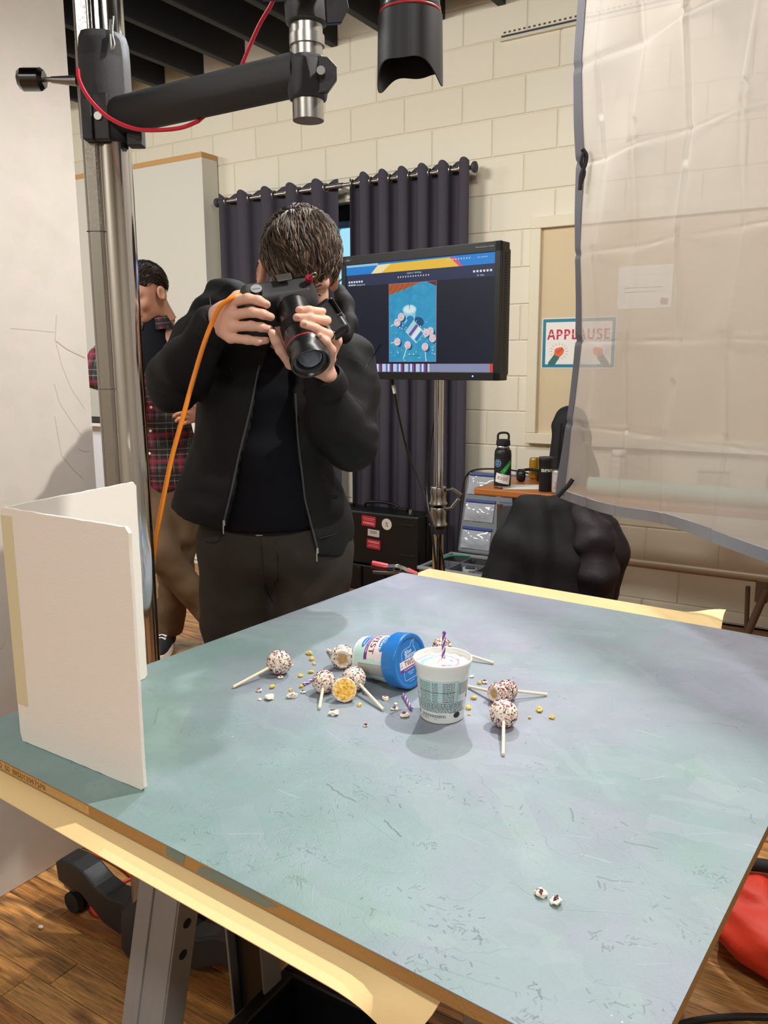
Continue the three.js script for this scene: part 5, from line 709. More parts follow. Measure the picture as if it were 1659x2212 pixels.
// ---------------------------------------------------------------- man in a plaid shirt behind
{
  const pos = onY(360, 1400, 0), g = thing('person', 'man in red and black plaid shirt and khakis standing behind column', 'person', V(pos.x, 0, pos.z), YAW), L = into(g), D = 3.80, J = (x, y, a = D) => L(A(x, y, a));
  const Hm = headPlace(g, J(315, 636, 3.80), -34, 20, 4), neck0 = V(0, -0.13, -0.05).applyMatrix4(Hm);
  const LS = J(398, 742, 3.86), LE = J(466, 852, 3.92), LW = J(432, 908, 3.78), RS = J(252, 752, 3.78), RE = J(206, 806, 3.70), RW = J(265, 842, 3.56), hipS = J(388, 1070, 3.84), kneeS = J(380, 1232, 3.80), ankS = J(362, 1362, 3.84), hipC = J(334, 1070, 3.82), kneeC = J(348, 1196, 3.66), ankC = J(462, 1336, 3.72);
  const spine = [[J(330, 712, 3.84), 0.07], [J(326, 790, 3.84), 0.115], [J(345, 930, 3.84), 0.11], [J(362, 1040, 3.84), 0.115]];
  const bf = join([chain(spine, 0.05), cone3(neck0, J(330, 712, 3.84), 0.05, 0.07), cone3(RS, LS, 0.055, 0.055), chain([[RS, 0.05], [RE, 0.042], [RW, 0.028]], 0.02), chain([[LS, 0.05], [LE, 0.042], [LW, 0.028]], 0.02), chain([[hipS, 0.085], [kneeS, 0.056], [ankS, 0.04]], 0.03), chain([[hipC, 0.085], [kneeC, 0.056], [ankC, 0.04]], 0.03)], 0.04);
  const finger = (pts, r) => chain(pts.map((p, i) => [J(...p), r * [1, 0.93, 0.85, 0.76][i]]), 0.005);
  const lk = [[412, 884, 3.70], [409, 893, 3.69], [407, 902, 3.692], [408, 911, 3.70]];
  const lf = [finger([lk[0], [400, 876, 3.665], [393, 880, 3.66], [386, 888, 3.665]], 0.0112), finger([lk[1], [395, 890, 3.655], [385, 893, 3.655], [377, 899, 3.665]], 0.0116), finger([lk[2], [397, 901, 3.66], [388, 904, 3.66], [381, 909, 3.668]], 0.0112), finger([lk[3], [400, 913, 3.668], [393, 917, 3.668], [387, 921, 3.674]], 0.0104), finger([[424, 892, 3.76], [418, 878, 3.74], [410, 872, 3.72]], 0.012)];
  const lp = join([...lk.map((k) => cone3(J(424, 900, 3.75), J(...k), 0.019, 0.0125)), cone3(LW, J(424, 900, 3.75), 0.026, 0.022)], 0.014);
  const rk = [[282, 848, 3.53], [283, 855, 3.53], [283, 862, 3.53], [281, 869, 3.53]], rf = rk.map((k, i) => finger([k, [290, k[1] + 6, 3.50], [293, k[1] + 12, 3.50], [292, k[1] + 18, 3.51]], 0.011)), rp = join([...rk.map((k) => cone3(J(272, 850, 3.55), J(...k), 0.018, 0.012)), cone3(RW, J(272, 850, 3.55), 0.026, 0.02), cone3(J(274, 846, 3.55), J(288, 842, 3.53), 0.014, 0.011)], 0.014);
  const hand = (p, fs) => (x, y, z) => { let d = p(x, y, z); for (const q of fs) d = smin(d, q(x, y, z), 0.004); return d; };
  const [blo, bhi] = bounds([neck0, RS, RE, RW, LS, LE, LW, hipS, kneeS, ankS, hipC, kneeC, ankC], 0.14), [h1, h2] = bounds([LW, ...lk.map((k) => J(...k)), J(377, 899, 3.66), J(387, 921, 3.67), J(410, 872, 3.72)], 0.02), [r1, r2] = bounds([RW, ...rk.map((k) => J(...k)), J(293, 890, 3.5)], 0.025);
  part(g, 'body', [skin(bf, blo, bhi, 0.015), faceSkin.clone().applyMatrix4(Hm), skin(hand(lp, lf), h1, h2, 0.0035), skin(hand(rp, rf), r1, r2, 0.0035)], M.skin2);
  for (const q of [-1, 1]) { const e = part(g, 'eye', ball(0.0115, q * 0.031, -0.001, 0.0745), M.eyeWhite); e.applyMatrix4(Hm); part(g, 'eyelid', ball(0.0125, q * 0.031, 0.0015, 0.0738, 1.1, 0.8, 1), M.skin2).applyMatrix4(Hm); part(g, 'eyebrow', tube([V(q * 0.014, 0.015, 0.0885), V(q * 0.030, 0.0215, 0.0860), V(q * 0.048, 0.014, 0.073)], 0.003, 16, 6), M.hair2).applyMatrix4(Hm); }
  part(g, 'hair', hairMesh(0.066, -0.055, 0.001, 1500, ['#17100d', '#1e1613', '#2a1f1a', '#352820'], (n) => V(0.5 * n.x, n.z > 0.2 ? 0.2 : -0.8, -0.7)), std('#ffffff', 0.4, 0, { vertexColors: true })).applyMatrix4(Hm);
  part(g, 'ring', new THREE.TorusGeometry(0.0115, 0.0026, 8, 20).applyMatrix4(new THREE.Matrix4().compose(J(400, 901, 3.672), new THREE.Quaternion().setFromUnitVectors(V(0, 0, 1), V(1, 0.05, 0.3).normalize()), V(1, 1, 1))), M.blackGloss, 'black ring');
  const tf = join([chain([[hipS, 0.105], [J(384, 1150, 3.82), 0.098], [kneeS, 0.078], [J(370, 1310, 3.83), 0.066], [J(364, 1352, 3.84), 0.072]], 0.03), chain([[hipC, 0.102], [J(338, 1130, 3.75), 0.095], [kneeC, 0.080], [J(408, 1268, 3.69), 0.066], [ankC, 0.062]], 0.03), cone3(J(340, 1040, 3.84), J(384, 1040, 3.84), 0.115, 0.115)], 0.03), wy = J(360, 1000, 3.84).y;
  const ty = J(364, 1362, 3.84).y, trF = (x, y, z) => smax(smax(tf(x, y, z) + 1.8 * wrinkle(x, y, z, 31), y - wy, 0.006), ty - 0.02 - y, 0.006);
  const [tl, th] = bounds([hipS, kneeS, ankS, hipC, kneeC, ankC], 0.14); part(g, 'trousers', skin(trF, tl, th, 0.010), M.khaki, 'brown khaki trousers');
  shoe(g, V(ankS.x - 0.01, 0.0005, ankS.z + 0.035), 0.05, std('#15181c', 0.8, 0, { bumpMap: rep(weave, 16), bumpScale: 0.0005 }), M.white); shoe(g, V(ankC.x + 0.03, Math.max(0.0005, ankC.y - 0.12), ankC.z + 0.02), 0.9, std('#15181c', 0.8), M.white);
  const inner = join([chain([[J(330, 705, 3.83), 0.072], [J(326, 790, 3.825), 0.120], [J(336, 860, 3.825), 0.118]], 0.05)], 0.02), [il, ih] = bounds([J(330, 700, 3.83), J(336, 900, 3.83)], 0.15); part(g, 't_shirt', skin(inner, il, ih, 0.011), M.shirt, 'dark t-shirt under the plaid shirt');
  const plaid = canvasTex(512, 512, (c, w, h) => {
    c.fillStyle = '#141317'; c.fillRect(0, 0, w, h); const stripe = (vert, p, t, col, a) => { c.globalAlpha = a; c.fillStyle = col; vert ? c.fillRect(p, 0, t, h) : c.fillRect(0, p, w, t); };
    for (const v of [true, false]) for (let k = 0; k < 2; k++) { const o = k * 256; stripe(v, o + 20, 50, '#741a2e', 0.6); stripe(v, o + 34, 12, '#a02a48', 0.5); stripe(v, o + 98, 5, '#a08a6c', 0.6); stripe(v, o + 112, 4, '#a08a6c', 0.5); stripe(v, o + 150, 70, '#141317', 0.6); stripe(v, o + 182, 5, '#b89a78', 0.6); stripe(v, o + 236, 5, '#c9b08a', 0.6); }
    c.globalAlpha = 0.10; c.fillStyle = '#ffffff'; for (let y = 0; y < h; y += 4) c.fillRect(0, y, w, 1);
  });
  const plaidMat = std('#ffffff', 0.9, 0, { map: rep(plaid, 4.2), bumpMap: rep(weave, 14), bumpScale: 0.0004 });
  const ts = join([chain([[J(330, 715, 3.85), 0.085], [J(326, 795, 3.845), 0.138], [J(344, 930, 3.845), 0.136], [J(362, 1030, 3.85), 0.140]], 0.05), cone3(RS, J(310, 770, 3.84), 0.066, 0.10), cone3(LS, J(345, 770, 3.86), 0.068, 0.10), cone3(J(322, 1010, 3.84), J(388, 1000, 3.85), 0.128, 0.125)], 0.05), sl = join([chain([[RS, 0.064], [J(226, 778, 3.74), 0.066], [RE, 0.060], [RW, 0.048]], 0.03), chain([[LS, 0.066], [J(432, 795, 3.89), 0.066], [LE, 0.060], [J(446, 880, 3.83), 0.052]], 0.03)], 0.02);
  const vy0 = J(330, 700, 3.72), vy1 = J(325, 800, 3.70), vx = (y) => 0.075 * smooth(vy1.y, vy0.y, y), hemY = J(340, 1075, 3.75).y;
  const sh = (x, y, z) => { let d = ts(x, y, z); const cx = mixn(vy1.x, vy0.x, smooth(vy1.y, vy0.y, y)), open = vx(y); if (open > 0.002 && z > vy1.z - 0.13) d = smax(d, Math.min(open - Math.abs(x - cx), z - (vy1.z - 0.13)), 0.004); d = smax(d, hemY + 0.05 * Math.cos((x - vy1.x) * 13 - 0.9) * smooth(0.35, 0.0, Math.abs(x)) - 0.03 - y, 0.006); return smin(d, sl(x, y, z), 0.03) + 1.2 * wrinkle(x, y, z, 44); };
  const [sl1, sl2] = bounds([RS, RE, RW, LS, LE, LW, J(340, 1100, 3.84)], 0.17); sl2[1] = J(330, 690, 3.84).y;
  const shirt = part(g, 'plaid_shirt', skin(sh, sl1, sl2, 0.0085), plaidMat, 'red and black plaid shirt');
  for (const [x, y] of [[325, 931], [323, 980], [326, 880], [327, 835]]) part(shirt, 'button', ball(0.0065, ...hit(sh, g, x, y, 3.45).toArray(), 1, 1, 0.4, 12), M.white);
  for (const q of [-1, 1]) part(shirt, 'collar', sheet(8, 6, (u, v) => { const c = J(332, 704, 3.83), t = q * mixn(0.35, 2.4, u), r = mixn(0.064, 0.088, v); return { x: c.x + Math.sin(t) * r, y: c.y + 0.035 - 0.055 * v + 0.02 * u, z: c.z + Math.cos(t) * r, u: u * 0.15, v: v * 0.06 }; }, 0.003), plaidMat);
}
// ================================================================ along the back wall
{ // curtain rod and two dark grommet curtains
  const zc = BACK + 0.11, a = onZ(474, 437, zc), b = onZ(1019, 362, zc), y = (a.y + b.y) / 2, g = thing('curtain_rod', 'thin steel curtain rod on brackets over the window', 'curtain rod', V((a.x + b.x) / 2, y, zc)), w = b.x - a.x;
  part(g, 'rod', rod(V(-w / 2, 0, 0), V(w / 2, 0, 0), 0.0125, 0.0125, 20), M.steel);
  for (const s of [-1, 1]) part(g, 'finial', lathe([[0, 0], [0.02, 0.002], [0.03, 0.012], [0.03, 0.026], [0.018, 0.032], [0, 0.033]], 24).rotateZ(s > 0 ? -Math.PI / 2 : Math.PI / 2).translate(s * w / 2, 0, 0), M.darkGrey);
  const mid = onZ(733, 402, zc).x - (a.x + b.x) / 2; for (const x of [-w / 2 + 0.03, mid, w / 2 - 0.03]) part(g, 'bracket', [box(0.02, 0.02, 0.10, x, -0.014, -0.055, 0.003), box(0.03, 0.08, 0.006, x, -0.02, -0.106)], M.white);
  part(g, 'joint_collar', rod(V(mid - 0.025, 0, 0), V(mid + 0.025, 0, 0), 0.0165, 0.0165, 18), M.dullsteel);
  function curtain(label, x0, x1, n, phase, bottom) {
    const c = thing('curtain', label, 'curtain', V((x0 + x1) / 2, 0, zc)), W = x1 - x0, top = y + 0.035;
    const wave = (u, v) => { const t = u * n * Math.PI * 2 + phase, spread = 1 + 0.012 * v; return { x: (u - 0.5) * W * spread + 0.012 * Math.sin(t * 2) + 0.01 * noise3(u * 6, v * 3, 2) * v, z: 0.042 * Math.cos(t) * (1 - 0.25 * v) + 0.018 * noise3(u * 9 + n, v * 2.2, 4) * v }; };
    part(c, 'fabric', sheet(150, 40, (u, v) => { const p = wave(u, v), t = u * n * Math.PI * 2 + phase; return { x: p.x, y: mixn(bottom, top + 0.018 * Math.cos(t * 2) , 1 - v), z: p.z, u: u * W, v: v * 2 }; }, 0.0015), M.curtain);
    for (let k = 0; k < 2 * n; k++) { const u = (k + 0.5 - phase / Math.PI) / (2 * n); if (u < 0.01 || u > 0.99) continue; const p = wave(u, 0), q = wave(u + 0.002, 0); const ring = part(c, 'grommet', new THREE.TorusGeometry(0.024, 0.005, 8, 24), M.steel); ring.position.set(p.x, y, p.z); ring.rotation.y = Math.atan2(q.x - p.x, q.z - p.z) - Math.PI / 2 ; }
  }
  curtain('dark curtain on the left of the window, behind photographer', onZ(480, 430, zc).x, onZ(721, 400, zc).x, 4.5, 0.3, 0.03);
  curtain('dark plum curtain on the right of the window, behind screen', onZ(757, 395, zc).x, onZ(1014, 365, zc).x, 6, 0.9, 0.03);
}
{ // monitor on a stand
  const MW = 0.687, MH = 0.452, rE = A(1081, 673, 2.80), g = thing('monitor', 'large black monitor showing a blue food photograph', 'monitor', rE.clone().add(fromHeading(-0.788 * MW / 2, 0, 0.616 * MW / 2)), YAW - 38 * RAD); g.position.y = rE.y;
  part(g, 'case', [box(MW, MH, 0.05, 0, 0, -0.03, 0.004), box(MW - 0.03, MH - 0.03, 0.045, 0, 0, -0.07, 0.008), box(0.3, 0.25, 0.04, 0, -0.02, -0.1, 0.01)], M.blackPlastic);
  const bz = 0.022; part(g, 'bezel', [box(MW, bz + 0.012, 0.012, 0, MH / 2 - (bz + 0.012) / 2, 0, 0.002), box(MW, bz + 0.006, 0.012, 0, -MH / 2 + (bz + 0.006) / 2, 0, 0.002), box(bz, MH, 0.012, -MW / 2 + bz / 2, 0, 0, 0.002), box(bz, MH, 0.012, MW / 2 - bz / 2, 0, 0, 0.002)], M.blackPlastic);
  const scr = canvasTex(1280, 800, (c, w, h) => {
    c.fillStyle = '#141a2e'; c.fillRect(0, 0, w, h); c.fillStyle = '#1b84d8'; c.fillRect(0, 0, w, 74); c.fillStyle = '#9fd0ec'; c.fillRect(0, 0, 300, 16); c.fillStyle = '#f3c33c'; c.beginPath(); c.moveTo(235, 74); c.lineTo(300, 14); c.lineTo(930, 8); c.lineTo(1010, 74); c.fill(); c.fillStyle = '#f6e9b0'; c.beginPath(); c.moveTo(235, 74); c.lineTo(300, 14); c.lineTo(420, 12); c.lineTo(330, 74); c.fill(); c.fillStyle = '#d55a86'; c.beginPath(); c.moveTo(920, 8); c.lineTo(970, 10); c.lineTo(1030, 74); c.lineTo(1000, 74); c.fill();
    c.fillStyle = '#cfe2f0'; c.font = '13px sans-serif'; for (let k = 0; k < 9; k++) c.fillRect(900 + k * 22, 20, 10, 8); c.fillText('Thu 12:40 PM', 1140, 30);
    c.fillStyle = '#283252'; c.fillRect(0, 74, w, 84); c.fillStyle = '#e9edf4'; c.font = '15px sans-serif'; c.fillText('Capture 1 Birthday', 560, 96); for (let k = 0; k < 13; k++) { c.fillRect(480 + k * 22, 110, 8, 10); } for (let k = 0; k < 6; k++) c.fillRect(20 + k * 24, 118, 16, 14); for (let k = 0; k < 4; k++) c.fillRect(20 + k * 18, 142, 12, 10); c.fillText('Background', 96, 153); for (let k = 0; k < 6; k++) c.fillRect(1110 + k * 26, 110, 16, 14); c.fillText('Fit  View', 1140, 150);
    c.fillStyle = '#12182c'; c.fillRect(0, 158, w, h - 158);
    const x0 = 400, y0 = 160, pw = 415, ph = 566; c.save(); c.beginPath(); c.rect(x0, y0, pw, ph); c.clip(); c.fillStyle = '#2f9cc8'; c.fillRect(x0, y0, pw, ph); for (let k = 0; k < 500; k++) { c.globalAlpha = 0.07; c.fillStyle = rnd() < 0.5 ? '#57bfe2' : '#1c7fae'; c.beginPath(); c.arc(x0 + rr(0, pw), y0 + rr(0, ph), rr(5, 34), 0, 7); c.fill(); } c.globalAlpha = 1;
    c.fillStyle = '#b35a26'; c.beginPath(); c.moveTo(x0, y0); c.lineTo(x0 + 290, y0); c.lineTo(x0, y0 + 80); c.fill(); c.strokeStyle = '#7e3a16'; c.lineWidth = 3; for (let k = 0; k < 6; k++) { c.beginPath(); c.moveTo(x0 + k * 45, y0); c.lineTo(x0 + k * 45 - 60, y0 + 70); c.stroke(); } c.fillStyle = '#5c2c22'; c.beginPath(); c.moveTo(x0 + 330, y0); c.lineTo(x0 + pw, y0); c.lineTo(x0 + pw, y0 + 36); c.fill();
    c.fillStyle = '#16527c'; c.beginPath(); c.ellipse(x0 + 265, y0 + 280, 46, 34, 0.3, 0, 7); c.fill();
    c.fillStyle = '#8ecfe2'; c.beginPath(); c.moveTo(x0 + 126, y0 + 190); c.lineTo(x0 + 242, y0 + 190); c.lineTo(x0 + 226, y0 + 290); c.lineTo(x0 + 142, y0 + 290); c.fill(); c.fillStyle = '#b9e3ec'; c.beginPath(); c.ellipse(x0 + 184, y0 + 190, 60, 34, 0, 0, 7); c.fill(); c.fillStyle = '#dff2f5'; c.beginPath(); c.ellipse(x0 + 184, y0 + 190, 46, 24, 0, 0, 7); c.fill(); c.fillStyle = '#2c79b4'; c.beginPath(); c.ellipse(x0 + 190, y0 + 255, 30, 20, 0, 0, 7); c.fill(); c.fillStyle = '#6b5aa8'; c.fillRect(x0 + 182, y0 + 140, 5, 48);
    c.save(); c.translate(x0 + 225, y0 + 345); c.rotate(0.75); c.fillStyle = '#a9dbe2'; c.fillRect(-75, -55, 150, 110); c.fillStyle = '#2584c2'; c.fillRect(-95, -62, 38, 124); c.fillStyle = '#7f4aa0'; c.fillRect(-20, -50, 22, 100); c.fillStyle = '#e6f1f4'; c.fillRect(10, -50, 30, 100); c.fillStyle = '#2f7fbe'; c.fillRect(44, -40, 26, 80); c.restore();
    for (const [x, y, a, b] of [[110, 240, 0, 0], [75, 280, -60, 25], [75, 420, -60, 8], [168, 445, -40, 100], [320, 460, 10, 110], [330, 360, 0, 0], [365, 350, 20, 40], [385, 400, 30, 40]]) { c.strokeStyle = '#dfe9e2'; c.lineWidth = 7; c.beginPath(); c.moveTo(x0 + x, y0 + y); c.lineTo(x0 + x + a, y0 + y + b); c.stroke(); c.fillStyle = '#16527c'; c.beginPath(); c.arc(x0 + x + 16, y0 + y + 12, 26, 0, 7); c.fill(); c.fillStyle = '#e8d3dc'; c.beginPath(); c.arc(x0 + x, y0 + y, 29, 0, 7); c.fill(); for (let k = 0; k < 40; k++) { c.fillStyle = ['#ffffff', '#c87a9a', '#54506e'][k % 3]; c.fillRect(x0 + x + rr(-20, 20), y0 + y + rr(-20, 20), 3, 3); } }
    c.fillStyle = '#efe6c8'; for (let k = 0; k < 46; k++) c.fillRect(x0 + rr(10, pw - 10), y0 + rr(240, ph - 10), rr(4, 12), rr(4, 9)); c.fillStyle = '#2d8a98'; c.fillRect(x0 + 185, y0 + 520, 90, 8); c.restore(); c.strokeStyle = '#e88fb0'; c.lineWidth = 2; c.strokeRect(x0, y0, pw, ph);
    c.fillStyle = '#5b6488'; c.fillRect(0, h - 58, w, 58); for (let k = 0; k < 30; k++) { c.fillStyle = ['#c9d3e6', '#3f7fd0', '#e6e2ee', '#8b4f9c', '#39406a', '#d7d9e2'][k % 6]; c.fillRect(250 + k * 17, h - 58, rr(10, 40), 58); } c.fillStyle = '#8c93b4'; c.fillRect(760, h - 58, w - 760, 58); c.fillStyle = '#d84a38'; c.fillRect(w - 28, h - 58, 28, 58);
  });
  part(g, 'screen', box(MW - 2 * bz, MH - 2 * bz - 0.018, 0.003, 0, -0.003, 0.0, 0), std('#0a0a0c', 0.3, 0, { emissive: '#ffffff', emissiveMap: (() => { const t = scr; return t; })(), emissiveIntensity: 0.85 }));
  { const s = g.children[g.children.length - 1], p = s.geometry.attributes.position, uv = s.geometry.attributes.uv, ww = MW - 2 * bz, hh = MH - 2 * bz - 0.018; for (let i = 0; i < p.count; i++) uv.setXY(i, p.getX(i) / ww + 0.5, (p.getY(i) + 0.003) / hh + 0.5); }
  const word = (txt, w, px) => canvasTex(256, 64, (c, W, Hh) => { c.fillStyle = '#141517'; c.fillRect(0, 0, W, Hh); c.fillStyle = '#7d8086'; c.font = `bold ${px}px sans-serif`; c.textAlign = 'center'; c.textBaseline = 'middle'; c.fillText(txt, W / 2, Hh / 2); });
  const n1 = part(g, 'brand_print', new THREE.BoxGeometry(0.04, 0.010, 0.0004), std('#ffffff', 0.5, 0, { map: word('NEC', 0, 50) })); n1.position.set(-MW / 2 + 0.035, MH / 2 - 0.016, 0.0062);
  const n2 = part(g, 'model_print', new THREE.BoxGeometry(0.075, 0.0095, 0.0004), std('#ffffff', 0.5, 0, { map: word('MultiSync P241', 0, 34) })); n2.position.set(MW / 2 - 0.06, MH / 2 - 0.015, 0.0062);
  part(g, 'power_led', ball(0.003, MW / 2 - 0.10, -MH / 2 + 0.014, 0.006), std('#88aaff', 0.4, 0, { emissive: '#4a7dff', emissiveIntensity: 3 }));
  const slots = []; for (let k = 0; k < 44; k++) slots.push(box(0.0006, 0.004, 0.016, MW / 2 + 0.0002, -0.19 + k * 0.0088, -0.03)); part(g, 'side_vents', slots, M.blackMatte).userData.kind = 'stuff';
  const glow = new THREE.RectAreaLight('#5f86c8', 1.3, MW - 0.05, MH - 0.06); glow.position.set(0, 0, 0.02); glow.rotation.y = Math.PI; g.add(glow);
  // stand
  const sp = A(948, 900, 3.135), st = thing('monitor_stand', 'chrome roller stand carrying the monitor', 'stand', V(sp.x, 0, sp.z), YAW), H0 = (py) => A(948, py, 3.135).y;
  part(st, 'inner_pole', rod(V(0, H0(1060), 0), V(0, rE.y, 0), 0.0175, 0.0175, 24), M.chrome); part(st, 'outer_pole', rod(V(0, 0.10, 0), V(0, H0(1140), 0), 0.0215, 0.0215, 24), M.chrome);
  const cl = (py0, py1) => { const h0 = H0(py1), h1 = H0(py0), d = h1 - h0; return lathe([[0.02, 0], [0.034, 0.0], [0.036, d * 0.08], [0.030, d * 0.18], [0.0285, d * 0.5], [0.031, d * 0.72], [0.028, d * 0.8], [0.030, d * 0.95], [0.024, d], [0.018, d]], 30).translate(0, h0, 0); };
  part(st, 'collar', cl(1050, 1090), M.steel); part(st, 'collar', cl(1095, 1135), M.steel); part(st, 'collar_ring', rod(V(0, H0(1152), 0), V(0, H0(1136), 0), 0.027, 0.027, 24), M.blackMatte);
  for (const [py, rot] of [[1058, 0.4], [1098, -0.5]]) { const h = H0(py); part(st, 'clamp_lever', [rod(V(0.028, h, 0.01), V(0.055, h + 0.004, 0.014), 0.007, 0.006, 12), put(box(0.05, 0.016, 0.01, 0.02, 0, 0, 0.004), 0.052, h + 0.004, 0.014, 0, 0, rot === 0.4 ? -0.6 : 0.9)], M.dullsteel); }
  part(st, 'mount_plate', box(0.12, 0.12, 0.02, 0.0, rE.y - 0.02, 0.02, 0.004), M.blackPlastic);
  for (let k = 0; k < 3; k++) { const t = k * 2.094 + 0.6; part(st, 'base_leg', [rod(V(0, 0.14, 0), V(Math.sin(t) * 0.42, 0.08, Math.cos(t) * 0.42), 0.014, 0.012, 14)], M.chrome); part(st, 'caster', [rod(V(Math.sin(t) * 0.42, 0.035, Math.cos(t) * 0.42 - 0.012), V(Math.sin(t) * 0.42, 0.035, Math.cos(t) * 0.42 + 0.012), 0.034, 0.034, 20), rod(V(Math.sin(t) * 0.42, 0.03, Math.cos(t) * 0.42), V(Math.sin(t) * 0.42, 0.09, Math.cos(t) * 0.42), 0.008, 0.008, 10)], M.rubber); }
  const cb = thing('monitor_cable', 'thin black cable drooping below the monitor', 'cable', A(850, 815, 3.12)), CL = into(cb);
  part(cb, 'lead', tube([A(846, 812, 3.14), A(850, 835, 3.13), A(862, 900, 3.15), A(885, 990, 3.16), A(912, 1055, 3.13), A(930, 1130, 3.09), A(938, 1190, 3.07), A(945, 1300, 3.07)].map(CL), 0.0045, 80, 8), M.blackPlastic); part(cb, 'cable_tag', rod(CL(A(849, 832, 3.129)), CL(A(853, 850, 3.129)), 0.0065, 0.0065, 10), M.white);
  single('power_cable', tube([A(955, 818, 3.13), A(940, 900, 3.145), A(925, 1000, 3.15), A(922, 1060, 3.13), A(928, 1110, 3.08), A(948, 1170, 3.055), A(960, 1240, 3.06), A(955, 1340, 3.06)], 0.004, 70, 8), M.blackPlastic, 'black power cable running down the monitor stand', 'cable');
}
{ // black hard case standing in front of the curtain
  const z = -4.02, g = thing('hard_case', 'black hard case with red fragile stickers standing below the curtains', 'case', V(-2.60, 0, z)), X = (px, py) => { const p = onZ(px, py, z + 0.008); return [p.x + 2.60, p.y]; };
  const top = onZ(830, 1108, z).y;
  part(g, 'lid', [box(0.64, top - 0.175, 0.10, 0, (top + 0.175) / 2, -0.05, 0.018, 3), box(0.56, 0.012, 0.014, 0, top - 0.02, -0.005, 0.004)], M.blackPlastic); part(g, 'shell', [box(0.64, top - 0.02, 0.15, 0, (top - 0.02) / 2 + 0.004, -0.18, 0.018, 3)], M.blackPlastic);
  part(g, 'lower_lid', box(0.62, 0.16, 0.075, 0, 0.085, -0.058, 0.014, 3), M.blackPlastic);
  for (const x of [-0.25, -0.10, 0.07, 0.2, 0.27]) part(g, 'rib', box(0.035, 0.13, 0.022, x, 0.09, -0.016, 0.006), M.blackPlastic);
  for (const y of [0.26, top - 0.06]) for (const x of [0.25]) part(g, 'rib', box(0.09, 0.012, 0.008, x, y, 0.0, 0.003), M.blackPlastic);
  part(g, 'rim', [box(0.66, top - 0.01, 0.02, 0, (top - 0.01) / 2 + 0.004, -0.105, 0.008)], M.blackPlastic); part(g, 'handle', tube([V(-0.12, top - 0.01, -0.11), V(-0.11, top + 0.025, -0.11), V(0.11, top + 0.025, -0.11), V(0.12, top - 0.01, -0.11)], 0.009, 40, 8), M.blackPlastic);
  for (const x of [0.16, -0.22]) part(g, 'latch', box(0.06, 0.05, 0.03, x, top - 0.005, -0.10, 0.006), M.blackPlastic); part(g, 'valve', rod(V(0.215, top + 0.0, -0.09), V(0.215, top + 0.018, -0.09), 0.012, 0.010, 14), M.steel); 
  const st = (name, px0, py0, px1, py1, draw, label, rz = 0) => { const [a, b] = X(px0, py0), [c, d] = X(px1, py1), m = part(g, name, new THREE.BoxGeometry(Math.abs(c - a), Math.abs(d - b), 0.0006), std('#ffffff', 0.5, 0, { map: canvasTex(256, 192, draw) }), label); m.position.set((a + c) / 2, (b + d) / 2, 0.0012); m.rotation.z = rz; return m; };
  const frag = (flip) => (c, w, h) => { c.fillStyle = '#d32f44'; c.fillRect(0, 0, w, h); c.fillStyle = '#f3e6e2'; c.textAlign = 'center'; c.font = 'bold 52px sans-serif'; if (flip) { c.translate(w, h); c.rotate(Math.PI); } c.fillText('FRAGILE', w / 2, 74, w - 20); c.font = '18px sans-serif'; c.fillText('HANDLE WITH CARE', w / 2, 120, w - 30); c.fillRect(20, 140, w - 40, 6); };
  st('fragile_sticker', 780, 1113, 810, 1139, frag(true), 'red sticker upside down', -0.05); st('fragile_sticker', 791, 1164, 820, 1188, frag(false), 'red sticker in the middle', -0.05); const low = st('fragile_sticker', 823, 1201, 851, 1222, frag(false), 'red sticker at the bottom'); low.position.z = -0.0195;
  st('paper_sticker', 793, 1143, 818, 1161, (c, w, h) => { c.fillStyle = '#e6e2da'; c.fillRect(0, 0, w, h); c.fillStyle = '#33353a'; textBlock(c, 60, 40, 140, 4, 14); }, 'small white label', -0.05);
  const [cx, cy] = X(834, 1133); const rs = part(g, 'round_sticker', new THREE.CylinderGeometry(0.034, 0.034, 0.0006, 32).rotateX(Math.PI / 2), std('#ffffff', 0.5, 0, { map: canvasTex(128, 128, (c, w, h) => { c.fillStyle = '#e8e4da'; c.fillRect(0, 0, w, h); c.fillStyle = '#222'; c.font = 'bold italic 44px serif'; c.textAlign = 'center'; c.fillText('ST', w / 2, h / 2 + 15); }) }), 'round white sticker'); rs.position.set(cx, cy, 0.0012);
}
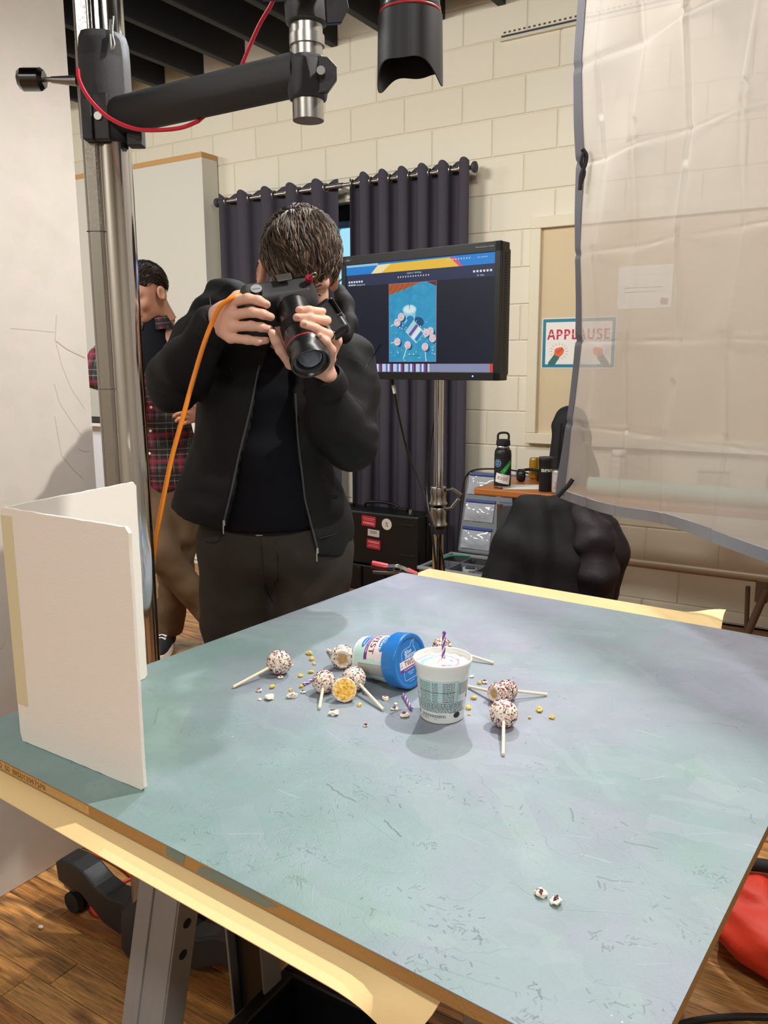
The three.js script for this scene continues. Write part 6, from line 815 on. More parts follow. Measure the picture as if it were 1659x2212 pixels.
{ // pin board, poster, notice
  const z = BACK + 0.02, a = onZ(1147, 470, z + 0.02), b = onZ(1133, 957, z + 0.02), x0 = a.x, x1 = x0 + 2.44, y0 = b.y, y1 = a.y, fw = 0.06, g = thing('pin_board', 'long tan pin board in a cream wooden frame on wall', 'pin board', V((x0 + x1) / 2, y0, z)), W = x1 - x0, Hh = y1 - y0;
  part(g, 'board', box(W - 0.02, Hh - 0.02, 0.014, 0, Hh / 2, -0.012), M.tan); part(g, 'frame', [box(W, fw, 0.045, 0, fw / 2, 0, 0.004), box(W, fw, 0.045, 0, Hh - fw / 2, 0, 0.004), box(fw, Hh - 2 * fw - 0.001, 0.044, -W / 2 + fw / 2, Hh / 2, 0, 0.004), box(fw, Hh - 2 * fw - 0.001, 0.044, W / 2 - fw / 2, Hh / 2, 0, 0.004)], M.frameWood);
  const zp = BACK + 0.017, p0 = onZ(1172, 688, zp), p1 = onZ(1328, 796, zp), map = canvasTex(1024, 680, (c, w, h) => {
    c.fillStyle = '#f1efe8'; c.fillRect(0, 0, w, h); c.strokeStyle = '#1f7f9c'; c.lineWidth = 44; c.strokeRect(34, 34, w - 68, h - 68); c.fillStyle = '#c6234e'; c.font = 'bold 190px sans-serif'; c.textAlign = 'center'; c.fillText('APPLAUSE', w / 2, 290, w - 150); c.fillStyle = '#e8d9de'; c.fillRect(90, 214, w - 180, 9);
    const hand = (x, y, s) => { c.save(); c.translate(x, y); c.scale(s, 1); c.strokeStyle = '#8f8aa0'; c.lineWidth = 5; for (let k = 0; k < 16; k++) { const t = k / 16 * 6.28; c.beginPath(); c.moveTo(Math.cos(t) * 95, Math.sin(t) * 85); c.lineTo(Math.cos(t) * 130, Math.sin(t) * 118); c.stroke(); } c.fillStyle = '#2a6f6a'; c.beginPath(); c.moveTo(-150, 150); c.lineTo(-60, 30); c.lineTo(10, 80); c.lineTo(-60, 190); c.lineTo(-150, 190); c.fill(); c.fillStyle = '#e8683c'; c.beginPath(); c.moveTo(-70, 40); c.lineTo(-60, -30); c.lineTo(-20, -50); c.lineTo(40, -60); c.lineTo(75, -20); c.lineTo(60, 30); c.lineTo(10, 80); c.fill(); c.fillStyle = '#d4552c'; c.beginPath(); c.moveTo(-40, 0); c.lineTo(50, -50); c.lineTo(60, -30); c.lineTo(-20, 30); c.fill(); c.restore(); };
    hand(250, 450, 1); hand(790, 450, -1);
  });
  const ps = single('poster', new THREE.BoxGeometry(p1.x - p0.x, p0.y - p1.y, 0.002), std('#ffffff', 0.5, 0, { map }), 'white applause poster with clapping hands in a blue border', 'poster', V((p0.x + p1.x) / 2, (p0.y + p1.y) / 2, BACK + 0.0165));
  const n0 = onZ(1337, 577, zp), n1 = onZ(1450, 664, zp); single('paper_notice', new THREE.BoxGeometry(n1.x - n0.x, n0.y - n1.y, 0.0015), std('#ffffff', 0.8, 0, { map: canvasTex(512, 400, (c, w, h) => { c.fillStyle = '#f0efe9'; c.fillRect(0, 0, w, h); c.fillStyle = '#8a8a8a'; c.fillRect(60, 200, 360, 7); c.fillRect(60, 240, 300, 7); c.fillStyle = '#b78f80'; c.fillRect(410, 310, 70, 60); }) }), 'white paper notice pinned up behind the diffusion cloth', 'notice', V((n0.x + n1.x) / 2, (n0.y + n1.y) / 2, BACK + 0.0163));
}
{ // slotted metal strip high on the wall
  const a = onZ(1080, 78, BACK + 0.02), g = thing('wall_strip', 'slotted metal strip fixed high on the block wall', 'strip', V(a.x, a.y - 0.02, BACK));
  part(g, 'channel', [box(1.5, 0.012, 0.02, 0.75, 0.0, 0.011, 0.002), box(1.5, 0.03, 0.006, 0.75, 0.012, 0.004, 0.001)], std('#cfcab8', 0.4, 0.2)); part(g, 'gasket', box(1.49, 0.007, 0.008, 0.75, 0.018, 0.010), M.darkGrey); const s = []; for (let k = 0; k < 52; k++) s.push(box(0.012, 0.008, 0.003, 0.02 + k * 0.0285, 0.039, 0.003)); part(g, 'teeth', s, M.brownSteel).userData.kind = 'stuff';
}
{ // long work bench with small things on it
  const zf = -3.69, zb = -4.16, x0 = onY(1014, 1056, 0.75).x, x1 = 0.75, g = thing('work_bench', 'long work bench with orange wood top along the back wall', 'bench', V((x0 + x1) / 2, 0, (zf + zb) / 2)), W = x1 - x0, D = zf - zb;
  part(g, 'bench_top', box(W, 0.035, D, 0, 0.7325, 0, 0.008), M.desk); for (const [x, z] of [[-W / 2 + 0.20, D / 2 - 0.10], [-W / 2 + 0.20, -D / 2 + 0.10], [W / 2 - 0.2, D / 2 - 0.1], [W / 2 - 0.2, -D / 2 + 0.1]]) part(g, 'leg', [rod(V(x, 0, z), V(x, 0.715, z), 0.024, 0.024, 18), rod(V(x, 0.67, z), V(x, 0.715, z), 0.03, 0.034, 18)], M.brownSteel);
  const hr = onZ(1345, 1212, zf - 0.02).y; part(g, 'front_rail', [rod(V(-W / 2 + 0.75, hr, D / 2 - 0.03), V(W / 2 - 0.2, hr, D / 2 - 0.03), 0.022, 0.022, 20)], M.beigeSteel, 'round beige steel rail');
  const bp = onZ(1645, 1290, zf - 0.02).x - g.position.x; part(g, 'bracket', [box(0.05, 0.10, 0.05, bp, hr - 0.055, D / 2 - 0.03, 0.006)], M.brownSteel); part(g, 'brace', [rod(V(bp + 0.02, hr - 0.04, D / 2 - 0.01), V(bp - 0.10, 0.02, D / 2 + 0.0), 0.016, 0.016, 14), rod(V(bp - 0.06, hr - 0.05, D / 2 - 0.05), V(bp - 0.05, 0.05, D / 2 - 0.07), 0.010, 0.010, 12)], M.brownSteel);
  const T = 0.7502, at = (px, py) => { const p = onY(px, py, T); p.y = T; return p; };
  // bottle
  const b = thing('water_bottle', 'black steel bottle with green and white stickers on bench', 'bottle', at(1085, 1053), YAW), bh = 0.268;
  part(b, 'flask', lathe([[0, 0], [0.038, 0], [0.0415, 0.004], [0.042, 0.012], [0.042, 0.165], [0.040, 0.185], [0.030, 0.200], [0, 0.2]], 40), std('#15161a', 0.42)); part(b, 'steel_band', [lathe([[0.036, 0.001], [0.0425, 0.004], [0.0425, 0.010], [0.041, 0.012]], 40), lathe([[0.029, 0.198], [0.0305, 0.199], [0.0305, 0.212], [0.02, 0.213]], 32)], M.steel);
  part(b, 'cap', [lathe([[0, 0.212], [0.034, 0.212], [0.035, 0.216], [0.0335, 0.236], [0.030, 0.240], [0, 0.240]], 32), tube([V(-0.026, 0.232, 0), V(-0.026, 0.262, 0), V(-0.018, 0.271, 0), V(0.018, 0.271, 0), V(0.026, 0.262, 0), V(0.026, 0.232, 0)], 0.0055, 40, 8)], M.blackMatte);
  part(b, 'stickers', sheet(48, 8, (u, v) => { const t = mixn(-1.25, 1.25, u), r = 0.0424; return { x: Math.sin(t) * r, y: mixn(0.016, 0.165, v), z: Math.cos(t) * r }; }), std('#ffffff', 0.5, 0, { map: canvasTex(512, 720, (c, w, h) => { c.fillStyle = '#15161a'; c.fillRect(0, 0, w, h); c.fillStyle = '#2c5c7c'; c.beginPath(); c.arc(95, 190, 100, 0, 7); c.fill(); c.strokeStyle = '#9fc0d4'; c.lineWidth = 6; c.beginPath(); c.arc(95, 190, 82, 0, 7); c.stroke(); c.font = 'bold 24px sans-serif'; c.fillStyle = '#cfe2ee'; c.textAlign = 'center'; c.fillText('TRACK', 95, 160); c.fillText('STREET', 95, 220); c.save(); c.translate(330, 290); c.rotate(-0.85); c.fillStyle = '#1f9c46'; c.fillRect(-190, -52, 380, 104); c.fillStyle = '#9be08c'; c.font = 'bold 40px sans-serif'; c.fillText('ART STUDIO', 0, 14); c.restore(); c.save(); c.translate(230, 560); c.rotate(0.2); c.fillStyle = '#eeebe4'; c.fillRect(-190, -110, 380, 220); c.fillStyle = '#15161a'; c.font = '116px monospace'; c.fillText('RXBE', 0, 40, 350); c.font = '22px sans-serif'; c.fillText('THE HOUSE', 0, -70); c.fillText('COLOUR LAB', 0, 86); c.restore(); }) }), 'green and white stickers');
  // tumbler, cans, paper, headphones
  const t = thing('tumbler', 'black tumbler printed news beside the soda can', 'tumbler', at(1178, 1061), YAW); part(t, 'cup', lathe([[0, 0], [0.030, 0], [0.032, 0.004], [0.0335, 0.12], [0.035, 0.150], [0.036, 0.158], [0.033, 0.16], [0.031, 0.156], [0, 0.15]], 36), std('#141417', 0.4)); part(t, 'lid_rim', lathe([[0.030, 0.158], [0.0362, 0.158], [0.0362, 0.166], [0.030, 0.167], [0, 0.163]], 32), M.darkGrey);
  part(t, 'print', sheet(24, 2, (u, v) => { const a = mixn(-0.95, 0.95, u), r = 0.0345; return { x: Math.sin(a) * r, y: mixn(0.088, 0.124, v), z: Math.cos(a) * r }; }), std('#ffffff', 0.5, 0, { map: canvasTex(512, 256, (c, w, h) => { c.fillStyle = '#141417'; c.fillRect(0, 0, w, h); c.fillStyle = '#f0eee8'; c.font = 'bold 190px serif'; c.textAlign = 'center'; c.fillText('news', w / 2, 190, w - 10); }) }));
  const can = (label, p, side, mark) => { const k = thing('drink_can', label, 'can', p, YAW); part(k, 'can_body', lathe([[0, 0.004], [0.022, 0.0], [0.0255, 0.006], [0.0285, 0.012], [0.0285, 0.098], [0.025, 0.108], [0.0245, 0.111]], 32), side); part(k, 'can_top', lathe([[0.0245, 0.110], [0.0252, 0.112], [0.0235, 0.1115], [0.022, 0.108], [0, 0.108]], 32), M.steel); part(k, 'pull_tab', box(0.009, 0.001, 0.018, 0, 0.1095, 0, 0.0004), M.steel); if (mark) part(k, 'can_print', sheet(20, 2, (u, v) => { const a = mixn(-1.1, 1.1, u), r = 0.0288; return { x: Math.sin(a) * r, y: mixn(0.014, 0.096, v), z: Math.cos(a) * r }; }), std('#ffffff', 0.35, 0.3, { map: mark })); return k; };
  can('silver soda can with red print at the edge of diffusion cloth', at(1204, 1066), std('#d9d6d3', 0.3, 0.6), canvasTex(256, 256, (c, w, h) => { c.fillStyle = '#dcd8d4'; c.fillRect(0, 0, w, h); c.strokeStyle = '#b3242f'; c.lineWidth = 16; c.beginPath(); c.arc(215, 80, 40, 0, 7); c.stroke(); c.font = 'bold 30px sans-serif'; c.fillStyle = '#b3242f'; c.save(); c.translate(70, 190); c.rotate(-1.57); c.fillText('SODA', 0, 0); c.restore(); c.fillStyle = '#777'; textBlock(c, 20, 190, 100, 4, 8); }));
  can('gold drink can standing behind the black headphones', at(1154, 1034), std('#c99a35', 0.3, 0.6));
  single('paper_sheet', box(0.21, 0.0008, 0.15, 0, 0.0006, 0), M.paper, 'white paper sheet lying on the bench beside the bottle', 'paper', at(1130, 1052), 0.5);
  const hp = thing('headphones', 'black headphones lying on bench in front of gold can', 'headphones', at(1148, 1041), YAW); for (const x of [-0.035, 0.03]) part(hp, 'ear_cup', put(lathe([[0, 0], [0.03, 0.0], [0.034, 0.01], [0.034, 0.03], [0.026, 0.04], [0, 0.04]], 24), x, 0.034, -0.01, 0, 0, Math.PI / 2 * (x < 0 ? 1 : -1)), M.blackPlastic); part(hp, 'headband', tube([V(-0.05, 0.035, 0), V(-0.045, 0.05, -0.05), V(0, 0.055, -0.08), V(0.045, 0.05, -0.05), V(0.048, 0.035, 0)], 0.008, 30, 8), M.blackMatte);
  // black backpack leaning on the wall
  const bk = thing('backpack', 'black backpack standing on the bench beside the diffusion cloth edge', 'bag', V(-1.36, T, -4.05)), BL = into(bk), Bj = (px, py, z) => BL(onZ(px, py, z)), bfz = -4.05;
  const bf = join([cone3(Bj(1225, 905, bfz), Bj(1228, 1010, bfz), 0.06, 0.10), cone3(Bj(1235, 1030, bfz), Bj(1255, 1035, bfz), 0.075, 0.085), cone3(Bj(1242, 910, bfz), Bj(1250, 1000, bfz), 0.06, 0.085), cone3(Bj(1207, 920, bfz), Bj(1212, 940, bfz), 0.03, 0.03)], 0.05), [k0, k1] = bounds([Bj(1225, 905, bfz), Bj(1300, 1035, bfz), Bj(1228, 1010, bfz)], 0.15); k0[1] = 0;
  part(bk, 'bag_body', skin((x, y, z) => smax(bf(x, y, z) + 2.5 * wrinkle(x, y, z, 9), 0.003 - y, 0.01), k0, k1, 0.011), std('#131418', 0.75, 0, { bumpMap: rep(weave, 12), bumpScale: 0.0006 })); part(bk, 'shoulder_strap', tube([Bj(1210, 915, bfz + 0.10), Bj(1206, 960, bfz + 0.12), Bj(1205, 1010, bfz + 0.12), Bj(1215, 1040, bfz + 0.11)], 0.012, 30, 8), M.blackMatte);
  // pale things on the bench behind the cloth
  single('paper_roll', put(new THREE.CylinderGeometry(0.04, 0.04, 0.95, 28).rotateZ(Math.PI / 2), 0, 0.0402, 0), std('#bfe0d6', 0.6), 'long pale green paper roll lying on the bench', 'paper roll', V(at(1290, 1058).x + 0.475, T, -3.80), 0);
  const jar = thing('plastic_jar', 'tall pale jar standing behind the cloth near soda can', 'jar', V(-1.14, T, -3.98)); part(jar, 'jar_body', lathe([[0, 0], [0.04, 0], [0.042, 0.005], [0.042, 0.15], [0.03, 0.165], [0, 0.165]], 28), std('#d8cfc4', 0.5)); part(jar, 'jar_lid', lathe([[0, 0.163], [0.034, 0.163], [0.034, 0.195], [0, 0.196]], 24), M.white);
  for (const [x, label] of [[-0.72, 'small cream box on bench, left of two behind cloth'], [-0.42, 'small cream box on bench, right of two behind cloth']]) { const bx = thing('carton', label, 'box', V(x, T, -4.08), 0.2, 'cartons behind the cloth'); part(bx, 'carton_body', box(0.14, 0.11, 0.10, 0, 0.0555, 0, 0.004), std('#e6dcc8', 0.7)); part(bx, 'flap', box(0.14, 0.003, 0.05, 0, 0.112, 0.03), std('#d8ccb4', 0.7)); }
}
{ // open gear case on the floor with a pocketed lid leaning on the bench leg
  const g = thing('gear_case', 'open camera gear case with zip pockets in its raised lid', 'case', V(-1.92, 0, -3.98)), gm = std('#7b7f84', 0.75), bl = std('#23408c', 0.4), clear = phys('#c3c9d2', 0.12, 0, { transmission: 0.25, clearcoat: 0.8 });
  const W = 0.44, h = 0.27, d = 0.38; part(g, 'tray', [box(W, h, 0.012, 0, h / 2, d / 2), box(W, h, 0.012, 0, h / 2, -d / 2), box(0.012, h, d, -W / 2, h / 2, 0), box(0.012, h, d, W / 2, h / 2, 0), box(W, 0.012, d, 0, 0.008, 0)], M.darkGrey); part(g, 'rim', [box(W + 0.03, 0.02, 0.02, 0, h, d / 2, 0.006), box(W + 0.03, 0.02, 0.02, 0, h, -d / 2, 0.006), box(0.02, 0.02, d, -W / 2, h, 0, 0.006), box(0.02, 0.02, d, W / 2, h, 0, 0.006)], M.grey);
  part(g, 'padding', box(W - 0.03, 0.03, d - 0.03, 0, h - 0.09, 0, 0.008), M.darkGrey); for (const [x, z, w, dd] of [[-0.1, 0, 0.012, 0.36], [0.05, 0.05, 0.012, 0.26], [0, -0.06, 0.4, 0.012], [0.12, 0.08, 0.2, 0.012]]) part(g, 'divider', box(w, 0.07, dd, x, h - 0.045, z, 0.004), std('#62666a', 0.85));
  for (const [x, z, r] of [[-0.02, -0.02, 0.042], [0.12, -0.12, 0.035], [-0.15, 0.08, 0.03]]) { const k = part(g, 'lens_cap', lathe([[0, 0.05], [r * 0.75, 0.05], [r, 0.055], [r, 0.0], [0, 0]], 28).translate(x, h - 0.075, z), std('#b8bbbf', 0.4)); part(k, 'lens_glass', rod(V(x, h - 0.03, z), V(x, h - 0.018, z), r * 0.7, r * 0.66, 24), M.blackGloss); }
  part(g, 'green_strap', tube([V(-0.2, h + 0.005, 0.05), V(-0.16, h + 0.02, -0.06), V(-0.08, h + 0.012, -0.14)], 0.005, 20, 6), std('#1f9c5a', 0.5));
  const lid = new THREE.Group(); lid.name = 'raised_lid'; lid.position.set(0.02, h + 0.01, -d / 2 - 0.01); lid.rotation.x = -0.26; g.add(lid);
  part(lid, 'lid_panel', box(W, 0.48, 0.05, 0, 0.24, -0.03, 0.02, 3), gm); part(lid, 'lid_edge', tube([V(-W / 2, 0, 0), V(-W / 2, 0.44, 0), V(-W / 2 + 0.04, 0.482, 0), V(W / 2 - 0.04, 0.482, 0), V(W / 2, 0.44, 0), V(W / 2, 0, 0)], 0.005, 60, 6), M.blackMatte);
  for (const y of [0.03, 0.19, 0.345]) for (const x of [-0.105, 0.105]) { part(lid, 'pocket', sheet(14, 10, (u, v) => ({ x: x + (u - 0.5) * 0.18, y: y + v * 0.105, z: 0.002 + 0.018 * Math.sin(Math.PI * u) * Math.sin(Math.PI * v) + 0.004 * noise3(u * 6 + x * 50, v * 6 + y * 20, 1) })), clear, 'clear plastic pocket'); part(lid, 'pocket_zip', box(0.185, 0.016, 0.006, x, y + 0.118, 0.002, 0.002), bl, 'blue zip'); }
}
{ // chair with a black coat over its back
  const c0 = A(1195, 1200, 2.86), g = thing('chair', 'chair hidden under a black coat behind the table', 'chair', V(c0.x, 0, c0.z), YAW - 0.15); const ch = M.brownSteel;
  part(g, 'seat', box(0.42, 0.03, 0.40, 0, 0.45, 0.19, 0.01), M.darkGrey); part(g, 'backrest', box(0.40, 0.22, 0.02, 0, 0.76, -0.02, 0.008), M.darkGrey); for (const x of [-0.19, 0.19]) { part(g, 'leg', rod(V(x, 0, -0.06), V(x, 0.87, -0.02), 0.012, 0.012, 12), ch); part(g, 'leg', rod(V(x, 0, 0.40), V(x, 0.44, 0.36), 0.012, 0.012, 12), ch); }
  const k = thing('coat', 'black coat with quilted sleeve draped over the chair back', 'coat', V(c0.x, 0.45, c0.z), YAW), L = into(k), J = (x, y, a) => L(A(x, y, a));
  const a = 2.86, body = join([cone3(J(1128, 1092, a), J(1255, 1102, a), 0.034, 0.036), chain([[J(1132, 1095, a - 0.02), 0.036], [J(1105, 1180, a - 0.06), 0.055], [J(1075, 1290, a - 0.10), 0.070], [J(1065, 1360, a - 0.1), 0.075]], 0.03), chain([[J(1160, 1100, a - 0.03), 0.045], [J(1165, 1200, a - 0.09), 0.062], [J(1165, 1350, a - 0.11), 0.085]], 0.03), chain([[J(1215, 1105, a - 0.03), 0.045], [J(1225, 1220, a - 0.10), 0.065], [J(1215, 1350, a - 0.12), 0.09]], 0.03), cone3(J(1250, 1110, a), J(1290, 1340, a - 0.02), 0.05, 0.09)], 0.035);
  const sleeve = chain([[J(1258, 1108, a - 0.05), 0.048], [J(1282, 1165, a - 0.10), 0.066], [J(1285, 1240, a - 0.13), 0.072], [J(1268, 1330, a - 0.13), 0.062]], 0.03), hood = chain([[J(1305, 1140, a - 0.02), 0.055], [J(1318, 1195, a - 0.04), 0.060], [J(1302, 1270, a - 0.04), 0.062]], 0.03);
  const low = J(1190, 1420, a - 0.1).y, [b0, b1] = bounds([J(1128, 1092, a), J(1065, 1360, a - 0.1), J(1300, 1380, a), J(1318, 1195, a - 0.05), J(1215, 1350, a - 0.12)], 0.12);
  part(k, 'coat_body', skin((x, y, z) => body(x, y, z) + 2 * wrinkle(x * 1.2, y * 0.5, z, 5) + 0.022 * (Math.abs(noise3(x * 9 + 0.8 * y, y * 1.6, z * 4)) - 0.3), b0, b1, 0.010), M.coat); part(k, 'sleeve', skin((x, y, z) => sleeve(x, y, z) + 0.004 * Math.sin(y * 75 + 10 * x + 3 * noise3(x * 9, y * 9, z * 9)) + 2 * wrinkle(x, y, z, 7), b0, b1, 0.009), M.coatPanel, 'quilted charcoal sleeve'); part(k, 'hood', skin((x, y, z) => hood(x, y, z) + 2.5 * wrinkle(x, y, z, 12), b0, b1, 0.010), M.coatPanel);
}
{ // translucent diffusion cloth hanging at the right
  const top = 2.40, bot = 0.975, WD = 1.35, g = thing('diffusion_cloth', 'sheer white diffusion cloth with grey edging hanging at right', 'diffusion cloth', fromHeading(0.53, 0, 2.40), YAW);
  const hz = [-0.05, 0.22, 0.455, 0.69, 0.93, 1.17, 1.42, 1.7], vt = [-0.2, 0.085, 0.235, 0.415, 0.60, 0.79, 0.98, 1.17, 1.4];           // fold lines left from packing
  const cellOf = (t, x) => { let i = 0; while (i < t.length - 2 && x > t[i + 1]) i++; return [i, clamp((x - t[i]) / (t[i + 1] - t[i]), 0, 1)]; };
  const dv = (s, y) => {
    const yy = y - bot + 0.012 * s, [i, a] = cellOf(vt, s + 0.008 * Math.sin(y * 3)), [j, b] = cellOf(hz, yy), H = (p, q) => ((p + q) & 1 ? 1 : -1) * (0.009 + 0.011 * hash3(p, q, 31));
    let z = mixn(mixn(H(i, j), H(i + 1, j), a), mixn(H(i, j + 1), H(i + 1, j + 1), a), b);
    const dx = Math.min(a * (vt[i + 1] - vt[i]), (1 - a) * (vt[i + 1] - vt[i])), dy = Math.min(b * (hz[j + 1] - hz[j]), (1 - b) * (hz[j + 1] - hz[j]));
    z += 0.006 * Math.exp(-dx / 0.006) * (i & 1 ? 1 : -1) + 0.0065 * Math.exp(-dy / 0.005);
    return z + 0.012 * Math.sin(s * 6 + 0.5 * y) * (0.3 + 0.7 * smooth(2.2, 1.0, y)) + 0.0025 * noise3(s * 14, y * 9, 3) + 0.02 * Math.exp(-s / 0.05) * Math.sin(y * 5.0 + 0.6) * 0.5;
  };
  const P = (s, y, off = 0) => { const sway = 0.022 * Math.sin((y - 1) * 2.2) * Math.exp(-s / 0.3) + (s < 0.2 ? -0.02 * smooth(1.25, 0.97, y) * (1 - s / 0.2) : 0), q = dv(s, y) + off; const lat = (s + sway) * 0.384 + q * 0.923, fwd = -(s + sway) * 0.923 + q * 0.384; return { x: lat, y, z: -fwd }; };
  const bottom = (s) => bot - 0.012 * Math.sin(s * 8.5 + 0.6) + 0.010 * Math.exp(-s / 0.05) - 0.01 * smooth(0.1, 0.5, s);
  part(g, 'cloth', sheet(170, 170, (u, v) => { const s = u * WD, y = mixn(bottom(s), top, v), p = P(s, y); return { ...p, u: s, v: y }; }), phys('#e2dbd2', 0.85, 0, { transparent: true, opacity: 0.76, transmission: 0.3, thickness: 0, side: THREE.DoubleSide, bumpMap: rep(weave, 10), bumpScale: 0.0002 }));
  part(g, 'bottom_hem', sheet(170, 2, (u, v) => { const s = u * WD, p = P(s, bottom(s) + mixn(-0.006, 0.022, v), -0.0028); return { ...p, u: s, v: v * 0.02 }; }, 0.0056), M.paleTape); part(g, 'side_hem', sheet(2, 170, (u, v) => { const y = mixn(bottom(0), top, v), p = P(mixn(-0.014, 0.016, u), y, -0.0028); return { ...p, u: u * 0.02, v: y }; }, 0.0056), M.greyTape);
  const tieAt = (px, py) => { const q = A(px, py, 2.352), l = into(g)(q); return l; };
  part(g, 'corner_strap', tube([tieAt(1205, 1072), tieAt(1216, 1060), tieAt(1228, 1048), tieAt(1237, 1035)], 0.007, 20, 6).clone(), M.blackMatte, 'black strap at lower corner'); part(g, 'edge_tie', [tube([tieAt(1258, 322), tieAt(1266, 335), tieAt(1264, 355), tieAt(1256, 375), tieAt(1253, 410)], 0.006, 24, 6), tube([tieAt(1262, 325), tieAt(1255, 350), tieAt(1262, 372), tieAt(1254, 400)], 0.005, 24, 6)], M.blackMatte, 'black tie loop on edge');
  part(g, 'top_bar', rod(V(-0.384 * 0.05, top + 0.01, -0.923 * 0.05), V(0.384 * (WD + 0.1), top + 0.01, 0.923 * (WD + 0.1)), 0.014, 0.014, 16), M.steel);
  part(g, 'support_pole', rod(V(0.384 * (WD + 0.06), 0.0, 0.923 * (WD + 0.06)), V(0.384 * (WD + 0.06), top + 0.06, 0.923 * (WD + 0.06)), 0.016, 0.016, 16), M.steel); for (let k = 0; k < 3; k++) { const t = k * 2.094 + 0.3, bx = 0.384 * (WD + 0.06), bz = 0.923 * (WD + 0.06); part(g, 'stand_leg', rod(V(bx, 0.12, bz), V(bx + Math.sin(t) * 0.30, 0.012, bz + Math.cos(t) * 0.30), 0.010, 0.010, 12), M.steel); }
}
{ // red spring clamp at the far corner of the board
  const p = onBoard(872, 1238), g = thing('spring_clamp', 'red tipped steel spring clamp on the far table corner', 'clamp', V(p.x, TABLE + 0.001, p.z), YAW), L = into(g);
  const J = (x, y, a) => L(A(x, y, a)), up = sheet(20, 3, (u, v) => { const q = new THREE.CatmullRomCurve3([J(806, 1219, 2.26), J(832, 1224, 2.25), J(862, 1225, 2.235), J(884, 1234, 2.225), J(900, 1241, 2.22)]).getPoint(u); return { x: q.x, y: q.y, z: q.z + (v - 0.5) * 0.032 }; }, 0.003);
  part(g, 'upper_jaw', up, M.steel); const grip = (pts, r) => tube(pts.map((q) => J(...q)), r, 24, 10);
  part(g, 'handle_grip', grip([[804, 1219, 2.26], [820, 1222, 2.255], [838, 1226, 2.25]], 0.011).scale(1, 1, 1), M.red, 'red vinyl handle grip'); part(g, 'jaw_tip', [grip([[880, 1232, 2.228], [890, 1237, 2.224], [901, 1242, 2.22]], 0.0085)], M.red, 'red vinyl jaw tip');
  part(g, 'spring', put(new THREE.TorusGeometry(0.011, 0.003, 8, 24), ...J(858, 1229, 2.24).toArray(), 0, 0.4), M.dullsteel); part(g, 'lower_jaw', [grip([[806, 1236, 2.27], [836, 1238, 2.26], [862, 1240, 2.25], [884, 1256, 2.25], [896, 1262, 2.24]], 0.005)], M.dullsteel);
}
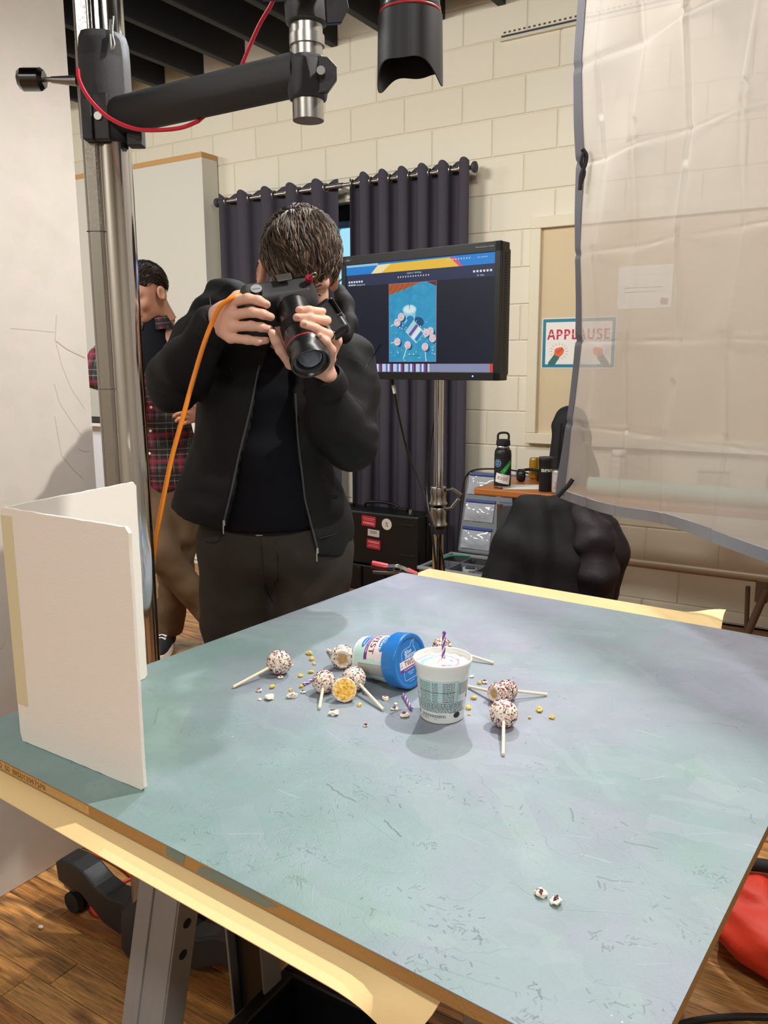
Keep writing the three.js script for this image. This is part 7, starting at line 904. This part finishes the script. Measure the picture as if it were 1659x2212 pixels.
{ // under and beside the table
  const c = thing('floor_case', 'open black plastic case on the floor under the table', 'case', V(-0.57, 0, -0.83)), W = 0.60, D = 0.46, H = 0.25, t = 0.014; // open box
  part(c, 'shell', [box(W, H, t, 0, H / 2, -D / 2, 0.004), box(W, H, t, 0, H / 2, D / 2, 0.004), box(t, H, D, -W / 2, H / 2, 0, 0.004), box(t, H, D, W / 2, H / 2, 0, 0.004), box(W, t, D, 0, t / 2, 0, 0.004)], M.blackPlastic); part(c, 'rim', [box(W + 0.03, 0.022, 0.03, 0, H, -D / 2, 0.006), box(0.03, 0.022, D, -W / 2, H, 0, 0.006), box(0.03, 0.022, D, W / 2, H, 0, 0.006), box(W + 0.03, 0.022, 0.03, 0, H, D / 2, 0.006)], M.blackPlastic);
  for (let k = 0; k < 26; k++) part(c, 'hinge_knuckle', rod(V(-W / 2 + 0.05 + k * 0.02, H + 0.008, -D / 2 - 0.008), V(-W / 2 + 0.064 + k * 0.02, H + 0.008, -D / 2 - 0.008), 0.011, 0.011, 12), M.blackMatte); part(c, 'latch', box(0.06, 0.06, 0.02, -W / 2 + 0.08, H - 0.02, D / 2 + 0.012, 0.005), M.blackPlastic);
  const s = thing('sandbag', 'orange red nylon sandbag with black handle on the floor', 'sandbag', V(-0.09, 0, -1.97), 0.25), bag = join([egg(0, 0.085, 0.0, 0.20, 0.085, 0.17), egg(0.02, 0.06, 0.08, 0.17, 0.06, 0.12), egg(0, 0.06, -0.09, 0.17, 0.06, 0.12)], 0.05);
  part(s, 'bag', skin((x, y, z) => smax(bag(x, y, z) + 3 * wrinkle(x, y, z, 51), 0.001 - y, 0.01), [-0.26, -0.01, -0.26], [0.26, 0.22, 0.26], 0.011), M.orangeRed); part(s, 'handle', tube([V(-0.20, 0.10, -0.08), V(-0.14, 0.165, -0.06), V(0.0, 0.19, -0.03), V(0.14, 0.165, -0.04), V(0.2, 0.12, -0.06)], 0.016, 40, 10), M.blackMatte, 'black webbing handle');
  const floorLead = (name, pts, r, mat, label) => single(name, tube(pts.map(([x, y]) => onY(x, y, r + 0.0005)), r, 60, 8), mat, label, 'cable');
  const rc = std('#d2391f', 0.45);
  floorLead('extension_cord', [[196, 1846], [222, 1852], [252, 1868], [276, 1886], [284, 1896], [270, 1904], [258, 1908]], 0.004, rc, 'orange red cord on floor above the caster leg'); floorLead('extension_cord', [[214, 1934], [200, 1945], [196, 1958], [206, 1974], [226, 1980], [240, 1976]], 0.004, rc, 'orange red cord looping below the caster leg'); floorLead('extension_cord', [[548, 2014], [580, 2026], [612, 2046], [634, 2068], [641, 2090], [634, 2110], [622, 2126]], 0.0045, std('#a82a24', 0.45), 'dark red cord on floor behind the open black case'); floorLead('extension_cord', [[300, 2085], [360, 2092], [420, 2078], [470, 2056], [520, 2040]], 0.0045, std('#a82a24', 0.45), 'dark red cord on floor behind sawhorse leg');
  floorLead('extension_cord', [[1430, 2235], [1480, 2210], [1545, 2199], [1610, 2196], [1680, 2198], [1760, 2206]], 0.007, M.rubber, 'thick black cord on the floor at the lower right');
  const cr = onY(88, 2002, 0.004); single('paper_scrap', [ball(0.007, 0, 0.004, 0, 1, 0.5, 0.8, 8), ball(0.005, 0.006, 0.007, 0.002, 1, 0.8, 0.8, 8)], M.white, 'tiny white scrap lying on the oak floor', 'scrap', V(cr.x, 0, cr.z));
}
{ // white furniture behind the man in plaid
  const p = onZ(430, 838, BACK + 0.42), g = thing('white_cabinet', 'low white cabinet behind the man in plaid shirt', 'cabinet', V(p.x - 0.14, 0, BACK + 0.33)), h = p.y; part(g, 'cabinet_body', box(0.60, h - 0.025, 0.32, 0, (h - 0.025) / 2, 0, 0.004), std('#e6e6d2', 0.6)); part(g, 'cabinet_top', box(0.62, 0.025, 0.34, 0, h - 0.0125, 0, 0.004), M.white); for (const x of [-0.15, 0.15]) { const d = part(g, 'cabinet_door', box(0.285, h - 0.10, 0.015, x, (h - 0.03) / 2, 0.166, 0.003), std('#e9e9d6', 0.5)); part(d, 'knob', ball(0.012, x * 0.3, h * 0.6, 0.182), M.steel); }
  single('folded_cloth', box(0.16, 0.03, 0.16, 0, 0.0155, 0, 0.012, 3), M.grey, 'folded grey cloth on top of the low white cabinet', 'cloth', V(p.x - 0.02, h + 0.0002, BACK + 0.35), 0.2);
  const q = onZ(206, 909, BACK + 0.55), t = thing('white_table', 'white table with black edge behind the chrome column', 'table', V(q.x - 0.1, 0, BACK + 0.42)); part(t, 'table_top', box(1.0, 0.025, 0.40, 0, q.y - 0.02, 0, 0.003), M.white); part(t, 'table_edge', box(1.004, 0.006, 0.404, 0, q.y - 0.004, 0), M.blackMatte); for (const x of [-0.46, 0.46]) part(t, 'side_panel', box(0.03, q.y - 0.035, 0.38, x, (q.y - 0.035) / 2, 0, 0.003), std('#d6dce6', 0.6)); part(t, 'modesty_panel', box(0.92, q.y - 0.2, 0.012, 0, (q.y + 0.15) / 2, 0.12), std('#e4e8f0', 0.6)); 
}
scene.traverse((o) => { if (o.isMesh) { o.castShadow = true; o.receiveShadow = true; } });
renderer.render(scene, camera);
